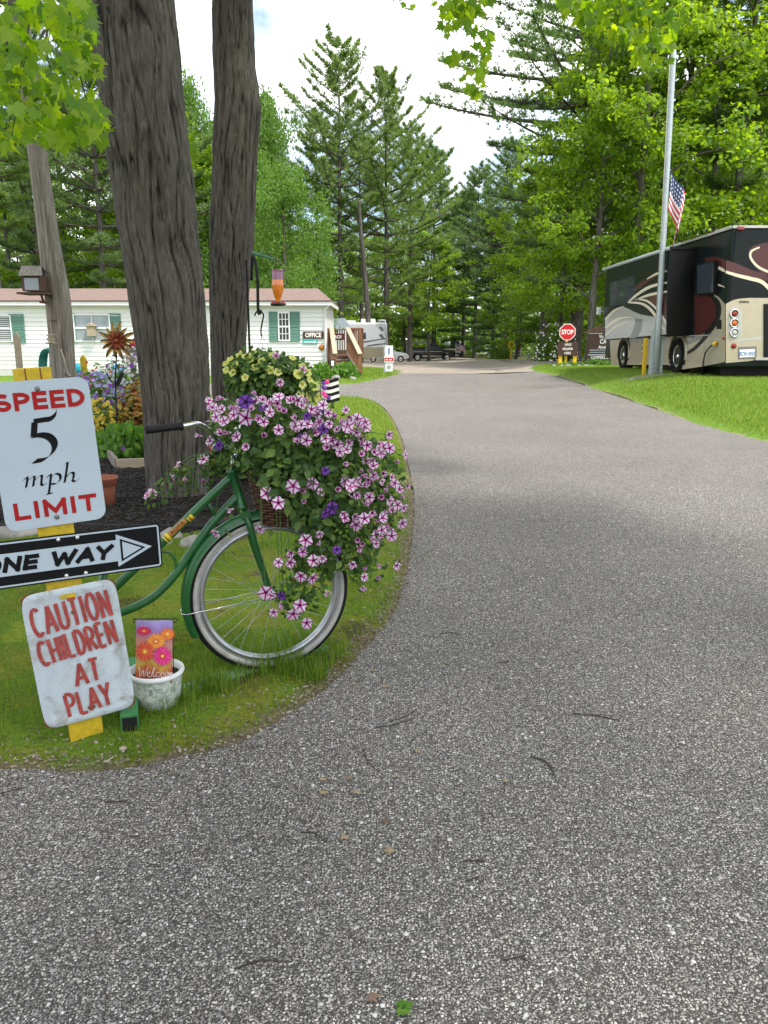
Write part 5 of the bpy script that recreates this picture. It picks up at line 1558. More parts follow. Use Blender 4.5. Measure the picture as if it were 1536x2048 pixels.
# plants of the flower bed
def clump(name, label, c, rad, n, size, mat, blooms=(), cat='plant', up=.7, tmpl=None, stems=True, spiky=False):
    """rounded plant: leaves through a half-dome, blooms over the outside"""
    c = Vector(c)
    r_ = empty(name, loc=c, label=label, cat=cat)
    Q = unit(rng.normal(0, 1, (n, 3))) * (rng.random((n, 1)) ** .4)
    Q[:, 2] = np.abs(Q[:, 2])
    W = Q * np.array(rad) + np.array(c)
    nr = unit(Q) * .6 + rng.normal(0, .45, W.shape) + np.array([0, -.2, up])
    fr = frames(nr, rng.uniform(0, 6.28, n))
    if spiky: fr = leaf_frames(n, (0, -1, .3), -1.1)
    V, Fc = scatter(ovV if tmpl is None else tmpl, ovF, W, fr, rng.uniform(size * .7, size * 1.3, n))
    o_ = link_mesh('foliage', np_mesh('foliage', V, Fc, mat), r_); o_['kind'] = 'stuff'
    if stems:
        m_ = MB()
        for k in range(10):
            a = 2 * PI * k / 10
            m_.tube([c + Vector((.02 * math.cos(a), .02 * math.sin(a), -.03)), c + Vector((rad[0] * .5 * math.cos(a), rad[1] * .5 * math.sin(a), rad[2] * .7))], .006, 5)
        o_ = m_.build('stems', MT['stem'], r_); o_['kind'] = 'stuff'
    for k, (nb, bs, bm_) in enumerate(blooms):
        Q = unit(rng.normal(0, 1, (nb, 3)) + np.array([0, -.5, .2])); Q[:, 2] = np.abs(Q[:, 2])
        W = Q * np.array(rad) * rng.uniform(.92, 1.06, (nb, 1)) + np.array(c)
        pV = np.array([(0, 0, -.2), (1, 0, 0), (.5, .87, .1), (-.5, .87, 0), (-1, 0, .1), (-.5, -.87, 0), (.5, -.87, .1)]) * .5
        pF = np.array([(0, 1, 2), (0, 2, 3), (0, 3, 4), (0, 4, 5), (0, 5, 6), (0, 6, 1)])
        V, Fc = scatter(pV, pF, W, frames(Q + rng.normal(0, .3, Q.shape) + np.array([0, -.5, 0]), rng.uniform(0, 6, nb)), rng.uniform(bs * .7, bs * 1.2, nb))
        o_ = link_mesh('blossoms', np_mesh('blossoms', V, Fc, bm_), r_); o_['kind'] = 'stuff'
    return r_
MT['coleus'] = leafmat('coleus_leaves', [(.28, .06, .03), (.40, .18, .04), (.35, .26, .05), (.10, .12, .03)], .3, (1.2, 1.1, .8))
MT['lettuce'] = leafmat('fresh_leaves', [(.07, .17, .02), (.10, .23, .025), (.15, .29, .03)], .4)
MT['yellow_b'] = leafmat('yellow_bloom', [(.50, .36, .03), (.62, .48, .06)], .2, (1, 1, .8), .02)
MT['blue_b'] = leafmat('blue_bloom', [(.17, .18, .42), (.28, .28, .52), (.40, .40, .58)], .2, (1, 1, 1), .02)
MT['white_b'] = leafmat('white_bloom', [(.55, .52, .58), (.72, .70, .72)], .2, (1, 1, 1), .02)
MT['viol_b'] = leafmat('violet_bloom', [(.20, .05, .33), (.30, .09, .42)], .2, (1, 1, 1), .02)
def gz(px, py, Y, h=0.0):
    p = at(px, py, Y); return Vector((p.x, p.y, max(h, 0.03)))
clump('lettuce_plant', 'bright green leafy plants at the foot of the flower bed', gz(255, 925, 8.8, .08), (.36, .25, .38), 900, .09, MT['lettuce'], ((5, .05, MT['viol_b']),), spiky=True)
clump('green_plant', 'low bright green plant half hidden by the speed sign', gz(215, 915, 8.9, .08), (.25, .2, .30), 500, .085, MT['lettuce'], spiky=True)
clump('yellow_flower_plant', 'clump of small yellow flowers beside the speed sign', gz(200, 870, 9.4, .30), (.30, .25, .42), 500, .06, MT['petunia_leaf'], ((170, .05, MT['yellow_b']),), cat='flowering plant')
clump('blue_flower_plant', 'mound of pale blue and violet flowers above the yellow ones', gz(195, 830, 9.8, .55), (.42, .28, .48), 500, .055, MT['petunia_leaf'], ((220, .045, MT['blue_b']), (40, .06, MT['viol_b'])), cat='flowering plant')
clump('coleus_plant', 'red and yellow leaved plant against the thick trunk', gz(280, 860, 9.5, .32), (.36, .25, .62), 800, .085, MT['coleus'], (), cat='plant')
clump('white_flower_plant', 'dense mound of white and violet flowers left of the thick trunk', gz(268, 800, 10.5, .60), (.42, .3, .72), 600, .05, MT['petunia_leaf'], ((260, .045, MT['white_b']), (45, .06, MT['viol_b'])), cat='flowering plant')
clump('garden_shrub', 'soft green shrub below the metal flower ornament', gz(210, 800, 11.5, .5), (.55, .3, .62), 700, .08, MT['lettuce'], ((30, .06, MT['petal_red']),), cat='shrub')
clump('shade_plant', 'dark leafy plants below the hanging basket beside the knotted trunk', gz(520, 850, 7.6, .1), (.60, .35, .72), 1500, .085, MT['petunia_leaf'], ((8, .06, MT['petal_red']),))
clump('shade_plant', 'brownish leafy plant between the two trunks', gz(448, 880, 8.0, .1), (.22, .2, .62), 500, .07, MT['coleus'])

# ---------------------------------------------------------------- shepherd hook, feeder, hanging basket
YH = 6.0
sh = gnd(503, 1045); shp = Vector((at(503, 800, YH).x, YH, 0.03))
hook = empty('shepherd_hook', loc=shp, label='black garden pole with curved hooks beside the knotted trunk', cat='garden pole')
ptop = at(503, 520, YH)
mb = MB(); mb.tube([(shp.x, YH, -.1), (shp.x, YH, ptop.z)], .009, 8); mb.build('pole', MT['black'], hook)
mb = MB(); q = bez([at(503, 560, YH), at(505, 515, YH - .03), at(511, 525, YH - .06), at(515, 560, YH - .08), at(516, 612, YH - .08), at(518, 628, YH - .08), at(522, 620, YH - .08)], 5)
mb.tube(q, .011, 8); mb.build('hook_arm', MT['black'], hook)
MT['green_rod'] = M('green_rod', (.06, .16, .12), .5)
mb = MB(); q = [at(504, 506, YH), at(512, 508, YH - .05), at(535, 514, YH - .1), at(553, 521, YH - .12)]
mb.tube(q, [.012, .011, .009, .005], 8); mb.build('feeder_arm', MT['green_rod'], hook)
FY = YH - .12
ft = at(553, 522, FY); fb = at(555, 541, FY)
fd = empty('hummingbird_feeder', loc=at(556, 612, FY), label='glass hummingbird feeder with orange nectar hanging from a green arm', cat='bird feeder')
mb = MB(); mb.tube([ft + Vector((0, 0, .012)), ft - Vector((0, 0, .01)), fb], .0025, 5); mb.build('wire', MT['black'], fd)
def zpx(py): return at(555, py, FY).z
cxf = at(555.5, 575, FY).x; pxm = FY / F
Mf = Matrix.Translation((cxf, FY, 0))
mb = MB(); mb.lathe([(.0001, zpx(539)), (10.5*pxm, zpx(539)), (11.5*pxm, zpx(541)), (11*pxm, zpx(543))], 24, Mf); mb.build('lid', MT['purple_glass'], fd)
mb = MB(); mb.lathe([(10.5*pxm, zpx(543)), (11*pxm, zpx(549)), (11*pxm, zpx(560))], 24, Mf); mb.build('glass_top', MT['purple_glass'], fd)
mb = MB()
prof = [(11*pxm, zpx(560)), (11.6*pxm, zpx(566)), (11.4*pxm, zpx(575)), (9.5*pxm, zpx(585)), (7*pxm, zpx(594)), (5*pxm, zpx(598)), (5*pxm, zpx(604))]
mb.lathe(prof, 24, Mf); mb.build('nectar_bottle', MT['orange_liquid'], fd)
mb = MB(); mb.lathe([(4*pxm, zpx(602)), (8*pxm, zpx(605)), (15*pxm, zpx(606.5)), (15.5*pxm, zpx(609)), (13*pxm, zpx(612)), (.0001, zpx(612.5))], 24, Mf); mb.build('base_dish', MT['car_black'], fd)
for k in range(6):
    a = 2 * PI * k / 6 + .4
    mb = MB(); dome(mb, (cxf + 11*pxm*math.cos(a), FY + 11*pxm*math.sin(a), zpx(606)), .010, .012); mb.build('feeding_port', MT['red'], fd)
# hanging basket
HBY = YH - .08
hc = at(540, 800, HBY)
hbk = empty('hanging_basket', loc=hc, label='hanging basket hung by chains from an S hook', cat='basket')
mb = MB()
mb.tube(bez([at(509, 632, HBY), at(513, 624, HBY), at(520, 623, HBY), at(527, 629, HBY), at(525, 642, HBY), at(522, 660, HBY), at(523, 672, HBY)], 4), .006, 7)
mb.build('s_hook', MT['black'], hbk)
hz_ = at(540, 768, HBY).z
for k in range(3):
    a = 2 * PI * k / 3 + .5
    e = Vector((hc.x + .17 * math.cos(a), HBY + .17 * math.sin(a), hz_))
    mb = MB(); mb.tube([at(523, 670, HBY), e], .0022, 5); mb.build('chain', MT['steel'], hbk)
mb = MB(); mb.lathe([(.07, -.17), (.13, -.12), (.17, -.02), (.18, 0), (.165, 0), (.12, -.06), (.0001, -.06)], 24, Matrix.Translation((hc.x, HBY, hz_))); mb.build('bowl', MT['black'], hbk)
hp = empty('yellow_petunia_plant', loc=(hc.x, HBY, hz_), label='lime yellow petunias filling the hanging basket', cat='flowering plant')
yo = [(450, 735), (462, 712), (500, 700), (545, 702), (590, 716), (622, 740), (640, 770), (632, 805), (600, 812), (540, 815), (480, 812), (452, 785)]
pcy = at(540, 770, HBY)
def yd(px, py):
    q = 1 - ((px - 540) / 110) ** 2 - ((py - 765) / 75) ** 2
    return HBY + .10 - .40 * math.sqrt(max(q, 0))
V, Fc = cat_vf([leafcloud(yo, 1900, yd, (-.02, .3), .035, .065, pcy), leafcloud([(452, 730), (510, 702), (600, 720), (615, 745), (470, 745)], 420, yd, (-.04, .1), .03, .055, pcy)])
o = link_mesh('foliage', np_mesh('foliage', V, Fc, MT['petunia_leaf']), hp); o['kind'] = 'stuff'
YF = [(460, 718), (478, 708), (492, 712), (500, 720), (470, 730), (452, 726), (510, 735), (540, 740), (556, 744), (490, 755), (452, 740), (465, 745), (548, 712), (585, 716), (605, 735), (615, 745), (596, 748), (620, 760), (605, 770), (628, 772), (600, 790), (618, 792), (634, 796), (524, 722), (506, 706)]
for (px, py) in YF:
    p = at(px, py, yd(px, py) - .02)
    nn = (p - pcy).normalized() * .9 + (EYE - p).normalized() * .5 + Vector((rf.uniform(-.4, .4), rf.uniform(-.3, .3), rf.uniform(-.1, .5)))
    place('petunia_bloom', rf.choice(PM_Y), hp, p, orient(nn, None, rf.uniform(0, 6)), rf.uniform(.028, .040))
for (px, py) in ((560, 765), (605, 740), (552, 712)):
    p = at(px, py, yd(px, py) - .03); place('red_bloom', PM_S[0], hp, p, orient((EYE - p), None, 1), .03)

# ---------------------------------------------------------------- striped garden flag
g = Vector((at(641, 800, 12.0).x, 12.0, 0.02))
gf = empty('striped_garden_flag', loc=g, label='black and white striped garden flag with pink flowers by the road', cat='garden flag')
mb = MB(); tpz = at(641, 756, 12).z
mb.tube([(g.x, g.y, -.1), (g.x, g.y, tpz), (g.x + .31, g.y, tpz)], .007, 6); mb.build('stand', MT['black'], gf)
for k in range(7):
    mb = MB(); vs = []
    for i in range(9):
        for j in (0, 1):
            u = i / 8; v = (k + j) / 7
            vs.append((g.x + .02 + .27 * u + .02 * (v - .5), g.y - .012 + .02 * math.sin(u * 6 + v * 3), tpz - .01 - .35 * v - .022 * math.sin(u * PI * 1.3)))
    mb.add(vs, [(i*2, i*2+1, i*2+3, i*2+2) for i in range(8)], 0, True); mb.build('stripe', MT['black'] if k % 2 == 0 else MT['letter_white'], gf)
for k, (dx, dz) in enumerate(((.05, .05), (.11, .03), (.07, .12), (.08, .24), (.13, .27), (.05, .2))):
    mb = MB(); dome(mb, (g.x + dx, g.y - .034, tpz - dz - .03), .035, .006, (0, -1, 0), 10); mb.build('printed_flower', MT['pr_pk2'] if k % 2 else MT['petunia_purple'], gf)

# ---------------------------------------------------------------- metal flower ornament
OY = 9.0
oc = at(235, 682, OY)
orn = empty('metal_flower_ornament', loc=(oc.x, OY, .05), label='rusty gold metal flower on a stake left of the thick trunk', cat='garden ornament')
MT['gold'] = M('gold_tin', (.34, .20, .06), .4, .5, var=.35, scale=25)
MT['copper'] = M('red_copper_tin', (.30, .07, .035), .4, .5, var=.3, scale=25)
mb = MB(); ob = at(229, 800, OY); mb.tube(bez([(ob.x, OY, .0), (ob.x + .01, OY, .5), at(231, 760, OY), oc], 5), .008, 7); mb.build('stake', MT['black'], orn)
for lay, (npt, L, mt_, zo, w_) in enumerate(((14, .215, 'gold', 0, .05), (11, .13, 'copper', -.02, .032))):
    for k in range(npt):
        a = 2 * PI * k / npt + lay * .2
        d_ = Vector((math.cos(a), 0, math.sin(a))); t_ = Vector((-math.sin(a), 0, math.cos(a))); f_ = Vector((0, -1, 0))
        c0 = oc + f_ * (-zo)
        Lk = L * (1 + .12 * math.sin(k * 2.3))
        vs = []
        for i, (r0, wk, dp) in enumerate(((.02, .3, .0), (.35, .8, .03), (.62, 1.0, .035), (.85, .6, .015), (1.0, .05, -.01))):
            vs += [c0 + d_ * Lk * r0 + t_ * w_ / 2 * wk + f_ * dp, c0 + d_ * Lk * r0 + f_ * (dp - .012), c0 + d_ * Lk * r0 - t_ * w_ / 2 * wk + f_ * dp]
        mb = MB(); mb.add(vs, [(i*3, i*3+1, i*3+4, i*3+3) for i in range(4)] + [(i*3+1, i*3+2, i*3+5, i*3+4) for i in range(4)]); mb.build('petal', MT[mt_], orn)
mb = MB(); dome(mb, oc + Vector((0, -.03, 0)), .03, .02, (0, -1, 0)); mb.build('centre', MT['copper'], orn)
for sgn, h0 in ((-1, .16), (1, .10)):
    mb = MB(); b0 = at(231, 772, OY); vs = []
    for i in range(5):
        t = i / 4; w_ = .02 * math.sin(PI * min(t + .12, 1)); c0 = b0 + Vector((sgn * .11 * t ** .7, 0, .20 * t)); vs += [c0 + Vector((w_, 0, -w_)), c0 - Vector((w_, 0, -w_))]
    mb.add(vs, [(i*2, i*2+1, i*2+3, i*2+2) for i in range(4)]); mb.build('leaf', MT['black'], orn)

# ---------------------------------------------------------------- weathered pole with bird feeder
PY_ = 10.0
pole = empty('weathered_pole', loc=(at(128, 900, PY_).x, PY_, 0), label='weathered grey wooden pole carrying the bird feeder', cat='pole')
mb = MB(); rows = []
for py, xl, xr in ((930, 112, 168), (740, 104, 150), (600, 92, 140), (500, 79, 122), (400, 68, 106), (300, 56, 92), (150, 38, 72), (0, 20, 54), (-150, 4, 38)):
    a, b = at(xl, py, PY_), at(xr, py, PY_); rows.append(((a + b) / 2, (b.x - a.x) / 2))
q = bez([r_[0] for r_ in rows], 8); rads = np.interp(np.linspace(0, len(rows) - 1, len(q)), range(len(rows)), [r_[1] for r_ in rows])
seg = 40; vs, fs = [], []
for i, p in enumerate(q):
    for k in range(seg):
        a = 2 * PI * k / seg
        d_ = 1 + .05 * noise.noise(Vector((math.cos(a) * 5, math.sin(a) * 5, p.z * .6))) - (.12 if k in (29, 33) else 0)
        vs.append(p + Vector((math.cos(a), math.sin(a), 0)) * float(rads[i]) * d_)
fs = [(i*seg+k, i*seg+(k+1)%seg, (i+1)*seg+(k+1)%seg, (i+1)*seg+k) for i in range(len(q)-1) for k in range(seg)]
mb.add(vs, fs, 0, True); mb.build('shaft', MT['oldwood'], pole)
BY = 9.75
def bxp(mb, x0, y0, x1, y1, Y0, Y1):
    a, b = at(x0, y1, Y0), at(x1, y0, Y0); mb.box((a.x, Y0, a.z), (b.x, Y1, b.z))
bh = empty('bird_feeder', loc=at(62, 585, BY), label='small grey wooden bird feeder with a sloped roof on the pole', cat='bird feeder')
mb = MB(); bxp(mb, 45, 552, 80, 582, BY - .1, BY + .12); mb.build('box', MT['deck_dark'], bh)
mb = MB(); a, b = at(36, 551, BY - .16), at(84, 551, BY - .16); c, d = at(42, 533, BY + .02), at(80, 533, BY + .02)
mb.prism([a, b, d, c], (0, .02, .012)); 
a2, b2 = a + Vector((0, .34, 0)), b + Vector((0, .34, 0)); mb.prism([a2, b2, d + Vector((0, .02, 0)), c + Vector((0, .02, 0))], (0, -.005, .012)); mb.build('roof', MT['oldwood'], bh)
mb = MB(); bxp(mb, 33, 584, 86, 588, BY - .18, BY + .15); mb.build('tray', MT['deck_dark'], bh)
mb = MB(); bxp(mb, 50, 556, 76, 580, BY - .104, BY - .1); mb.build('pane', MT['glass_pale'], bh)
mb = MB(); mb.bar(at(82, 589, BY), at(88, 606, BY + .06), .02); mb.bar(at(80, 604, BY), at(92, 606, BY + .12), .02); mb.build('bracket', MT['rust'], bh)
ch_ = at(101, 665, 9.7)
wc = empty('hanging_ornament', loc=ch_, label='pale stacked stone ornament hanging in front of the pole', cat='ornament')
mb = MB(); mb.lathe([(.0001, at(101, 668, 9.7).z), (.05, at(101, 669, 9.7).z), (.05, at(101, 671, 9.7).z), (.03, at(101, 673, 9.7).z), (.055, at(101, 679, 9.7).z), (.03, at(101, 684, 9.7).z), (.068, at(101, 685, 9.7).z), (.068, at(101, 687, 9.7).z), (.0001, at(101, 688, 9.7).z)], 16, Matrix.Translation((ch_.x, 9.7, 0))); mb.build('stack', MT['plank'], wc)
mb = MB(); mb.tube([at(101, 641, 9.78), at(101, 669, 9.7)], .003, 5); mb.tube([at(95, 641, 9.72), at(107, 641, 9.72), at(107, 641, 9.95)], .008, 6); mb.build('wire', MT['plank'], wc)
rp = MB(); rp.tube(bez([at(122, 698, 9.85), at(128, 720, 9.8), at(135, 745, 9.8), at(142, 752, 9.8)], 4), .008, 5); rp.tube(bez([at(121, 700, 9.85), at(130, 722, 9.78), at(129, 748, 9.8)], 4), .006, 5)
tag(rp.build('rope', MT['rope']), 'pale rope tied round the weathered pole', 'rope')
hs = MB()
for k in range(7):
    hs.tube(bez([at(80 + k * 2.2, 752, 11.5 + k * .02), at(78 + k * 2.6, 722, 11.5 + k * .02), at(84 + k * 2.2, 702 - k * .4, 11.5), at(96 + k * 1.4, 700 - k * .4, 11.5 + k * .02), at(100 + k, 722, 11.6), at(98 + k, 756, 11.6)], 5), .009, 6)
tag(hs.build('garden_hose', MT['hose']), 'coiled teal garden hose left of the pole', 'hose')
for nm_, lb, px, y0, y1, w_, mt_, Y in (('wooden_stake', 'bare wooden stake above the speed sign', 33, 668, 742, 11, 'plank', 11.0), ('yellow_stake', 'yellow wooden stake right of the pole', 166, 712, 775, 11, 'yellow_paint', 12.0)):
    a, b = at(px, y0, Y), at(px + 6, y1, Y)
    r_ = empty(nm_, loc=(b.x, Y, 0), label=lb, cat='stake')
    mb = MB(); w_ = w_ * Y / F; mb.bar((b.x, Y, 0), a - Vector((0, 0, .04)), w_, w_ * .6, up=(0, 1, 0)); mb.build('shaft', MT[mt_], r_)
    mb = MB(); mb.prism([a + Vector((-w_ / 2, -.03, -.04)), a + Vector((w_ / 2, -.03, -.04)), a + Vector((0, -.03, .02))], (0, .06, 0)); mb.build('point', MT[mt_], r_)
for lb, px, py, r_, mt_, Y in (('shiny cyan gazing globe behind the flower bed', 156, 738, 12, 'cyan', 13.0), ('blue gazing globe beside the metal flower stake', 236, 742, 14, 'blue', 13.2)):
    c0 = at(px, py, Y); rr2 = r_ * Y / F
    g_ = empty('garden_globe', loc=(c0.x, Y, 0), label=lb, cat='garden ornament', group='garden globes')
    mb = MB(); mb.lathe([(rr2 * math.sin(PI * k / 12) + 1e-4, -rr2 * math.cos(PI * k / 12)) for k in range(13)], 20, Matrix.Translation(c0)); mb.build('globe', MT[mt_], g_)
    mb = MB(); mb.lathe([(.10, 0), (.05, .05), (.03, c0.z * .5), (.06, c0.z - rr2 * .9)], 14, Matrix.Translation((c0.x, Y, 0))); mb.build('pedestal', MT['stone'], g_)
# bird house behind the metal flower
bY = 11.0
b2h = empty('birdhouse', loc=(at(270, 800, bY).x, bY, 0), label='pale wooden birdhouse on a stand beside the thick trunk', cat='birdhouse')
mb = MB(); bxp(mb, 252, 700, 282, 726, bY - .1, bY + .1); mb.build('box', MT['plank'], b2h)
mb = MB(); a, b, c = at(247, 702, bY - .12), at(287, 702, bY - .12), at(267, 676, bY - .12); mb.prism([a, b, c], (0, .26, 0)); mb.build('roof', MT['oldwood'], b2h)
mb = MB(); dome(mb, at(266, 688, bY - .125), .04, .01, (0, -1, 0)); mb.build('red_badge', MT['red'], b2h)
mb = MB(); c0 = at(267, 726, bY); mb.bar((c0.x, bY, 0), (c0.x, bY, c0.z), .06); mb.build('leg', MT['oldwood'], b2h)
# ---------------------------------------------------------------- the office (long low mobile home)
HY = 31.0
pxh = HY / F
hx1 = at(654, 700, HY).x
hx0 = hx1 - 20.0
def hz(py): return at(400, py, HY).z
zE, zR = hz(606), hz(577) + .32      # eave, ridge (ridge stands 2.2 m further back)
zR = at(400, 577, HY + 2.2).z
zS = hz(737)
house = empty('office_building', loc=((hx0 + hx1) / 2, HY + 2, 0), label='long cream mobile home office with brown shingle roof and green shutters', cat='building')
mb = MB(); mb.box((hx0, HY, .02), (hx1, HY + 4.4, zE)); wall = mb.build('wall', MT['siding'], house)
k = 0; z = zS
pitch = (zE - .04 - zS) / 15
bmd = MB(); bmd.prism([(hx0 - .01, HY - .003, 0), (hx0 - .01, HY - .030, 0.0), (hx0 - .01, HY - .026, .018), (hx0 - .01, HY - .008, pitch - .004), (hx0 - .01, HY - .003, pitch - .004)], (hx1 - hx0 - .07, 0, 0))
bme = bmd.mesh('siding_board', MT['siding'])
for k in range(15):
    o = link_mesh('siding_board', bme, wall); o.location = (0, 0, zS + k * pitch)
mb = MB(); mb.box((hx0, HY - .02, .0), (hx1 - .02, HY - .002, zS - .01)); sk = mb.build('skirting', MT['skirting'], house)
mb = MB()
for i in range(130):
    x = hx0 + .06 + i * .152
    mb.box((x, HY - .034, .0), (x + .05, HY - .02, zS - .012))
o = mb.build('skirting_ribs', MT['skirting'], sk); o['kind'] = 'stuff'
# hipped end roof
e = .28
zt = zE + .06
rx0, rx1 = hx0 - e, hx1 + e * .8
ry0, ry1 = HY - .32, HY + 4.4 + .32
rm = HY + 2.2
hipx = at(636, 577, HY + 2.2).x
vs = [(rx0, ry0, zt), (rx1, ry0, zt), (rx1, ry1, zt), (rx0, ry1, zt), (rx0, rm, zR), (hipx, rm, zR)]
mb = MB(); mb.add(vs, [(0, 1, 5, 4), (1, 2, 5), (2, 3, 4, 5), (3, 0, 4), (3, 2, 1, 0)]); roof = mb.build('roof', MT['shingle'], house)
mb = MB(); mb.box((rx0, ry0 - .012, zt - .02), (rx1 + .01, ry0 - .002, zt + .025)); mb.build('drip_edge', MT['fascia'], roof)
mb = MB(); mb.box((rx0 + .02, ry0 + .02, zE - .10), (rx1 - .02, ry0 + .06, zt - .004)); mb.box((rx1 - .06, ry0 + .06, zE - .10), (rx1 - .02, ry1, zt - .004)); mb.build('fascia', MT['trim_white'], roof)
mb = MB(); mb.box((rx0 + .03, ry0 + .06, zE - .04), (rx1 - .07, HY - .002, zE - .015)); mb.build('soffit', MT['trim_white'], roof)
mb = MB(); mb.box((hx1 - .09, HY - .045, .05), (hx1 + .012, HY + .05, zE - .04)); mb.build('corner_trim', MT['trim_white'], house)
dx = at(651, 700, HY - .1).x
mb = MB(); mb.tube([(rx1 - .12, ry0 + .1, zE - .02), (rx1 - .12, ry0 + .12, zE - .1), (dx, HY - .09, zE - .28), (dx, HY - .09, .15), (dx + .1, HY - .25, .08)], .045, 8); mb.build('downspout', MT['trim_white'], house)
mb = MB(); mb.lathe([(.06, zR - .1), (.06, zR + .25), (.09, zR + .25), (.09, zR + .3), (.001, zR + .33)], 12, Matrix.Translation((hx1 - 7, HY + 2.6, 0))); mb.build('roof_vent', MT['steel'], house)
def shutter(x0, y0, x1, y1):
    a, b = at(x0, y1, HY - .06), at(x1, y0, HY - .06)
    m_ = MB(); w_ = b.x - a.x; h_ = b.z - a.z; f_ = .045
    m_.box((a.x, HY - .062, a.z), (a.x + f_, HY - .031, b.z)); m_.box((b.x - f_, HY - .062, a.z), (b.x, HY - .031, b.z))
    for zz_ in (a.z, a.z + h_ * .48, b.z - f_): m_.box((a.x + f_, HY - .0615, zz_), (b.x - f_, HY - .0315, zz_ + f_))
    n_ = int(h_ / .055)
    for i in range(n_):
        zz_ = a.z + f_ + i * .055
        if zz_ + .05 > b.z - f_: break
        m_.prism([(a.x + f_, HY - .034, zz_), (a.x + f_, HY - .056, zz_ + .004), (a.x + f_, HY - .040, zz_ + .05)], (w_ - 2 * f_, 0, 0))
    return m_.build('shutter', MT['shutter'], house)
def window(x0, y0, x1, y1, vbars, hbars, glass, blinds=0):
    a, b = at(x0, y1, HY - .05), at(x1, y0, HY - .05)
    f_ = .05
    m_ = MB()
    m_.box((a.x, HY - .075, a.z), (a.x + f_, HY - .031, b.z)); m_.box((b.x - f_, HY - .075, a.z), (b.x, HY - .031, b.z))
    m_.box((a.x + f_, HY - .0745, a.z), (b.x - f_, HY - .0315, a.z + f_)); m_.box((a.x + f_, HY - .0745, b.z - f_), (b.x - f_, HY - .0315, b.z))
    w_ = m_.build('window', MT['trim_white'], house)
    m_ = MB(); m_.box((a.x + f_, HY - .04, a.z + f_), (b.x - f_, HY - .033, b.z - f_)); m_.build('pane', MT[glass], w_)
    m_ = MB()
    for t in vbars: x = a.x + (b.x - a.x) * t; m_.box((x - .012, HY - .062, a.z + f_), (x + .012, HY - .041, b.z - f_))
    for t, th in hbars: z_ = a.z + (b.z - a.z) * t; m_.box((a.x + f_, HY - .066, z_ - th), (b.x - f_, HY - .0415, z_ + th))
    if vbars or hbars: m_.build('glazing_bars', MT['trim_white'], w_)
    for i in range(blinds):
        z_ = a.z + f_ + (b.z - a.z - 2 * f_) * (i + .5) / blinds
        m_ = MB(); m_.box((a.x + f_, HY - .050, z_ - .02), (b.x - f_, HY - .043, z_ + .02)); m_.build('blind_slat', MT['blind'], w_)
    return w_
window(-40, 630, 21, 684, (), ((.5, .03),), 'glass', 12); shutter(22, 628, 46, 686)
window(150, 628, 219, 684, (.5,), ((.5, .03),), 'glass_pale'); shutter(131, 627, 149, 686); shutter(220, 627, 240, 686)
window(557, 624, 579, 682, (.36, .64), ((.5, .03), (.75, .012), (.25, .012)), 'glass'); shutter(539, 623, 556, 683); shutter(580, 623, 599, 683)
mb = MB(); a, b = at(176, 672, HY - .2), at(190, 652, HY - .2); mb.box((a.x, HY - .3, a.z), (b.x, HY - .08, b.z)); mb.prism([(a.x - .06, HY - .34, b.z), (b.x + .06, HY - .34, b.z), ((a.x + b.x) / 2, HY - .34, b.z + .12)], (0, .28, 0)); o = mb.build('wall_birdhouse', MT['plank']); tag(o, 'little wooden birdhouse on the office wall in front of the curtained window', 'birdhouse')
FX = Matrix(((1, 0, 0, 0), (0, 0, -1, 0), (0, 1, 0, 0), (0, 0, 0, 1)))     # XY text plane facing the viewer
def fx(p): m_ = FX.copy(); m_.translation = Vector(p); return m_
a, b = at(606, 677, HY - .06), at(647, 663, HY - .06)
of = empty('office_sign', loc=((a.x + b.x) / 2, HY - .06, (a.z + b.z) / 2), label='brown board reading OFFICE on the building wall', cat='sign')
mb = MB(); mb.box((a.x, HY - .07, a.z), (b.x, HY - .031, b.z)); mb.build('board', MT['brown_board'], of)
text('OFFICE', MT['letter_white'], of, fx(((a.x + b.x) / 2, HY - .073, (a.z + b.z) / 2)), (b.x - a.x) * .78, (b.z - a.z) * .68, .035, world=True)
a, b = at(605, 688, HY - .06), at(635, 680, HY - .06)
ar = empty('arrow_sign', loc=((a.x + b.x) / 2, HY - .06, a.z), label='small teal arrow sign below the OFFICE board', cat='sign')
mb = MB(); h_ = (b.z - a.z)
mb.box((a.x, HY - .05, a.z), (b.x, HY - .031, b.z)); mb.build('board', MT['teal'], ar)
mb = MB(); zc = (a.z + b.z) / 2; mb.prism([(a.x + .05, HY - .053, zc - .02), (b.x - .14, HY - .053, zc - .02), (b.x - .14, HY - .053, zc - .055), (b.x - .03, HY - .053, zc), (b.x - .14, HY - .053, zc + .055), (b.x - .14, HY - .053, zc + .02), (a.x + .05, HY - .053, zc + .02)], (0, .002, 0)); mb.build('arrow', MT['letter_white'], ar)
a = at(643, 695, HY - .06); mb = MB(); dome(mb, a + Vector((0, .03, 0)), .12, .04, (0, -1, 0)); tag(mb.build('wall_plaque', MT['decal']), 'round orange plaque near the building corner', 'plaque')

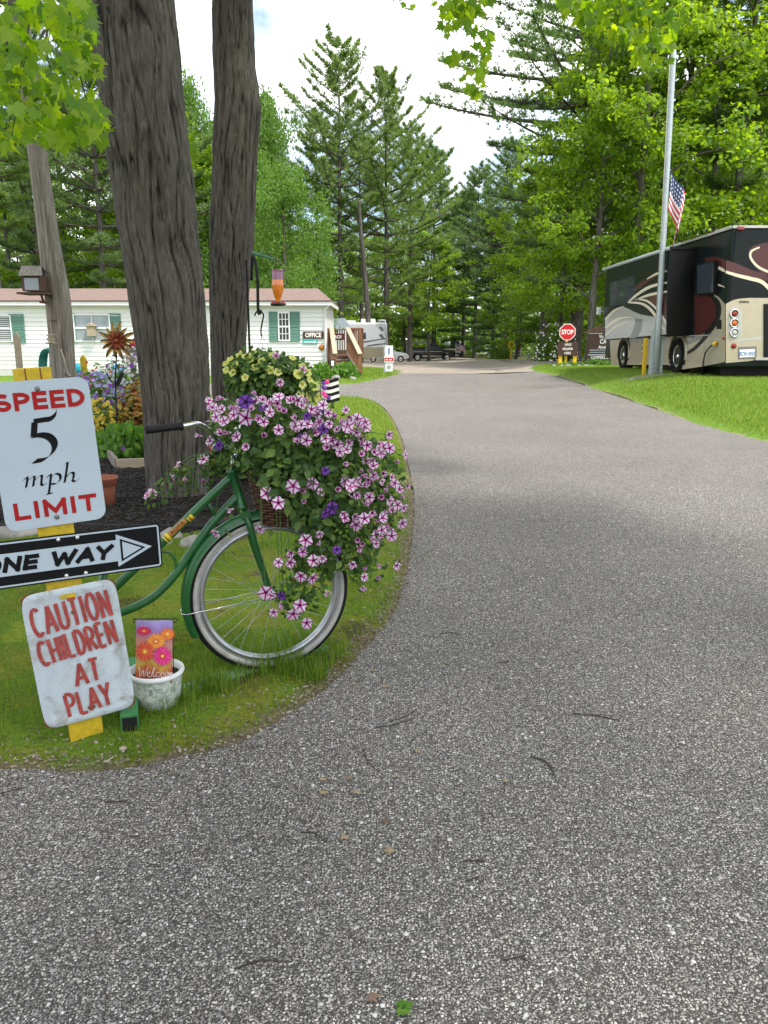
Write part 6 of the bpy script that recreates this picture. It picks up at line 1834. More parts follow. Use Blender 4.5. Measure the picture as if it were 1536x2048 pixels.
# ---------------------------------------------------------------- deck and steps
DY = 30.0
def dp(px, py, Y=DY): return at(px, py, Y)
deck = empty('deck', loc=(dp(690, 750).x, DY, 0), label='brown wooden deck with steps and railing at the office end', cat='deck')
fz = dp(690, 712).z
for i in range(6):
    y0 = 31.2 + i * .28
    mb = MB(); mb.box((dp(657, 700).x, y0, fz - .04), (dp(722, 700).x, y0 + .265, fz)); mb.build('deck_board', MT['deck'], deck)
for px in (658, 690, 720):
    for Y in (31.2, 32.7):
        mb = MB(); x = at(px, 700, 31.2).x; mb.bar((x, Y, 0), (x, Y, fz + (1.05 if px != 690 else 0)), .1); mb.build('post', MT['deck'], deck)
sx0, sx1 = dp(662, 700).x, dp(690, 700).x
ybot = 31.15 - .28 * 5
shx = lambda y: .52 * (31.2 - y) / (31.2 - ybot)          # the flight runs out slightly askew
for i in range(5):
    zt_ = fz * (5 - i) / 6; y0 = 31.15 - .28 * (i + 1); dxs = shx(y0)
    mb = MB(); mb.box((sx0 + dxs * .5, y0, zt_ - .045), (sx1 + dxs, y0 + .30, zt_)); mb.build('step', MT['step'], deck)
    mb = MB(); mb.box((sx0 + dxs * .5 + .01, y0 + .27, zt_), (sx1 + dxs - .01, y0 + .285, zt_ + fz / 6 - .046)); mb.build('riser', MT['deck_dark'], deck)
for x, kx in ((sx0 - .05, .4), (sx1 + .05, 1.0)):
    xb = x + .52 * kx
    mb = MB(); mb.prism([(xb - .025, ybot, .02), (x - .025, 31.2, .02), (x - .025, 31.2, fz), (xb - .025, ybot, .15)], (.05, 0, 0)); mb.build('stringer', MT['deck'], deck)
    mb = MB(); mb.bar((xb, ybot - .05, 0), (xb, ybot - .05, .88), .12); mb.build('newel_post', MT['deck'], deck)
    mb = MB(); mb.bar((xb + .02, ybot - .14, .90), (x, 31.2, fz + 1.06), .17, .05); mb.build('handrail', MT['plank'], deck)
    mb = MB(); mb.bar((xb - .04, ybot - .05, .22), (x - .04, 31.2, fz + .12), .05, .07); mb.build('lower_rail', MT['plank'], deck)
    for i in range(9):
        t = (i + .5) / 9; y_ = ybot + (31.2 - ybot) * t
        mb = MB(); mb.bar((xb + (x - xb) * t, y_, .15 + fz * t), (xb + (x - xb) * t, y_, .88 + (fz + .16) * t), .09, .03); mb.build('baluster', MT['deck'], deck)
for i in range(8):
    x = sx1 + .1 + (dp(722, 700).x - sx1 - .1) * i / 7
    mb = MB(); mb.bar((x, 31.22, fz), (x, 31.22, fz + 1.02), .045); mb.build('baluster', MT['deck'], deck)
for i in range(14):
    x = dp(657, 700).x + (dp(722, 700).x - dp(657, 700).x) * i / 13
    mb = MB(); mb.bar((x, 32.75, fz), (x, 32.75, fz + 1.0), .045); mb.build('baluster', MT['deck_dark'], deck)
mb = MB(); mb.bar((sx1, 31.22, fz + 1.04), (dp(722, 700).x + .05, 31.22, fz + 1.04), .12, .05); mb.build('handrail', MT['deck'], deck)
mb = MB(); mb.bar((dp(657, 700).x, 32.75, fz + 1.02), (dp(722, 700).x + .05, 32.75, fz + 1.02), .12, .05); mb.build('handrail', MT['deck'], deck)
a, b = at(656, 680, 32.6), at(690, 667, 32.6)
bn_ = empty('deck_banner', loc=((a.x + b.x) / 2, 32.6, a.z), label='dark red banner with white letters behind the deck rail', cat='sign')
mb = MB(); mb.box((a.x, 32.6, a.z), (b.x, 32.63, b.z)); mb.build('board', MT['rv_maroon'], bn_)
text('TEROI', MT['letter_white'], bn_, fx(((a.x + b.x) / 2 - .05, 32.595, (a.z + b.z) / 2)), (b.x - a.x) * .7, (b.z - a.z) * .5, .02, world=True)
mbx = at(666, 722, 29.4)
mx = empty('mailbox_post', loc=(at(659, 757, 29.4).x, 29.4, 0), label='brown post with a white notice box left of the steps', cat='post')
mb = MB(); x = at(660, 700, 29.4).x; mb.bar((x, 29.4, 0), (x, 29.4, at(660, 705, 29.4).z), .09); mb.build('post', MT['deck_dark'], mx)
mb = MB(); a, b = at(661, 734, 29.3), at(670, 719, 29.3); mb.box((a.x, 29.22, a.z), (b.x, 29.34, b.z)); mb.build('frame', MT['black'], mx)
mb = MB(); mb.box((a.x + .03, 29.21, a.z + .04), (b.x - .03, 29.219, b.z - .04)); mb.build('notice', MT['letter_white'], mx)
clump('hosta_plant', 'green bushy plants at the foot of the office steps', (at(690, 760, 28.6).x, 28.6, .02), (.55, .3, .55), 500, .16, MT['lettuce'], spiky=True)
clump('hosta_plant', 'low green plant left of the office steps', (at(645, 765, 28.2).x, 28.2, .02), (.42, .3, .55), 350, .15, MT['lettuce'], spiky=True)
clump('low_shrub', 'small leafy plants along the skirting under the OFFICE sign', (at(622, 765, 30.2).x, 30.2, .02), (.5, .2, .35), 300, .12, MT['maple_dark'])
tag(stone((at(672, 768, 27.6).x, 27.6, .02), .24, 31), 'pale boulder in the bed before the office steps', 'stone')
tag(stone((at(706, 766, 27.9).x, 27.9, .02), .16, 37), 'small pale stone beside the stair post', 'stone')
bb2 = empty('bird_bath', loc=(at(647, 757, 28.9).x, 28.9, 0), label='dark bird bath beside the office corner', cat='bird bath')
bx_ = at(647, 740, 28.9).x
mb = MB(); mb.lathe([(.14, .03), (.05, .1), (.05, .42)], 16, Matrix.Translation((bx_, 28.9, 0))); mb.build('stand', MT['black'], bb2)
mb = MB(); mb.lathe([(.04, .42), (.22, .47), (.25, .52), (.23, .52), (.04, .45), (.0001, .45)], 20, Matrix.Translation((bx_, 28.9, 0))); mb.build('basin', MT['black'], bb2)

# white notice sign with red band
sg = gnd(778, 745); sg.y = 33.0; sg.x = at(778, 700, 33).x; sg.z = float(tz(sg.x, 33))
ns = empty('notice_sign', loc=sg, label='tall white notice board with a red band beside the drive', cat='sign')
mb = MB(); a, b = at(770, 743, 33), at(786, 691, 33); mb.box((a.x, 33, a.z), (b.x, 33.03, b.z)); mb.build('board', MT['trim_white'], ns)
mb = MB(); mb.bar((a.x - .02, 33.05, sg.z - .1), (a.x - .02, 33.05, b.z), .07); mb.build('post', MT['galv'], ns)
mb = MB(); a2, b2 = at(768, 725, 32.99), at(788, 713, 32.99); mb.box((a2.x, 32.98, a2.z), (b2.x, 32.999, b2.z)); bd = mb.build('band', MT['letter_white'], ns)
mb = MB(); mb.box((a2.x + .02, 32.974, a2.z + .06), (b2.x - .02, 32.979, b2.z - .05)); mb.build('red_stripe', MT['stop_red'], ns)
mb = MB(); zc = (a2.z + b2.z) / 2 - .005; mb.box((a2.x + .06, 32.968, zc - .025), (a2.x + .17, 32.973, zc + .025)); mb.box((a2.x + .21, 32.968, zc - .025), (a2.x + .33, 32.973, zc + .025)); mb.build('small_print', MT['letter_white'], ns)
mb = MB(); c0 = at(778, 703, 32.99); mb.box((c0.x - .03, 32.99, c0.z - .1), (c0.x + .03, 32.998, c0.z + .06)); dome(mb, (c0.x, 32.998, c0.z + .1), .04, .006, (0, -1, 0)); mb.build('pictogram', MT['plate_blue'], ns)
mb = MB(); c0 = at(778, 734, 32.99); cyl(mb, (c0.x, 32.998, c0.z), .08, .005, (0, -1, 0), 14); mb.build('pictogram', MT['galv'], ns)

# ---------------------------------------------------------------- far vehicles
def wheel_part(parent, c, r_, w_, name='wheel', hub='chrome', ax=(0, -1, 0)):
    ax = Vector(ax); q = ax.to_track_quat('Z', 'Y').to_matrix().to_4x4(); Mx = Matrix.Translation(Vector(c)) @ q
    m_ = MB(); m_.lathe([(r_ * .62, -w_ / 2), (r_ * .95, -w_ / 2), (r_, -w_ * .3), (r_, w_ * .3), (r_ * .95, w_ / 2), (r_ * .62, w_ / 2), (r_ * .60, w_ * .3)], 28, Mx); t_ = m_.build(name, MT['rubber'], parent)
    m_ = MB(); m_.lathe([(r_ * .63, w_ * .42), (r_ * .57, w_ * .44), (r_ * .5, w_ * .25), (r_ * .2, w_ * .30), (r_ * .18, w_ * .45), (.0001, w_ * .47)], 28, Mx)
    for k in range(8):
        a = 2 * PI * k / 8
        p = Mx @ Vector((r_ * .34 * math.cos(a), r_ * .34 * math.sin(a), w_ * .3)); dome(m_, p, r_ * .05, w_ * .08, ax, 6)
    m_.build('rim', MT[hub], t_)
    return t_
def sideview(root, X0, Y, Z, L, outline, width, mat, name='body', taper=.0):
    """extruded side outline, upper part drawn in towards the middle"""
    zmax = max(p[1] for p in outline)
    m_ = MB()
    pts = [(X0 + x * L, Y, Z + z) for x, z in outline]
    m_.prism(pts, (0, width, 0))
    vs = []
    for (x, y, z) in m_.v:
        h = (z - Z) / zmax
        f_ = taper * max(0, h - .55) / .45
        vs.append((x, y + (f_ if y < Y + width / 2 else -f_), z))
    m_.v = vs
    return m_.build(name, mat, root)
# black pickup
PYk = 88.0
x0 = at(817, 700, PYk).x; x1 = at(912, 700, PYk).x; L = x1 - x0; zk = float(tz(0, PYk)) 
tk = empty('pickup_truck', loc=((x0 + x1) / 2, PYk, zk), label='black crew cab pickup truck parked under the pines', cat='truck')
ol = [(0, .55), (.005, 1.15), (.37, 1.18), (.40, 1.85), (.44, 1.92), (.60, 1.92), (.665, 1.50), (.70, 1.26), (.95, 1.18), (.985, 1.05), (1.0, .75), (.99, .45), (.90, .42), (.885, .75), (.86, .92), (.81, .95), (.76, .92), (.735, .75), (.72, .42), (.28, .42), (.265, .75), (.24, .92), (.19, .95), (.14, .92), (.115, .75), (.10, .45), (.01, .48)]
sideview(tk, x0, PYk, zk, L, ol, 1.95, MT['car_black'], 'body', .18)
for t in (.19, .81): wheel_part(tk, (x0 + t * L, PYk + .10, zk + .42), .41, .28); wheel_part(tk, (x0 + t * L, PYk + 1.85, zk + .42), .41, .28, ax=(0, 1, 0))
mb = MB(); mb.prism([(x0 + u * L, PYk + .09, zk + z) for u, z in ((.415, 1.28), (.425, 1.80), (.50, 1.82), (.50, 1.28))], (0, .02, 0)); mb.build('window', MT['glass'], tk)
mb = MB(); mb.prism([(x0 + u * L, PYk + .09, zk + z) for u, z in ((.515, 1.28), (.515, 1.82), (.595, 1.80), (.655, 1.30))], (0, .02, 0)); mb.build('window', MT['glass'], tk)
mb = MB(); mb.box((x0 + .30 * L, PYk - .02, zk + .50), (x0 + .70 * L, PYk + .05, zk + .58)); mb.build('side_step', MT['chrome'], tk)
mb = MB(); mb.box((x0 + .38 * L, PYk - .015, zk + 1.02), (x0 + .72 * L, PYk - .002, zk + 1.06)); mb.build('trim_strip', MT['chrome'], tk)
mb = MB(); mb.box((x0 + .98 * L, PYk + .1, zk + .5), (x0 + 1.015 * L, PYk + 1.85, zk + .72)); mb.build('bumper', MT['chrome'], tk)
mb = MB(); mb.box((x0 - .01, PYk - .004, zk + .9), (x0 + .03, PYk + .15, zk + 1.12)); mb.build('tail_light', MT['lamp_red'], tk)
# silver car
CY = 78.0
x0 = at(786, 700, CY).x; x1 = at(818, 700, CY).x; L = 4.4; x0 = x1 - L; zk = float(tz(0, CY))
cr = empty('silver_car', loc=(x0 + L / 2, CY, zk), label='silver car mostly hidden behind the notice board', cat='car')
ol = [(0, .5), (.01, .9), (.12, .98), (.24, 1.38), (.36, 1.46), (.55, 1.44), (.72, 1.02), (.92, .86), (.99, .70), (1, .4), (.89, .28), (.87, .55), (.82, .66), (.76, .55), (.74, .26), (.27, .26), (.25, .55), (.19, .66), (.14, .55), (.12, .28), (.02, .35)]
sideview(cr, x0, CY, zk, L, ol, 1.75, MT['car_silver'], 'body', .2)
for t in (.195, .815): wheel_part(cr, (x0 + t * L, CY + .08, zk + .32), .32, .2, hub='steel')
mb = MB(); mb.prism([(x0 + u * L, CY + .06, zk + z) for u, z in ((.20, 1.0), (.27, 1.32), (.54, 1.36), (.68, 1.02))], (0, .02, 0)); mb.build('window', MT['glass'], cr)
for lb, pxa, Yc, mt_ in (('white parked car far beyond the pickup', 944, 112.0, 'white_gel'), ('grey parked car at the far end of the road', 985, 118.0, 'rv_grey')):
    xa = at(pxa, 700, Yc).x; zk = float(tz(xa, Yc))
    pcr = empty('parked_car', loc=(xa + 2.2, Yc, zk), label=lb, cat='car', group='cars parked beyond the pickup')
    sideview(pcr, xa, Yc, zk, 4.4, ol, 1.75, MT[mt_], 'body', .2)
    for t in (.195, .815): wheel_part(pcr, (xa + t * 4.4, Yc + .08, zk + .32), .32, .2, hub='steel')
    mb = MB(); mb.prism([(xa + u * 4.4, Yc + .06, zk + z) for u, z in ((.20, 1.0), (.27, 1.32), (.54, 1.36), (.68, 1.02))], (0, .02, 0)); mb.build('window', MT['glass'], pcr)
# travel trailer
TY = 56.0
x0, x1 = at(660, 700, TY).x, at(774, 700, TY).x; zk = float(tz(0, TY))
zt_ = at(740, 645, TY).z; zm = at(740, 697, TY).z; zb = at(740, 716, TY).z
tr = empty('travel_trailer', loc=((x0 + x1) / 2, TY + 4, zk), label='white travel trailer with tan lower panel behind the deck', cat='trailer')
mb = MB(); mb.bbox((x0, TY, zm), (x1, TY + 8, zt_), .12); mb.build('body', MT['white_gel'], tr)
mb = MB(); mb.box((x0 + .02, TY + .02, zb), (x1 - .02, TY + 7.9, zm + .05)); mb.build('lower_panel', MT['tan_lower'], tr)
mb = MB(); a = at(737, 638, TY + 1); mb.bbox((a.x - .55, TY + .9, zt_ - .02), (a.x + .5, TY + 1.8, zt_ + .27), .05); mb.build('roof_vent', MT['white_gel'], tr)
mb = MB(); a = at(703, 641, TY + 1); mb.bbox((a.x - .4, TY + .9, zt_ - .02), (a.x + .3, TY + 1.8, zt_ + .16), .05); mb.build('roof_vent', MT['white_gel'], tr)
mb = MB(); a, b = at(725, 678, TY), at(732, 665, TY); mb.bbox((a.x, TY - .03, a.z), (b.x, TY + .02, b.z), .01); mb.build('window', MT['glass'], tr)
for i, (pa) in enumerate((((726, 683), (745, 680), (772, 676), (772, 678), (745, 682.5), (728, 686)), ((733, 691), (750, 688), (772, 686), (772, 688.5), (750, 691), (735, 693)), ((757, 655), (762, 652), (768, 660), (764, 664)), ((757, 670), (763, 667), (769, 676), (764, 678)))):
    mb = MB(); mb.poly([at(px, py, TY - .006) for px, py in pa]); mb.build('decal', MT['rv_grey'], tr)
mb = MB(); mb.tube([at(756, 641, TY - .1), at(770, 641, TY - .1), at(771.5, 650, TY - .1), at(775, 692, TY - .1)], .06, 8); mb.build('awning_arm', MT['white_gel'], tr)
for t in (.25, .40): wheel_part(tr, (x0 + t * (x1 - x0), TY + .15, zk + .36), .36, .22)
mb = MB(); mb.tube([(x1 - .1, TY + 1, zb + .1), (x1 - .1, TY + 1, zk)], .05, 6); mb.build('jack', MT['black'], tr)
# slanted blue awning of the neighbouring camper
AY = 50.0
aw = empty('camper_awning', loc=(at(685, 700, AY).x, AY, float(tz(0, AY))), label='blue grey slanted camper front above the deck railing', cat='camper')
a, b, c, d = at(652, 638, AY), at(687, 636, AY), at(703, 657, AY), at(676, 662, AY)
mb = MB(); mb.prism([a, b, c, d], (0, 3, 0)); mb.build('sloped_nose', MT['blue_tarp'], aw)
mb = MB(); mb.prism([at(640, 640, AY - .1), at(652, 638, AY - .1), at(676, 662, AY - .1), at(703, 658, AY - .1), at(703, 700, AY - .1), at(640, 700, AY - .1)], (0, 3, 0)); mb.build('body', MT['white_gel'], aw)
mb = MB(); mb.bar(at(652, 641, AY - .15), at(676, 664, AY - .15), .12); mb.build('trim', MT['rv_dark'], aw)
x_ = at(672, 700, AY).x; mb = MB(); mb.box((x_ - .8, AY, float(tz(0, AY))), (x_ + .8, AY + 2, at(672, 700, AY).z + .01)); mb.build('underbody', MT['rv_grey'], aw)
# far camper, shelter, flag, yellow sign, picnic table
KY = 104.0
zk = float(tz(0, KY))
fcx0, fcx1 = at(895, 690, KY).x, at(930, 690, KY).x
fcp = empty('white_camper', loc=((fcx0 + fcx1) / 2, KY, zk), label='white camper standing behind the pickup bonnet', cat='trailer')
mb = MB(); mb.bbox((fcx0, KY, zk + .5), (fcx1, KY + 6, at(900, 683, KY).z), .2); mb.build('body', MT['white_gel'], fcp)
mb = MB(); mb.box((fcx0 + .4, KY - .02, zk + 1.5), (fcx0 + 1.6, KY + .01, zk + 2.2)); mb.build('window', MT['glass'], fcp)
mb = MB(); mb.box((fcx0 + .1, KY - .015, zk + .9), (fcx1 - .1, KY + .01, zk + 1.1)); mb.build('stripe', MT['tan_lower'], fcp)
for t in (.4, .55): wheel_part(fcp, (fcx0 + t * (fcx1 - fcx0), KY + .1, zk + .36), .36, .22)
shx0, shx1 = at(812, 690, 100).x, at(872, 690, 100).x; zk = float(tz(0, 100))
shl = empty('camper_shelter', loc=((shx0 + shx1) / 2, 100, zk), label='long pale roof edge above the pickup cargo bed', cat='shelter')
mb = MB(); zz_ = at(840, 683, 100).z; mb.box((shx0, 100, zz_ - .25), (shx1, 104, zz_)); mb.build('roof', MT['white_gel'], shl)
for x in (shx0 + .1, shx1 - .1):
    for y in (100.1, 103.9):
        mb = MB(); mb.bar((x, y, zk), (x, y, zz_ - .25), .12); mb.build('post', MT['white_gel'], shl)
mb = MB(); mb.box((shx0 + .3, 101.5, zk), (shx1 - .3, 103.5, zz_ - .7)); mb.build('camper_wall', MT['rv_grey'], shl)

MT['us_flag'], n_, out_ = _new('us_flag_print')
uvn = n_.nodes.new('ShaderNodeUVMap'); sx_ = n_.nodes.new('ShaderNodeSeparateXYZ'); n_.links.new(uvn.outputs[0], sx_.inputs[0])
U_, V_ = sx_.outputs[0], sx_.outputs[1]
stp = _math(n_, 'MODULO', _math(n_, 'FLOOR', _math(n_, 'MULTIPLY', V_, 13.0)), 2.0)
colf = _mix(n_, stp, (.50, .025, .045), (.78, .77, .76))
cant = _math(n_, 'MULTIPLY', _math(n_, 'LESS_THAN', U_, .4), _math(n_, 'GREATER_THAN', V_, 6 / 13))
su = _math(n_, 'SUBTRACT', _math(n_, 'FRACT', _math(n_, 'MULTIPLY', U_, 6 / .4)), .5)
sv = _math(n_, 'SUBTRACT', _math(n_, 'FRACT', _math(n_, 'MULTIPLY', V_, 5 / (7 / 13))), .5)
dd_ = _math(n_, 'ADD', _math(n_, 'MULTIPLY', su, su), _math(n_, 'MULTIPLY', sv, sv))
star = _math(n_, 'LESS_THAN', dd_, .07)
ccol = _mix(n_, star, (.03, .055, .16), (.78, .77, .76))
colf = _mix(n_, cant, colf, ccol)
_bsdf(n_, out_, colf, .75)
def flag_mesh(fn, nu=24, nv=18):
    me = bpy.data.meshes.new('flag_cloth')
    vs = [fn(i / nu, j / nv) for j in range(nv + 1) for i in range(nu + 1)]
    fs = [(j*(nu+1)+i, j*(nu+1)+i+1, (j+1)*(nu+1)+i+1, (j+1)*(nu+1)+i) for j in range(nv) for i in range(nu)]
    me.from_pydata(vs, [], fs)
    uv = me.uv_layers.new(name='UVMap')
    for lp in me.loops:
        k_ = lp.vertex_index; uv.data[lp.index].uv = ((k_ % (nu + 1)) / nu, (k_ // (nu + 1)) / nv)
    me.materials.append(MT['us_flag']); me.polygons.foreach_set('use_smooth', [True] * len(fs)); me.update()
    return me
GYf = 84.0
a, b = at(912, 688, GYf), at(931, 688, GYf)
sf = empty('small_flag', loc=(a.x, GYf, float(tz(0, GYf))), label='small American flag in front of the white camper', cat='flag')
zf0 = at(920, 686, GYf).z
o = link_mesh('cloth', flag_mesh(lambda u, v: (a.x + 1.0 * u, GYf + .08 * math.sin(u * 7), zf0 - .62 * (1 - v) - .38 * u), 10, 8), sf)
mb = MB(); mb.tube([(a.x - .02, GYf, float(tz(0, GYf))), (a.x - .02, GYf, zf0 + .05)], .02, 6); mb.build('pole', MT['galv'], sf)
YS = 70.0
ys = at(1022, 688, YS); zk = float(tz(8, YS))
yg = empty('yellow_sign', loc=(ys.x, YS, zk), label='small yellow sign on a yellow post beyond the stop sign', cat='sign')
mb = MB(); mb.box((ys.x - .22, YS, ys.z - .28), (ys.x + .22, YS + .03, ys.z + .25)); mb.build('board', MT['yellow'], yg)
mb = MB(); mb.bar((ys.x + .05, YS + .06, zk), (ys.x + .05, YS + .06, ys.z + .1), .12); mb.build('post', MT['yellow'], yg)
for k, (lb, px, Y) in enumerate((('white picnic table under the trees', 1045, 74.0), ('farther white picnic table beside the pines', 965, 96.0))):
    x = at(px, 700, Y).x; zk = float(tz(x, Y))
    pb = empty('picnic_table', loc=(x, Y, zk), label=lb, cat='table', group='picnic tables under the trees')
    for j in range(4):
        mb = MB(); mb.box((x - .9, Y - .36 + j * .185, zk + .74), (x + .9, Y - .36 + j * .185 + .17, zk + .78)); mb.build('top_board', MT['trim_white'], pb)
    for s_ in (-1, 1):
        mb = MB(); mb.box((x - .9, Y + s_ * .7 - .13, zk + .43), (x + .9, Y + s_ * .7 + .13, zk + .47)); mb.build('bench_board', MT['trim_white'], pb)
        mb = MB(); mb.bar((x + s_ * .65, Y - .7, zk), (x + s_ * .65, Y - .1, zk + .74), .09); mb.bar((x + s_ * .65, Y + .7, zk), (x + s_ * .65, Y + .1, zk + .74), .09); mb.bar((x + s_ * .65, Y - .8, zk + .40), (x + s_ * .65, Y + .8, zk + .40), .04, .09); mb.build('trestle', MT['trim_white'], pb)

# ---------------------------------------------------------------- stop sign and register board
SY = 36.0
sx = at(1135, 730, SY).x; sz = float(tz(sx, SY))
st = empty('stop_sign', loc=(sx, SY, sz), label='red octagonal STOP sign on a yellow post above the register board', cat='road sign')
c0 = at(1135, 664, SY); ro = 15.5 * SY / F / math.cos(R(22.5))
def octo(r_, y_): return [(c0.x + r_ * math.cos(R(22.5 + 45 * k)), y_, c0.z + r_ * math.sin(R(22.5 + 45 * k))) for k in range(8)]
mb = MB(); mb.prism(octo(ro, SY), (0, .012, 0)); mb.build('plate', MT['letter_white'], st)
mb = MB(); mb.prism(octo(ro * .91, SY - .004), (0, .003, 0)); mb.build('red_face', MT['stop_red'], st)
text('STOP', MT['letter_white'], st, fx((c0.x, SY - .008, c0.z)), ro * 1.38, ro * .56, .03, world=True)
mb = MB(); px_ = at(1133, 700, SY).x; mb.bar((px_, SY + .06, sz - .1), (px_, SY + .06, c0.z + .1), .10); mb.build('post', MT['yellow'], st)
rg = empty('register_sign', loc=(sx, SY - .1, sz), label='brown board reading OFFICE REGISTER HERE below the stop sign', cat='sign')
a, b = at(1115, 711, SY - .1), at(1156, 684, SY - .1)
mb = MB(); mb.box((a.x, SY - .12, a.z), (b.x, SY - .07, b.z)); mb.build('board', MT['brown_board'], rg)
for i, w_ in enumerate(('OFFICE', 'REGISTER', 'HERE')):
    text(w_, MT['letter_white'], rg, fx(((a.x + b.x) / 2, SY - .123, b.z - (b.z - a.z) * (.2 + .31 * i))), (b.x - a.x) * (.34, .52, .32)[i], (b.z - a.z) * .17, .02, world=True)
for px in (1120, 1149):
    mb = MB(); x = at(px, 720, SY).x; mb.bar((x, SY - .02, sz - .1), (x, SY - .02, b.z - .05), .16, .10, up=(0, 1, 0)); mb.build('post', MT['yellow'], rg)
# campground sign
CYs = 37.0
cs_a, cs_b = at(1175, 720, CYs), at(1232, 665, CYs)
cz = float(tz(9.5, CYs))
cg = empty('campground_sign', loc=((cs_a.x + cs_b.x) / 2, CYs, cz), label='large brown campground sign with white letters beside the motorhome', cat='sign')
mb = MB(); mb.box((cs_a.x, CYs, cs_a.z), (cs_b.x, CYs + .08, cs_b.z)); mb.build('board', MT['brown_board'], cg)
mb = MB(); mb.box((cs_a.x - .02, CYs - .012, cs_b.z - .06), (cs_b.x, CYs - .002, cs_b.z - .02)); mb.box((cs_a.x, CYs - .012, at(1180, 709, CYs).z - .03), (cs_b.x, CYs - .002, at(1180, 709, CYs).z)); mb.build('white_line', MT['letter_white'], cg)
mb = MB(); mb.prism([at(1168, 666, CYs - .05), at(1236, 666, CYs - .05), at(1236, 655, CYs - .05), at(1200, 651, CYs - .05)], (0, .3, 0)); mb.build('roof', MT['deck_dark'], cg)
for w_, px, py, ww, hh in (('WI', 1203, 673, 10, 7), ('CAM', 1210, 683, 20, 9), ('And', 1204, 694, 16, 6), ('CAMPERS & RV', 1204, 715, 44, 6)):
    c1 = at(px, py, CYs - .012); text(w_, MT['letter_white'], cg, fx(c1), ww * CYs / F, hh * CYs / F, .03, world=True)
for yy in (700, 704.5):
    mb = MB(); p1_, p2_ = at(1179, yy, CYs - .01), at(1214, yy, CYs - .01); mb.box((p1_.x, CYs - .01, p1_.z - .025), (p2_.x, CYs - .004, p1_.z + .015)); mb.build('small_print', MT['glass_pale'], cg)
for px in (1182, 1225):
    mb = MB(); x = at(px, 720, CYs).x; mb.bar((x, CYs + .1, cz - .1), (x, CYs + .1, cs_b.z), .12); mb.build('post', MT['deck_dark'], cg)
clump('border_plant', 'green ground plants at the foot of the campground sign', (at(1195, 728, 36.4).x, 36.4, cz), (1.0, .35, .35), 500, .14, MT['lettuce'])
clump('border_plant', 'low green plants below the register board', (at(1142, 728, 35.7).x, 35.7, cz), (.8, .25, .22), 300, .12, MT['lettuce'])
rs_ = [(1108, 733), (1122, 734), (1136, 734.5), (1158, 734), (1172, 733.5), (1185, 733)]
for i, (px, py) in enumerate(rs_):
    x = at(px, py, 35.3).x
    tag(stone((x, 35.3, float(tz(x, 35.3)) + .01), .13, 50 + i), 'small white border stone below the register and campground signs', 'stone', 'white border stones')
clump('flowering_shrub', 'pale flowering shrub between the pines and the stop sign', (at(1108, 715, 46).x, 46, float(tz(9, 46))), (1.5, 1.2, 2.2), 1600, .16, MT['maple_dark'], ((150, .10, MT['letter_white']),), cat='shrub')
clump('round_bush', 'dark green bush beside the far yellow sign', (at(1000, 712, 72).x, 72, float(tz(8, 72))), (1.3, 1.0, 1.9), 900, .2, MT['maple_dark'], cat='shrub')
# ---------------------------------------------------------------- motorhome
XB, XS, YR = 8.32, 7.62, 19.3
RW_ = 2.5; YFr = 29.6
def z6(x, y): return (1080 + x * .2969, 400 + y * .2970)
def oy(x, y, off=0.0): return at(*z6(x, y), YR - off)
def oxb(x, y, off=0.0): return onx(*z6(x, y), XB - off)
def oxs(x, y, off=0.0): return onx(*z6(x, y), XS - off)
zroof = oxb(1262, 185).z
zroof = at(1455, 455, YR).z
zskirt = oxb(1100, 1120).z
zgr = float(tz(9, 22))
rv = empty('motorhome', loc=(XB + 1.25, 25, zgr), label='large black, maroon and champagne motorhome with swirl stripes', cat='motorhome')
mb = MB(); mb.bbox((XB, YR, zskirt), (XB + RW_, YFr, zroof), .05); body = mb.build('body', MT['rv_dark'], rv)
# slide-out room
ysr = oxs(858, 600).y; ysf = YFr - 1.5
ysf = min(onx(1209, 600, XS).y, YFr - .3)
zs1 = onx(1335, 500, XS).z; zs0 = onx(1334, 672, XS).z
mb = MB(); mb.bbox((XS, ysr, zs0), (XB + .3, ysf, zs1), .03); slide = mb.build('slide_out', MT['rv_dark'], rv)
mb = MB(); mb.box((XS + .03, ysr - .006, zs0 + .03), (XB - .003, ysr - .001, zs1 - .03)); mb.build('end_wall', MT['rv_black'], slide)
mb = MB(); mb.box((XS - .02, ysr - .03, zs1 - .01), (XB, ysf + .02, zs1 + .06)); mb.build('topper_awning', MT['rv_black'], slide)
mb = MB(); mb.tube([(XS - .02, ysr, zs1 + .02), (XS - .02, ysf + .3, zs1 + .02)], .05, 8); mb.build('awning_roller', MT['galv'], slide)
# roof rail and awning roller along the edge
mb = MB(); mb.box((XB - .03, YR + .02, zroof - .01), (XB + .10, YFr - .05, zroof + .05)); mb.box((XB + .10, YR - .02, zroof - .012), (XB + RW_, YR + .10, zroof + .048)); mb.build('roof_rail', MT['rv_silver'], rv)
for y in (21.0, 24.5):
    mb = MB(); mb.bbox((XB + .6, y, zroof + .01), (XB + 1.7, y + 1.0, zroof + .28), .06); mb.build('roof_unit', MT['white_gel'], rv)
def fat(pts, w0, w1=None):
    """ribbon outline in picture-zoom units"""
    P = bez([(x, y, 0) for x, y in pts], 6); n = len(P); L, Rr = [], []
    w1 = w0 if w1 is None else w1
    for i in range(n):
        t = (P[min(i+1, n-1)] - P[max(i-1, 0)]).normalized(); q = Vector((-t.y, t.x, 0)); s_ = i / (n - 1)
        w_ = (w0 + (w1 - w0) * s_) * (0.25 + 0.75 * math.sin(PI * min(1, .15 + s_ * .85)) ** .5) / 2
        L.append((P[i].x + q.x * w_, P[i].y + q.y * w_)); Rr.append((P[i].x - q.x * w_, P[i].y - q.y * w_))
    return L, Rr
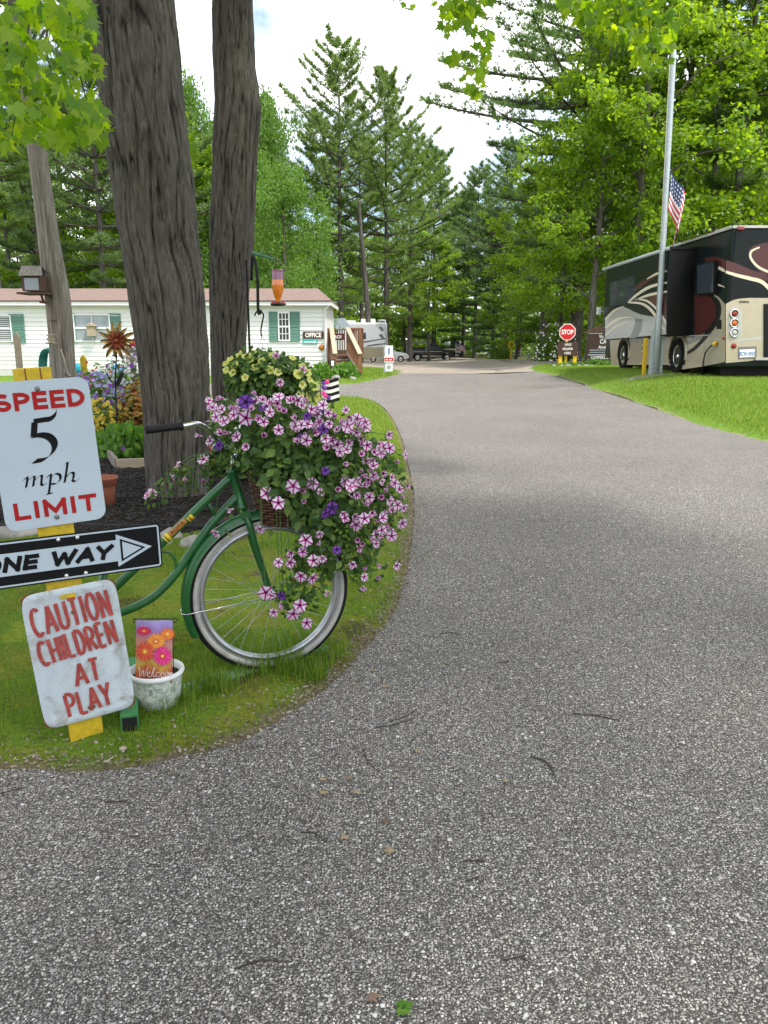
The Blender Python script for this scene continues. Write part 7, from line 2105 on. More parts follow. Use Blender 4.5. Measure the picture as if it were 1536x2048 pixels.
def stripe(fn, pts, mat, parent, w0, w1=None, lev=1, name='swirl_stripe'):
    L, Rr = fat(pts, w0, w1); n = len(L)
    m_ = MB(); m_.add([fn(*p, .003 * lev) for p in L + Rr], [(i, i + 1, n + i + 1, n + i) for i in range(n - 1)]); return m_.build(name, MT[mat], parent)
def panel(fn, pts, mat, parent, lev=1, name='paint_panel'):
    m_ = MB(); m_.poly([fn(*p, .003 * lev) for p in pts]); return m_.build(name, MT[mat], parent)
cv = lambda pts, n=5: [(p.x, p.y) for p in bez([(a, b, 0) for a, b in pts], n)]
# slide face
panel(oxs, cv([(438, 800), (500, 745), (560, 720), (640, 755), (700, 775), (850, 800)]) + [(850, 905), (440, 938)], 'rv_silver', slide, 1)
panel(oxs, cv([(690, 655), (770, 640), (852, 640)]) + [(852, 800), (780, 735), (730, 690)], 'rv_maroon', slide, 1)
panel(oxs, [(540, 640), (700, 540), (852, 450), (852, 470), (720, 560), (600, 650)], 'rv_maroon', slide, 1)
panel(oxs, cv([(640, 795), (665, 800), (690, 800)]) + cv([(690, 840), (670, 900), (640, 930)]) + cv([(600, 932), (625, 880), (640, 830)]), 'rv_grey', slide, 2)
for pts, w0, w1 in (([(592, 692), (650, 640), (740, 585), (856, 555)], 12, 26), ([(648, 672), (740, 638), (856, 616)], 10, 26), ([(600, 690), (690, 700), (760, 755), (840, 880)], 12, 26), ([(640, 670), (720, 680), (800, 750), (850, 830)], 10, 20), ([(720, 532), (790, 495), (856, 478)], 8, 20), ([(440, 805), (500, 745), (566, 716)], 18, 8), ([(440, 862), (530, 800), (622, 790)], 20, 10), ([(440, 912), (520, 850), (600, 815)], 16, 8)):
    stripe(oxs, pts, 'rv_cream', slide, w0, w1, 3)
mb = MB(); a, b = oxs(470, 560), oxs(640, 520)
mb = MB(); m_pts = [(470, 560), (640, 505), (640, 690), (470, 715)]
mb.poly([oxs(*p, .004) for p in m_pts]); mb.build('window', MT['glass'], slide)
# body side behind the slide-out
panel(oxb, [(1040, 640), (1110, 632), (1160, 660), (1188, 720), (1185, 790), (1150, 850), (1090, 905), (1040, 915)], 'rv_maroon', body, 1)
panel(oxb, cv([(1165, 632), (1205, 655), (1235, 690)]) + [(1247, 700), (1247, 1090), (1110, 1118), (965, 1140), (950, 990), (1085, 930)] + cv([(1140, 890), (1190, 820), (1205, 740), (1195, 680)]), 'rv_beige', body, 2)
panel(oxb, [(470, 945), (862, 920), (1085, 930), (950, 990), (965, 1140), (860, 1110), (480, 1110)], 'rv_beige', body, 1)
panel(oxb, [(1110, 392), (1180, 380), (1247, 402), (1247, 480), (1190, 455), (1120, 440)], 'rv_maroon', body, 1)
stripe(oxb, [(1175, 452), (1215, 462), (1247, 482)], 'rv_cream', body, 18, 24, 2)
stripe(oxb, [(1172, 566), (1210, 574), (1245, 588)], 'rv_cream', body, 16, 6, 2)
stripe(oxb, [(1150, 640), (1205, 690), (1202, 790), (1140, 890), (1040, 1000), (965, 1040)], 'rv_black', body, 14, 34, 3)
stripe(oxb, [(985, 960), (1060, 930), (1110, 900)], 'rv_grey', body, 40, 20, 3)
# side window standing proud
mb = MB(); c = [oxb(1052, 430, .10), oxb(1176, 408, .10), oxb(1172, 628, .10), oxb(1050, 642, .10)]
mb.prism(c, (.105, 0, 0)); wn = mb.build('side_window', MT['rv_black'], rv)
mb = MB(); c = [oxb(1060, 440, .104), oxb(1168, 420, .104), oxb(1164, 618, .104), oxb(1058, 632, .104)]; mb.poly(c); mb.build('pane', MT['glass'], wn)
mb = MB(); c = [oxb(1188, 808, .01), oxb(1222, 806, .01), oxb(1222, 868, .01), oxb(1188, 870, .01)]; mb.prism(c, (.009, 0, 0)); mb.build('side_vent', MT['rv_black'], rv)
for pts in ([(1105, 935), (1105, 1110)], [(1085, 1085), (1085, 1100)], [(580, 945), (580, 1105)], [(690, 940), (690, 1105)], [(780, 935), (780, 1105)]):
    stripe(oxb, [pts[0], pts[1], pts[1]], 'rv_grey', body, 3, 3, 4, 'bay_joint')
stripe(oxb, [(880, 920), (1000, 915), (1100, 912), (1245, 905)], 'rv_silver', body, 8, 8, 4, 'trim_strip')
# wheels
for (x, y), nm_ in (((925, 1080), 'rear'), ((560, 1090), 'front')):
    p = oxb(x, y); zg = float(tz(8.6, p.y)) + .02
    wheel_part(rv, (XB + .11, p.y, zg + .50), .50, .30, ax=(-1, 0, 0))
    mb = MB(); vs = []
    for k in range(19):
        a = R(-8 + 196 * k / 18)
        for rr_, xx in ((.60, -.035), (.70, -.03), (.70, .02)): vs.append((XB + xx, p.y + rr_ * math.cos(a), zg + .50 + rr_ * math.sin(a)))
    mb.add(vs, [(k*3+j, k*3+j+1, k*3+j+4, k*3+j+3) for k in range(18) for j in range(2)], 0, True); mb.build('wheel_arch', MT['rv_beige'], rv)
    mb = MB(); mb.prism([(XB - .004 - .004, p.y + .62 * math.cos(R(k * 10)), zg + .50 + .62 * math.sin(R(k * 10))) for k in range(19)] + [(XB - .008, p.y - .62, zskirt - .01), (XB - .008, p.y + .62, zskirt - .01)], (.004, 0, 0)); mb.build('wheel_well', MT['rv_black'], rv)
mb = MB(); mb.box((XB + .5, YR + 1.2, zskirt - .25), (XB + RW_ - .4, YFr - 1, zskirt + .01)); mb.build('chassis', MT['rv_black'], rv)
# rear wall
def rpx(px, py, off=0.0): return at(px, py, YR - off)
panel(oy, cv([(1252, 700), (1310, 672), (1400, 660), (1536, 660), (2200, 660)]) + [(2200, 1066), (1536, 1066), (1400, 1085), (1252, 1098)], 'rv_beige', body, 1)
panel(oy, cv([(1405, 345), (1425, 318), (1470, 300), (1600, 285), (2100, 300)]) + cv([(2100, 520), (1800, 560), (1600, 540), (1480, 480), (1420, 410)]), 'rv_maroon', body, 1)
panel(oy, cv([(1252, 405), (1330, 430), (1420, 470), (1536, 500), (1700, 540)]) + cv([(1700, 590), (1536, 545), (1400, 520), (1330, 505), (1252, 480)]), 'rv_maroon', body, 1)
stripe(oy, [(1252, 484), (1330, 508), (1420, 530), (1500, 555), (1600, 640), (1750, 660)], 'rv_cream', body, 22, 30, 2)
stripe(oy, [(1480, 318), (1425, 345), (1420, 390), (1470, 450), (1560, 490), (1700, 520)], 'rv_cream', body, 14, 20, 2)
panel(oy, [(1285, 940), (1500, 918), (1500, 938), (1285, 958)], 'rv_silver', body, 2)
mb = MB(); c = [oy(1508, 700, .02), oy(1800, 690, .02), oy(1800, 1050, .02), oy(1508, 1060, .02)]; mb.prism(c, (0, .018, 0)); gr = mb.build('rear_grille', MT['rv_black'], rv)
for k in range(14):
    mb = MB(); a, b = oy(1512, 715 + k * 25, .03), oy(1796, 706 + k * 25, .03); mb.bar(a, b, .02, .035); mb.build('louver', MT['rv_black'], gr)
mb = MB(); mb.bar(oy(1450, 1070, .03), oy(1900, 1068, .03), .05, .06); mb.build('bumper', MT['rv_silver'], rv)
mb = MB(); lp = [oy(1270, 735, .008), oy(1330, 715, .008), oy(1360, 760, .008), oy(1362, 900, .008), oy(1340, 930, .008), oy(1268, 925, .008)]; mb.prism(lp, (0, .006, 0)); mb.build('lamp_panel', MT['rv_silver'], rv)
for y, mt_ in ((766, 'lamp_red'), (829, 'lamp_amber'), (893, 'lamp_clear')):
    c0 = oy(1309, y, .012); m_ = MB(); m_.lathe([(.075, 0), (.118, .0), (.115, .03), (.085, .035), (.08, .01)], 24, Matrix.Translation(c0) @ Vector((0, -1, 0)).to_track_quat('Z', 'Y').to_matrix().to_4x4()); lm = m_.build('tail_light', MT['chrome'], rv)
    m_ = MB(); dome(m_, c0, .082, .03, (0, -1, 0), 20); m_.build('lens', MT[mt_], lm)
mb = MB(); dome(mb, oy(1306, 982, .004), .07, .03, (0, -1, 0), 18); mb.build('reflector', MT['lamp_red'], rv)
mb = MB(); dome(mb, oxb(1240, 930, .004), .045, .04, (-1, 0, 0), 14); mb.build('marker_light', MT['lamp_red'], rv)
mb = MB(); c0 = oy(1352, 190, .02); mb.bbox((c0.x - .08, YR - .06, c0.z - .05), (c0.x + .08, YR - .002, c0.z + .04), .02); mb.build('marker_light', MT['lamp_red'], rv)
# number plate
mb = MB(); c = [oy(1335, 990, .012), oy(1460, 985, .012), oy(1458, 1065, .012), oy(1336, 1072, .012)]; mb.prism(c, (0, .010, 0)); pl = mb.build('plate_recess', MT['rv_grey'], rv)
mb = MB(); c = [oy(1344, 1008, .018), oy(1448, 1003, .018), oy(1447, 1056, .018), oy(1345, 1061, .018)]; mb.prism(c, (0, .005, 0)); mb.build('number_plate', MT['letter_white'], pl)
pc0 = oy(1396, 1036, .021); text('BCW 0955', MT['plate_blue'], pl, fx(pc0), .37, .10, .02, world=False)
pc0 = oy(1375, 686, .006); text('GENERAL', MT['rv_black'], rv, fx(pc0), .26, .055, .03, world=True)
# shore power lead
mb = MB(); q = bez([oxb(1192, 968, .05), oxb(1150, 985, .10), oxb(1115, 1030, .08), oxb(1100, 1090, .10)], 6)
q += [Vector((q[-1].x, q[-1].y, float(tz(q[-1].x, q[-1].y)) + .04))]
mb.tube(q, .018, 6); cbl = empty('power_cable', loc=(q[-1].x, q[-1].y, zgr), label='black shore power cable plugged into the motorhome side', cat='cable')
mb.build('lead', MT['black'], cbl)
mb = MB(); mb.tube([oxb(1195, 966, .02), oxb(1165, 972, .10)], .05, 8); mb.build('plug', MT['yellow'], cbl)
mb = MB(); c0 = onx(1207, 622, XS); mb.tube([(XS + .1, ysf + .3, c0.z), (XS - .08, ysf + .3, c0.z)], .03, 6); mb.bbox((XS - .16, ysf + .25, c0.z - .12), (XS - .02, ysf + .36, c0.z + .14), .02); mb.build('mirror', MT['white_gel'], rv)

# ---------------------------------------------------------------- flagpole with guard posts
FP0 = gnd(1311, 752)
fpY = FP0.y
fp = empty('flagpole', loc=FP0, label='tall galvanised flagpole standing on the lawn before the motorhome', cat='flagpole')
ftop = at(1348, 97, fpY)
fx0 = FP0.x
pr = lambda w_: w_ / 2 * fpY / F
hgt = ftop.z
lean = Vector((ftop.x - fx0, 0, hgt - FP0.z))
P_ = lambda t: Vector((fx0, fpY, FP0.z)) + lean * t
mb = MB(); mb.tube([P_(-.02), P_(.2), P_(.21), P_(.55), P_(.56), P_(.985), P_(1.0)], [pr(13), pr(13), pr(11), pr(11), pr(10), pr(9.5), pr(6)], 14); mb.build('pole', MT['galv'], fp)
mb = MB(); dome(mb, P_(1.0), pr(8), .05, (0, 0, 1), 10); mb.build('cap', MT['galv'], fp)
mb = MB(); mb.bar(P_(.965) + Vector((-.02, 0, 0)), P_(.965) + Vector((-.12, -.02, -.02)), .05); mb.build('pulley', MT['galv'], fp)
mb = MB(); mb.tube([P_(.96) + Vector((-.10, -.03, 0)), P_(.5) + Vector((-.085, -.03, 0)), P_(.12) + Vector((-.09, -.03, 0))], .007, 5); mb.build('halyard', MT['rope'], fp)
for dx, h, w_ in ((-.16, 1.28, .085), (-.075, 1.15, .06), (.125, 1.26, .08)):
    mb = MB(); x = fx0 + dx; zg = float(tz(x, fpY)); top = zg + h
    mb.prism([(x - w_ / 2, fpY - .03, zg - .1), (x + w_ / 2, fpY - .03, zg - .1), (x + w_ / 2, fpY - .03, top), (x, fpY - .03, top + .06), (x - w_ / 2, fpY - .03, top - .03)], (0, .05, 0))
    r_ = tag(mb.build('guard_post', MT['galv']), {-.16: 'galvanised channel post left of the flagpole foot', -.075: 'narrow galvanised post hard against the flagpole', .125: 'galvanised channel post right of the flagpole foot'}[dx], 'post', 'guard posts round the flagpole')
yb = gnd(1287, 753); ytop = at(1292, 676, yb.y)
yl = empty('yellow_marker_post', loc=yb, label='yellow marker post leaning beside the flagpole', cat='post')
mb = MB(); mb.bar(yb - Vector((0, 0, .1)), ytop, .10, .05, up=(0, 1, 0)); mb.build('shaft', MT['yellow'], yl)
for py in (690, 703, 725):
    mb = MB(); c0 = at(1289 + (703 - py) * .05, py, yb.y); mb.box((c0.x - .09, yb.y - .04, c0.z - .02), (c0.x + .02, yb.y - .026, c0.z + .02)); mb.build('tab', MT['yellow'], yl)
# flag hanging limp at half mast
zfl = at(1328, 342, fpY).z
pxf = P_((zfl - FP0.z) / lean.z).x + .07
zdn = at(1335, 500, fpY).z
def fcl(u, v):
    sp = .40 * math.sin(PI * min(u * 1.05, 1) * .72 + .02) * (1.1 - .35 * (1 - v)) * (1 - .12 * float(ss((u - .62) / .38)))
    x = pxf + sp + .02 * math.sin(9 * u + 3 * v)
    y = fpY - .09 + .13 * math.sin(9.5 * u + 1.6 * v) * (.3 + u) 
    zz_ = zfl - .95 * (1 - v) * (1 - .12 * u) - (zfl - zdn - .90) * u ** .85
    return (x, y, zz_)
uf = empty('american_flag', loc=(pxf, fpY, zfl - .9), label='American flag hanging limp halfway up the flagpole', cat='flag')
link_mesh('cloth', flag_mesh(fcl, 36, 26), uf)
mb = MB(); mb.tube([Vector((pxf - .05, fpY - .02, zfl)), Vector((pxf, fpY - .06, zfl))], .012, 5); mb.tube([Vector((pxf - .05, fpY - .02, zfl - .93)), Vector((pxf, fpY - .06, zfl - .93))], .012, 5); mb.build('toggle', MT['steel'], uf)
# bare soil ring at the foot
tr_ = sheet('soil_patch', [(fx0 + .9 * math.cos(2*PI*k/20) * (1 + .2 * math.sin(3*k)), fpY - .15 + .55 * math.sin(2*PI*k/20)) for k in range(20)], [(0, 60, .2)], .052, MT['sand'], label='worn soil patch round the flagpole foot')
# ---------------------------------------------------------------- trees
def np_tube(pts, rad, seg=6):
    """plain tube as arrays"""
    P = np.array([tuple(p) for p in pts], float); n = len(P)
    rad = np.asarray(rad, float) * np.ones(n)
    t = np.gradient(P, axis=0); t = unit(t)
    ref = np.where(np.abs(t[:, 2:3]) > .9, np.array([[1., 0, 0]]), np.array([[0, 0, 1.]]))
    x = unit(np.cross(t, ref)); y = np.cross(t, x)
    a = np.linspace(0, 2 * PI, seg, endpoint=False)
    V = P[:, None] + rad[:, None, None] * (x[:, None] * np.cos(a)[None, :, None] + y[:, None] * np.sin(a)[None, :, None])
    i = (np.arange(n - 1) * seg)[:, None]; k = np.arange(seg)[None]
    Fq = np.stack([i + k, i + (k + 1) % seg, i + seg + (k + 1) % seg, i + seg + k], 2).reshape(-1, 4)
    return V.reshape(-1, 3), Fq
qV = np.array([(0, 0, 0), (.42, .45, -.08), (0, 1, -.12), (-.42, .45, -.08)]); qF = np.array([(0, 1, 2, 3)])
def gen_dec(seed, h, cr, base, ncl, per, size, mat, bark, flat=.45, clr=.75, droop=.35, lean=0.0, trunk_r=None, nlimb=16):
    """broad-leaved tree, returns (trunk mesh, crown mesh)"""
    r_ = np.random.default_rng(seed)
    tr = trunk_r or h * .013
    zs = np.linspace(-.2, h * .9, 12)
    wob = np.cumsum(r_.normal(0, .07, (12, 2)), axis=0) * (h / 18)
    tp_ = np.column_stack([wob[:, 0] + lean * zs, wob[:, 1], zs])
    VF = [np_tube(tp_, tr * (1 - .85 * np.linspace(0, 1, 12) ** 1.1) * np.where(zs < .3, 1.3, 1), 9)]
    ends = []
    for k in range(nlimb):
        t = base + (0.92 - base) * (k + r_.random()) / nlimb
        z0 = h * .9 * t; i = np.interp(z0, zs, range(12)); p0 = np.array([np.interp(z0, zs, tp_[:, 0]), np.interp(z0, zs, tp_[:, 1]), z0])
        a = k * 2.4 + r_.uniform(-.5, .5)
        prof = math.sin(PI * min(1, (t - base) / (1 - base) * .78 + .28)) ** .7
        L = cr * prof * r_.uniform(.75, 1.1)
        up = r_.uniform(.25, .75) * (0.5 + t)
        d = np.array([math.cos(a), math.sin(a), up])
        p1_ = p0 + d * L * .5 + np.array([0, 0, .1 * L]); p2_ = p0 + d * L * np.array([1, 1, .85])
        B = np.array([p0, p0 * .5 + p1_ * .5 + r_.normal(0, .05, 3) * L * .3, p1_, p2_ * .6 + p1_ * .4, p2_])
        VF.append(np_tube(B, tr * .42 * (1 - t * .5) * np.linspace(1, .15, 5), 5))
        for q in (.45, .65, .85, 1.0):
            pt = p0 + (p2_ - p0) * q + np.array([0, 0, .1 * L * math.sin(PI * q)])
            ends.append((pt, L * (.40 if q < .9 else .32)))
    tv, tf = cat_vf(VF)
    E_ = np.array([e[0] for e in ends]); ER = np.array([e[1] for e in ends])
    idx = r_.integers(0, len(E_), ncl)
    C = E_[idx] + unit(r_.normal(0, 1, (ncl, 3))) * (r_.random((ncl, 1)) ** .5) * (ER[idx][:, None] * np.array([1.25, 1.25, .8]) + .2)
    cs = clr * r_.uniform(.6, 1.3, ncl)
    ci = np.repeat(np.arange(ncl), per)
    Q = unit(r_.normal(0, 1, (len(ci), 3))) * (r_.random((len(ci), 1)) ** .4)
    W = C[ci] + Q * cs[ci][:, None] * np.array([1, 1, flat])
    n = len(W)
    nn = r_.normal(0, .55, (n, 3)) + np.array([0, 0, .8]) + Q * .5
    fr = frames(nn, r_.uniform(0, 6.28, n))
    if droop > 1:
        y = unit(r_.normal(0, .35, (n, 3)) + np.array([0, 0, -1.])); nn = r_.normal(0, 1, (n, 3)); x = unit(np.cross(y, nn)); fr = np.stack([x, y, np.cross(x, y)], 2)
    V, Fc = scatter(qV, qF, W, fr, r_.uniform(size * .7, size * 1.35, n))
    return np_mesh('trunk', tv, tf, bark, True), np_mesh('crown', V, Fc, mat)
def gen_pine(seed, h, Lmax, base, mat, tufts=1.0, need=.26, sweep=.25, sides=None, tr=None, nb=5):
    """white pine: whorls of long limbs carrying flat sprays of needles"""
    r_ = np.random.default_rng(seed)
    tr = tr or h * .0125
    zs = np.linspace(-.2, h, 14)
    tp_ = np.column_stack([r_.normal(0, .03, 14).cumsum(), r_.normal(0, .03, 14).cumsum(), zs])
    tp_[:, :2] -= tp_[0, :2]
    VF = [np_tube(tp_, np.maximum(tr * (1 - np.linspace(0, 1, 14) ** 1.15), .015), 8)]
    TP, TN = [], []
    z = base * h; w_ = 0
    while z < h - .25:
        t = (z - base * h) / (h * (1 - base))
        prof = (0.55 + .9 * t) if t < .35 else (1.03 * (1 - ((t - .35) / .65)) ** .75 + .06)
        p0 = np.array([np.interp(z, zs, tp_[:, 0]), np.interp(z, zs, tp_[:, 1]), z])
        for k in range(nb):
            if r_.random() < .12: continue
            a = w_ * 1.1 + 2 * PI * k / nb + r_.uniform(-.35, .35)
            L = Lmax * prof * r_.uniform(.6, 1.15)
            up = -0.12 + .95 * t ** 1.3 + r_.uniform(-.1, .1)
            d = np.array([math.cos(a), math.sin(a), 0])
            s_ = np.linspace(0, 1, 6)
            B = p0 + d * (L * s_)[:, None] + np.array([0, 0, 1]) * (L * (up * s_ + sweep * s_ ** 2.2))[:, None]
            VF.append(np_tube(B, np.maximum(.018 * L * (1 - .85 * s_), .008), 4))
            nt_ = int((6 + 15 * L / Lmax * (Lmax / 4)) * tufts)
            q = .22 + .80 * r_.random(nt_) ** .75
            lat = r_.normal(0, .12, nt_) * L * np.sin(PI * np.clip(q, .1, .98)) ** .5
            perp = np.array([-d[1], d[0], 0])
            pos = p0 + d * (L * q)[:, None] + perp * lat[:, None] + np.array([0, 0, 1]) * (L * (up * q + sweep * q ** 2.2) + .12 * np.abs(lat) + r_.uniform(-.02, .14, nt_))[:, None]
            TP.append(pos); TN.append(np.tile(d * .55 + np.array([0, 0, .75]), (nt_, 1)) + perp * np.sign(lat)[:, None] * .35)
        z += (.58 + .62 * (1 - t)) * h / 20 * r_.uniform(.8, 1.2); w_ += 1
    TP.append(np.array([[tp_[-1, 0], tp_[-1, 1], h - .1 * j] for j in range(6)])); TN.append(np.tile(np.array([0, 0, 1.]), (6, 1)))
    TP, TN = np.concatenate(TP), np.concatenate(TN)
    # tuft: seven slim needles fanned about the axis
    tv_, tf_ = [], []
    for k in range(7):
        a = 2 * PI * k / 7; tilt = .95 if k else .0
        d = np.array([math.sin(tilt) * math.cos(a), math.sin(tilt) * math.sin(a), math.cos(tilt)]); p = np.array([-math.sin(a), math.cos(a), 0]) * .085
        o_ = len(tv_); tv_ += [p, -p, d]; tf_.append((o_, o_ + 1, o_ + 2))
    n = len(TP)
    V, Fc = scatter(np.array(tv_), np.array(tf_), TP, frames(TN + r_.normal(0, .25, TN.shape), r_.uniform(0, 6.28, n)), need * r_.uniform(.75, 1.3, n))
    a_, b_ = cat_vf(VF)
    return np_mesh('trunk', a_, b_, MT['bark_pine'], True), np_mesh('crown', V, Fc, mat)
PR = {}
PR['pineA'] = (22.5,) + gen_pine(1, 22.5, 5.2, .20, MT['pine'], 4.4, .31)
PR['pineB'] = (21.0,) + gen_pine(2, 21.0, 5.2, .16, MT['pine'], 4.4, .31, .30)
PR['pineC'] = (18.0,) + gen_pine(3, 18.0, 4.8, .10, MT['pine_blue'], 4.0, .34, .15)
PR['pineD'] = (16.0,) + gen_pine(4, 16.0, 4.4, .06, MT['pine_blue'], 4.0, .34, .05, nb=5)
PR['pineE'] = (24.0,) + gen_pine(5, 24.0, 6.4, .17, MT['pine_blue'], 4.6, .30, .12, nb=6)
PR['pineF'] = (20.0,) + gen_pine(6, 20.0, 3.4, .34, MT['pine'], 3.8, .32, .25)
PR['mapA'] = (19.0,) + gen_dec(11, 19, 4.6, .16, 330, 50, .20, MT['maple_far'], MT['bark'], lean=-.02)
PR['mapB'] = (18.0,) + gen_dec(12, 18, 4.2, .20, 310, 50, .19, MT['maple_far'], MT['bark'])
PR['mapC'] = (20.0,) + gen_dec(13, 20, 4.8, .12, 340, 50, .21, MT['maple_dark'], MT['bark'])
PR['mapD'] = (15.0,) + gen_dec(14, 15, 4.0, .10, 300, 46, .20, MT['maple_dark'], MT['bark'], lean=.03)
PR['slim'] = (20.0,) + gen_dec(15, 20, 2.6, .30, 170, 44, .19, MT['maple_far'], MT['bark'], trunk_r=.16)
PR['birch'] = (15.0,) + gen_dec(16, 15, 3.4, .12, 420, 60, .13, MT['birch_leaf'], MT['bark'], flat=1.6, clr=.62, droop=2, nlimb=20)
def tree(kind, px, Y, htop, label, cat='tree', group=None, rot=None, sxy=1.0, name=None, lean=0.0, zoff=0.0):
    """htop: tree height in metres"""
    h0, tm, cm = PR[kind]
    x = at(px, 700, Y).x
    nm_ = name or {'p': 'pine_tree', 'm': 'maple_tree', 's': 'slender_tree', 'b': 'birch_tree'}[kind[0]]
    o_ = bpy.data.objects.new(nm_, None); COL.objects.link(o_)
    s_ = htop / h0
    o_.location = (x, Y, float(tz(x, Y)) + zoff); o_.rotation_euler = (0, lean, rot if rot is not None else random.uniform(0, 6.28)); o_.scale = (s_ * sxy, s_ * sxy, s_)
    tag(o_, label, cat, group)
    for nm2, me in (('trunk', tm), ('crown', cm)):
        c = bpy.data.objects.new(nm2, me); COL.objects.link(c); c.parent = o_
        if nm2 == 'crown': c['kind'] = 'stuff'
    return o_
random.seed(21)
# named trees that stand out
tree('pineA', 682, 60, 22.4, 'tallest white pine with a pale straight trunk right of the feeder', rot=.4)
tree('pineB', 772, 63, 21.0, 'second tall white pine with a forked top in the middle', rot=1.9)
tree('pineB', 722, 74, 19.5, 'pine filling the gap between the two tallest pines', rot=3.0)
tree('pineA', 820, 80, 22.0, 'pine between the forked pine and the road end', rot=2.6)
tree('pineF', 642, 64, 18.5, 'slim dark pine just left of the tallest pine', rot=2.2)
tree('pineC', 868, 97, 24.0, 'blue green pine right of the forked pine', rot=.9)
tree('pineD', 925, 98, 19.0, 'low bushy pine with branches to the ground beyond the pickup', rot=.2)
tree('pineD', 985, 82, 14.5, 'layered pine left of the far yellow sign', rot=1.2)
tree('pineC', 948, 94, 21.0, 'narrow pine with a pointed top against the sky in the centre', rot=2.8)
tree('pineE', 1150, 46, 26.0, 'huge pine whose long limbs reach over the road behind the maples', rot=.35, sxy=1.2)
tree('pineE', 1010, 78, 20.0, 'wide limbed pine overhanging the far end of the road', rot=1.1)
tree('birch', 572, 46, 12.6, 'light green drooping birch behind the office roof', rot=.5)
tree('birch', 500, 50, 15.5, 'feathery pale green birch between the two near trunks', rot=2.5)
tree('mapA', 1180, 38.5, 15.5, 'leafy maple above the stop sign', rot=1.0, sxy=.9)
tree('mapB', 1265, 38, 21.5, 'dense maple behind the flagpole', rot=2.0, sxy=.85)
tree('mapB', 1120, 47, 12.0, 'smaller maple with low branches behind the stop sign', rot=4.0)
tree('pineF', 1452, 40, 25, 'straight bare lower pine trunk at the upper right', rot=.8, sxy=.9)
tree('slim', 1475, 44, 19, 'thin leaning tree with dark stems right of the bare pine trunk', rot=.4, lean=.05)
tree('slim', 1395, 41, 22, 'slender leafy tree right of the flagpole top', rot=2.4, sxy=1.3)
tree('mapA', 1340, 42, 23, 'tall maple behind the motorhome roof', rot=5.0)
tree('mapB', 1215, 50, 24, 'dark broad tree behind the big pine', rot=.2)
tree('slim', 1530, 48, 22, 'slender tree at the right edge above the motorhome', rot=1.4, sxy=1.3)
tree('mapB', 1455, 52, 23, 'bright leafy tree between the bare pine trunk and the flagpole', rot=.7)
tree('mapA', 1560, 54, 22, 'leafy tree at the right edge of the picture', rot=2.2)
tree('mapB', 1080, 54, 14.5, 'yellow green maple left of the stop sign over the road end', rot=5.2)
tree('mapA', 300, 54, 20, 'light green tree filling the gap left of the thick trunk', rot=.9)
tree('birch', 395, 58, 22, 'tall feathery tree between the two near trunks', rot=4.0, sxy=.8)
tree('mapB', 150, 60, 22, 'bright leafy tree behind the bird feeder', rot=2.9)
tree('birch', 545, 56, 20.5, 'pale feathery tree right of the knotted trunk', rot=1.7, sxy=.6)
tree('mapD', 1030, 70, 11.5, 'rounded young maple at the end of the road', rot=1.4)
tree('mapC', 1095, 62, 15, 'tall dark maple left of the stop sign', rot=2.4)
tree('pineC', 330, 48, 17.5, 'soft blue pine seen left of the thick trunk', rot=1.0)
tree('pineE', 215, 44, 19.0, 'wide limbed blue pine above the office roof', rot=2.0, sxy=.9)
tree('pineF', 8, 40, 20.0, 'dark pine trunk at the left edge', rot=.3)
tree('pineC', 95, 50, 19.0, 'pine behind the weathered pole', rot=.9)
tree('mapB', 425, 52, 16.0, 'yellow green tree seen between the near trunks', rot=3.3)
tree('mapA', 40, 55, 17.0, 'leafy tree behind the dark left pine', rot=3.9)
tree('slim', 548, 60, 18.0, 'thin sparse tree rising left of the sky gap', rot=1.1, sxy=1.1)
# dead snag
snx = at(728, 700, 57).x
sn = empty('dead_tree', loc=(snx, 57, float(tz(0, 57))), label='bare leaning dead trunk between the two tall pines', cat='tree')
mb = MB(); q = [at(742, 712, 57), at(735, 620, 57), at(727, 520, 57), at(721, 450, 57), at(718, 400, 57)]; mb.tube(bez(q, 4), [.24 - .16 * i / 16 for i in range(17)], 9)
for py, dx, dy in ((560, 22, -12), (520, -18, -14), (480, 16, -20), (450, -14, -16)):
    c0 = at(721 + (py - 450) * .1, py, 57); mb.tube([c0, at(721 + (py - 450) * .1 + dx, py + dy, 57 + dx * .05)], .04, 5)
mb.build('trunk', MT['bark_pine'], sn)
# woods behind: trees that melt together
def zone(px, kd):
    k_ = {'p': 'pine', 'm': 'broadleaf tree', 's': 'slender tree', 'b': 'birch'}[kd[0]]
    for lim, w_ in ((110, 'behind the weathered pole'), (300, 'above the left half of the office roof'), (520, 'behind the two near trunks'), (660, 'behind the drooping birch'), (800, 'behind the white travel trailer'), (900, 'behind the black pickup'), (1010, 'at the far end of the road'), (1110, 'left of the stop sign'), (1230, 'behind the campground sign'), (1400, 'behind the flagpole'), (9999, 'above the motorhome rear')):
        if px < lim: return k_, w_
bgroup = 'trees of the woods behind the clearing'
rw = random.Random(33)
kinds = ['pineC', 'pineD', 'pineF', 'mapC', 'mapD', 'pineB', 'slim', 'mapB']
for k in range(30):
    px = -60 + 1660 * k / 29 + rw.uniform(-20, 20)
    Y = rw.uniform(84, 100) if 560 < px < 1080 else rw.uniform(62, 82)
    if 880 < px < 1010: Y = rw.uniform(110, 120)
    kd = rw.choice(kinds)
    hmax = {True: 17.0, False: 18.0}[560 < px < 1080]
    tree(kd, px, Y, hmax * rw.uniform(.85, 1.1), 'background %s in the woods %s' % zone(px, kd), group=bgroup, rot=rw.uniform(0, 6))
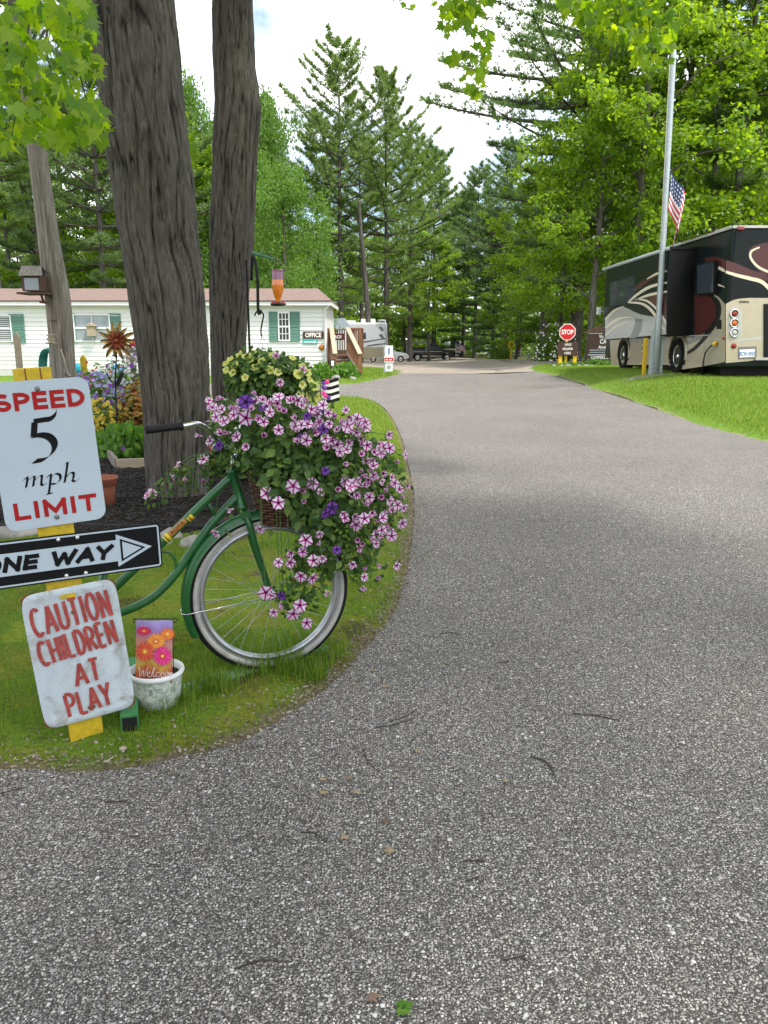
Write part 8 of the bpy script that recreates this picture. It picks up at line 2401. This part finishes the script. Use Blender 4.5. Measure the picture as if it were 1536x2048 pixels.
for k in range(26):
    px = -100 + 1740 * k / 25 + rw.uniform(-20, 20)
    Y = rw.uniform(112, 135)
    kd = rw.choice(['mapC', 'pineD', 'mapD', 'pineC'])
    tree(kd, px, Y, (14.5 if 560 < px < 1080 else 20) * rw.uniform(.8, 1.1), 'farthest %s in the woods %s' % zone(px, kd), group='far trees of the woods', rot=rw.uniform(0, 6), sxy=1.3)
# understorey of saplings and brush that reads as one mass
n_ = 40000
Xu = rng.uniform(-75, 75, n_); Yu = rng.uniform(105, 140, n_)
Xl = np.concatenate([Xu, rng.uniform(-40, -3, 9000), rng.uniform(13, 45, 9000)]); Yl = np.concatenate([Yu, rng.uniform(48, 75, 9000), rng.uniform(46, 70, 9000)])
hz2 = rng.random(len(Xl)) ** 1.1 * np.where(Yl > 104, 1.0, .6) * (2.5 + 8.0 * fbm(np.column_stack([Xl, Yl]), .25, 3, 2.0))
W = np.column_stack([Xl, Yl, tz(Xl, Yl) + hz2])
V, Fc = scatter(qV, qF, W, frames(rng.normal(0, .6, W.shape) + np.array([0, -.2, .7]), rng.uniform(0, 6, len(W))), rng.uniform(.25, .5, len(W)) * np.where(W[:, 1] > 104, 1.7, 1.0))
tag(link_mesh('undergrowth', np_mesh('undergrowth', V, Fc, MT['maple_dark'])), 'leafy undergrowth filling the woods behind the clearing', 'undergrowth', None, 'stuff')

# ---------------------------------------------------------------- twigs, dry leaves and pebbles on the road
def road_pt(px, py, h=.006):
    p = gnd(px, py); return Vector((p.x, p.y, p.z + h))
tw = [([(780, 1446), (810, 1436), (833, 1420)], .0022, 'thin curved twig nearest the verge beside a second twig'), ([(752, 1458), (790, 1452), (830, 1438)], .0025, 'longer curved twig just below the other by the verge'), ([(728, 1500), (733, 1522), (750, 1540)], .002, 'short bent twig left of the road middle'), ([(1062, 1516), (1090, 1526), (1105, 1545), (1112, 1565)], .004, 'dark hooked twig in the middle of the road'), ([(1145, 1430), (1190, 1434), (1240, 1444)], .003, 'straight dark twig lying across the road'), ([(600, 1668), (628, 1670), (652, 1686)], .0022, 'thin bent twig at lower left of the road'), ([(930, 1724), (952, 1725), (968, 1724)], .003, 'short dark twig low in the road middle'), ([(470, 1942), (520, 1925), (585, 1928)], .0025, 'long curved twig near the bottom edge'), ([(210, 1608), (245, 1606), (275, 1615)], .002, 'thin twig below the caution sign'), ([(935, 1766), (950, 1760), (962, 1768)], .0025, 'tiny curled twig low in the road middle'), ([(995, 1328), (1010, 1326), (1025, 1324)], .0025, 'small straight twig right of the front wheel'), ([(225, 1842), (245, 1850), (262, 1836)], .002, 'short twig at the lower left'), ([(880, 1270), (900, 1268), (918, 1271)], .0025, 'little twig beside the verge corner'), ([(1010, 1925), (1040, 1918), (1060, 1930)], .002, 'faint twig near the bottom of the road'), ([(0, 1590), (25, 1584), (50, 1578)], .002, 'twig at the left edge below the verge')]
for pts, r_, lb in tw:
    q = bez([road_pt(*p) for p in pts], 5); mb = MB(); mb.tube(q, [r_ * (1 - .5 * i / (len(q) - 1)) for i in range(len(q))], 6)
    k = len(q) // 2; mb.tube([q[k], q[k] + (q[k] - q[k-1]) * 1.2 + Vector((.008, .006, .004))], r_ * .6, 5)
    tag(mb.build('twig', MT['twig']), lb, 'twig', 'twigs fallen on the road')
dl = [(640, 1562, 'pale folded dry leaf low left of the hooked twig'), (692, 1562, 'pale dry leaf right of its twin'), (793, 1560, 'small red brown leaf scrap beside the bent twig'), (712, 1594, 'tan leaf scrap below the two pale leaves'), (773, 1652, 'yellowish dry leaf in the left lane'), (688, 1685, 'orange dry leaf beside the bent twig end'), (832, 1505, 'red and white leaf scrap in the road middle'), (888, 1330, 'dark red leaf scrap nearest the verge'), (748, 1345, 'straw coloured leaf at the verge corner'), (765, 1376, 'curled straw leaf beside the verge'), (738, 2003, 'pale leaf scrap at the bottom edge'), (786, 1705, 'small pink leaf scrap'), (1012, 1565, 'yellowish scrap beside the hooked twig'), (640, 1590, 'brown leaf scrap below the verge')]
for px, py, lb in dl:
    p = road_pt(px, py, .004); s_ = random.uniform(.018, .030)
    vs = [(x * s_ * random.uniform(.8, 1.2), y * s_ * 1.4, z * s_ * random.uniform(.8, 2.2) + .010) for x, y, z in lfV]
    m_ = Matrix.Translation(p) @ Matrix.Rotation(random.uniform(0, 6), 4, 'Z') @ Matrix.Rotation(random.uniform(-.3, .3), 4, 'X')
    mb = MB(); mb.add([m_ @ Vector(v) for v in vs], lfF); tag(mb.build('dry_leaf', MT['dry_leaf']), lb, 'leaf', 'dry leaves on the road')
mb = MB(); p = road_pt(802, 2022, .004)
for k in range(5):
    m_ = Matrix.Translation(p + Vector((random.uniform(-.012, .012), random.uniform(-.012, .012), .003 * k))) @ Matrix.Rotation(k * 1.3, 4, 'Z')
    mb.add([m_ @ Vector((x * .022, y * .022, z * .02 + .004)) for x, y, z in lfV], lfF)
tag(mb.build('weed_sprig', MT['lettuce']), 'small green weed sprig at the bottom edge of the road', 'weed')
mw = gnd(247, 1507)
mu = empty('mushroom', loc=mw, label='small white mushroom at the verge edge below the stand', cat='mushroom')
mb = MB(); mb.lathe([(.006, 0), (.005, .018)], 8, Matrix.Translation(mw)); mb.build('stalk', MT['letter_white'], mu)
mb = MB(); mb.lathe([(.003, .017), (.014, .018), (.012, .024), (.0001, .027)], 14, Matrix.Translation(mw)); mb.build('cap', MT['plank'], mu)
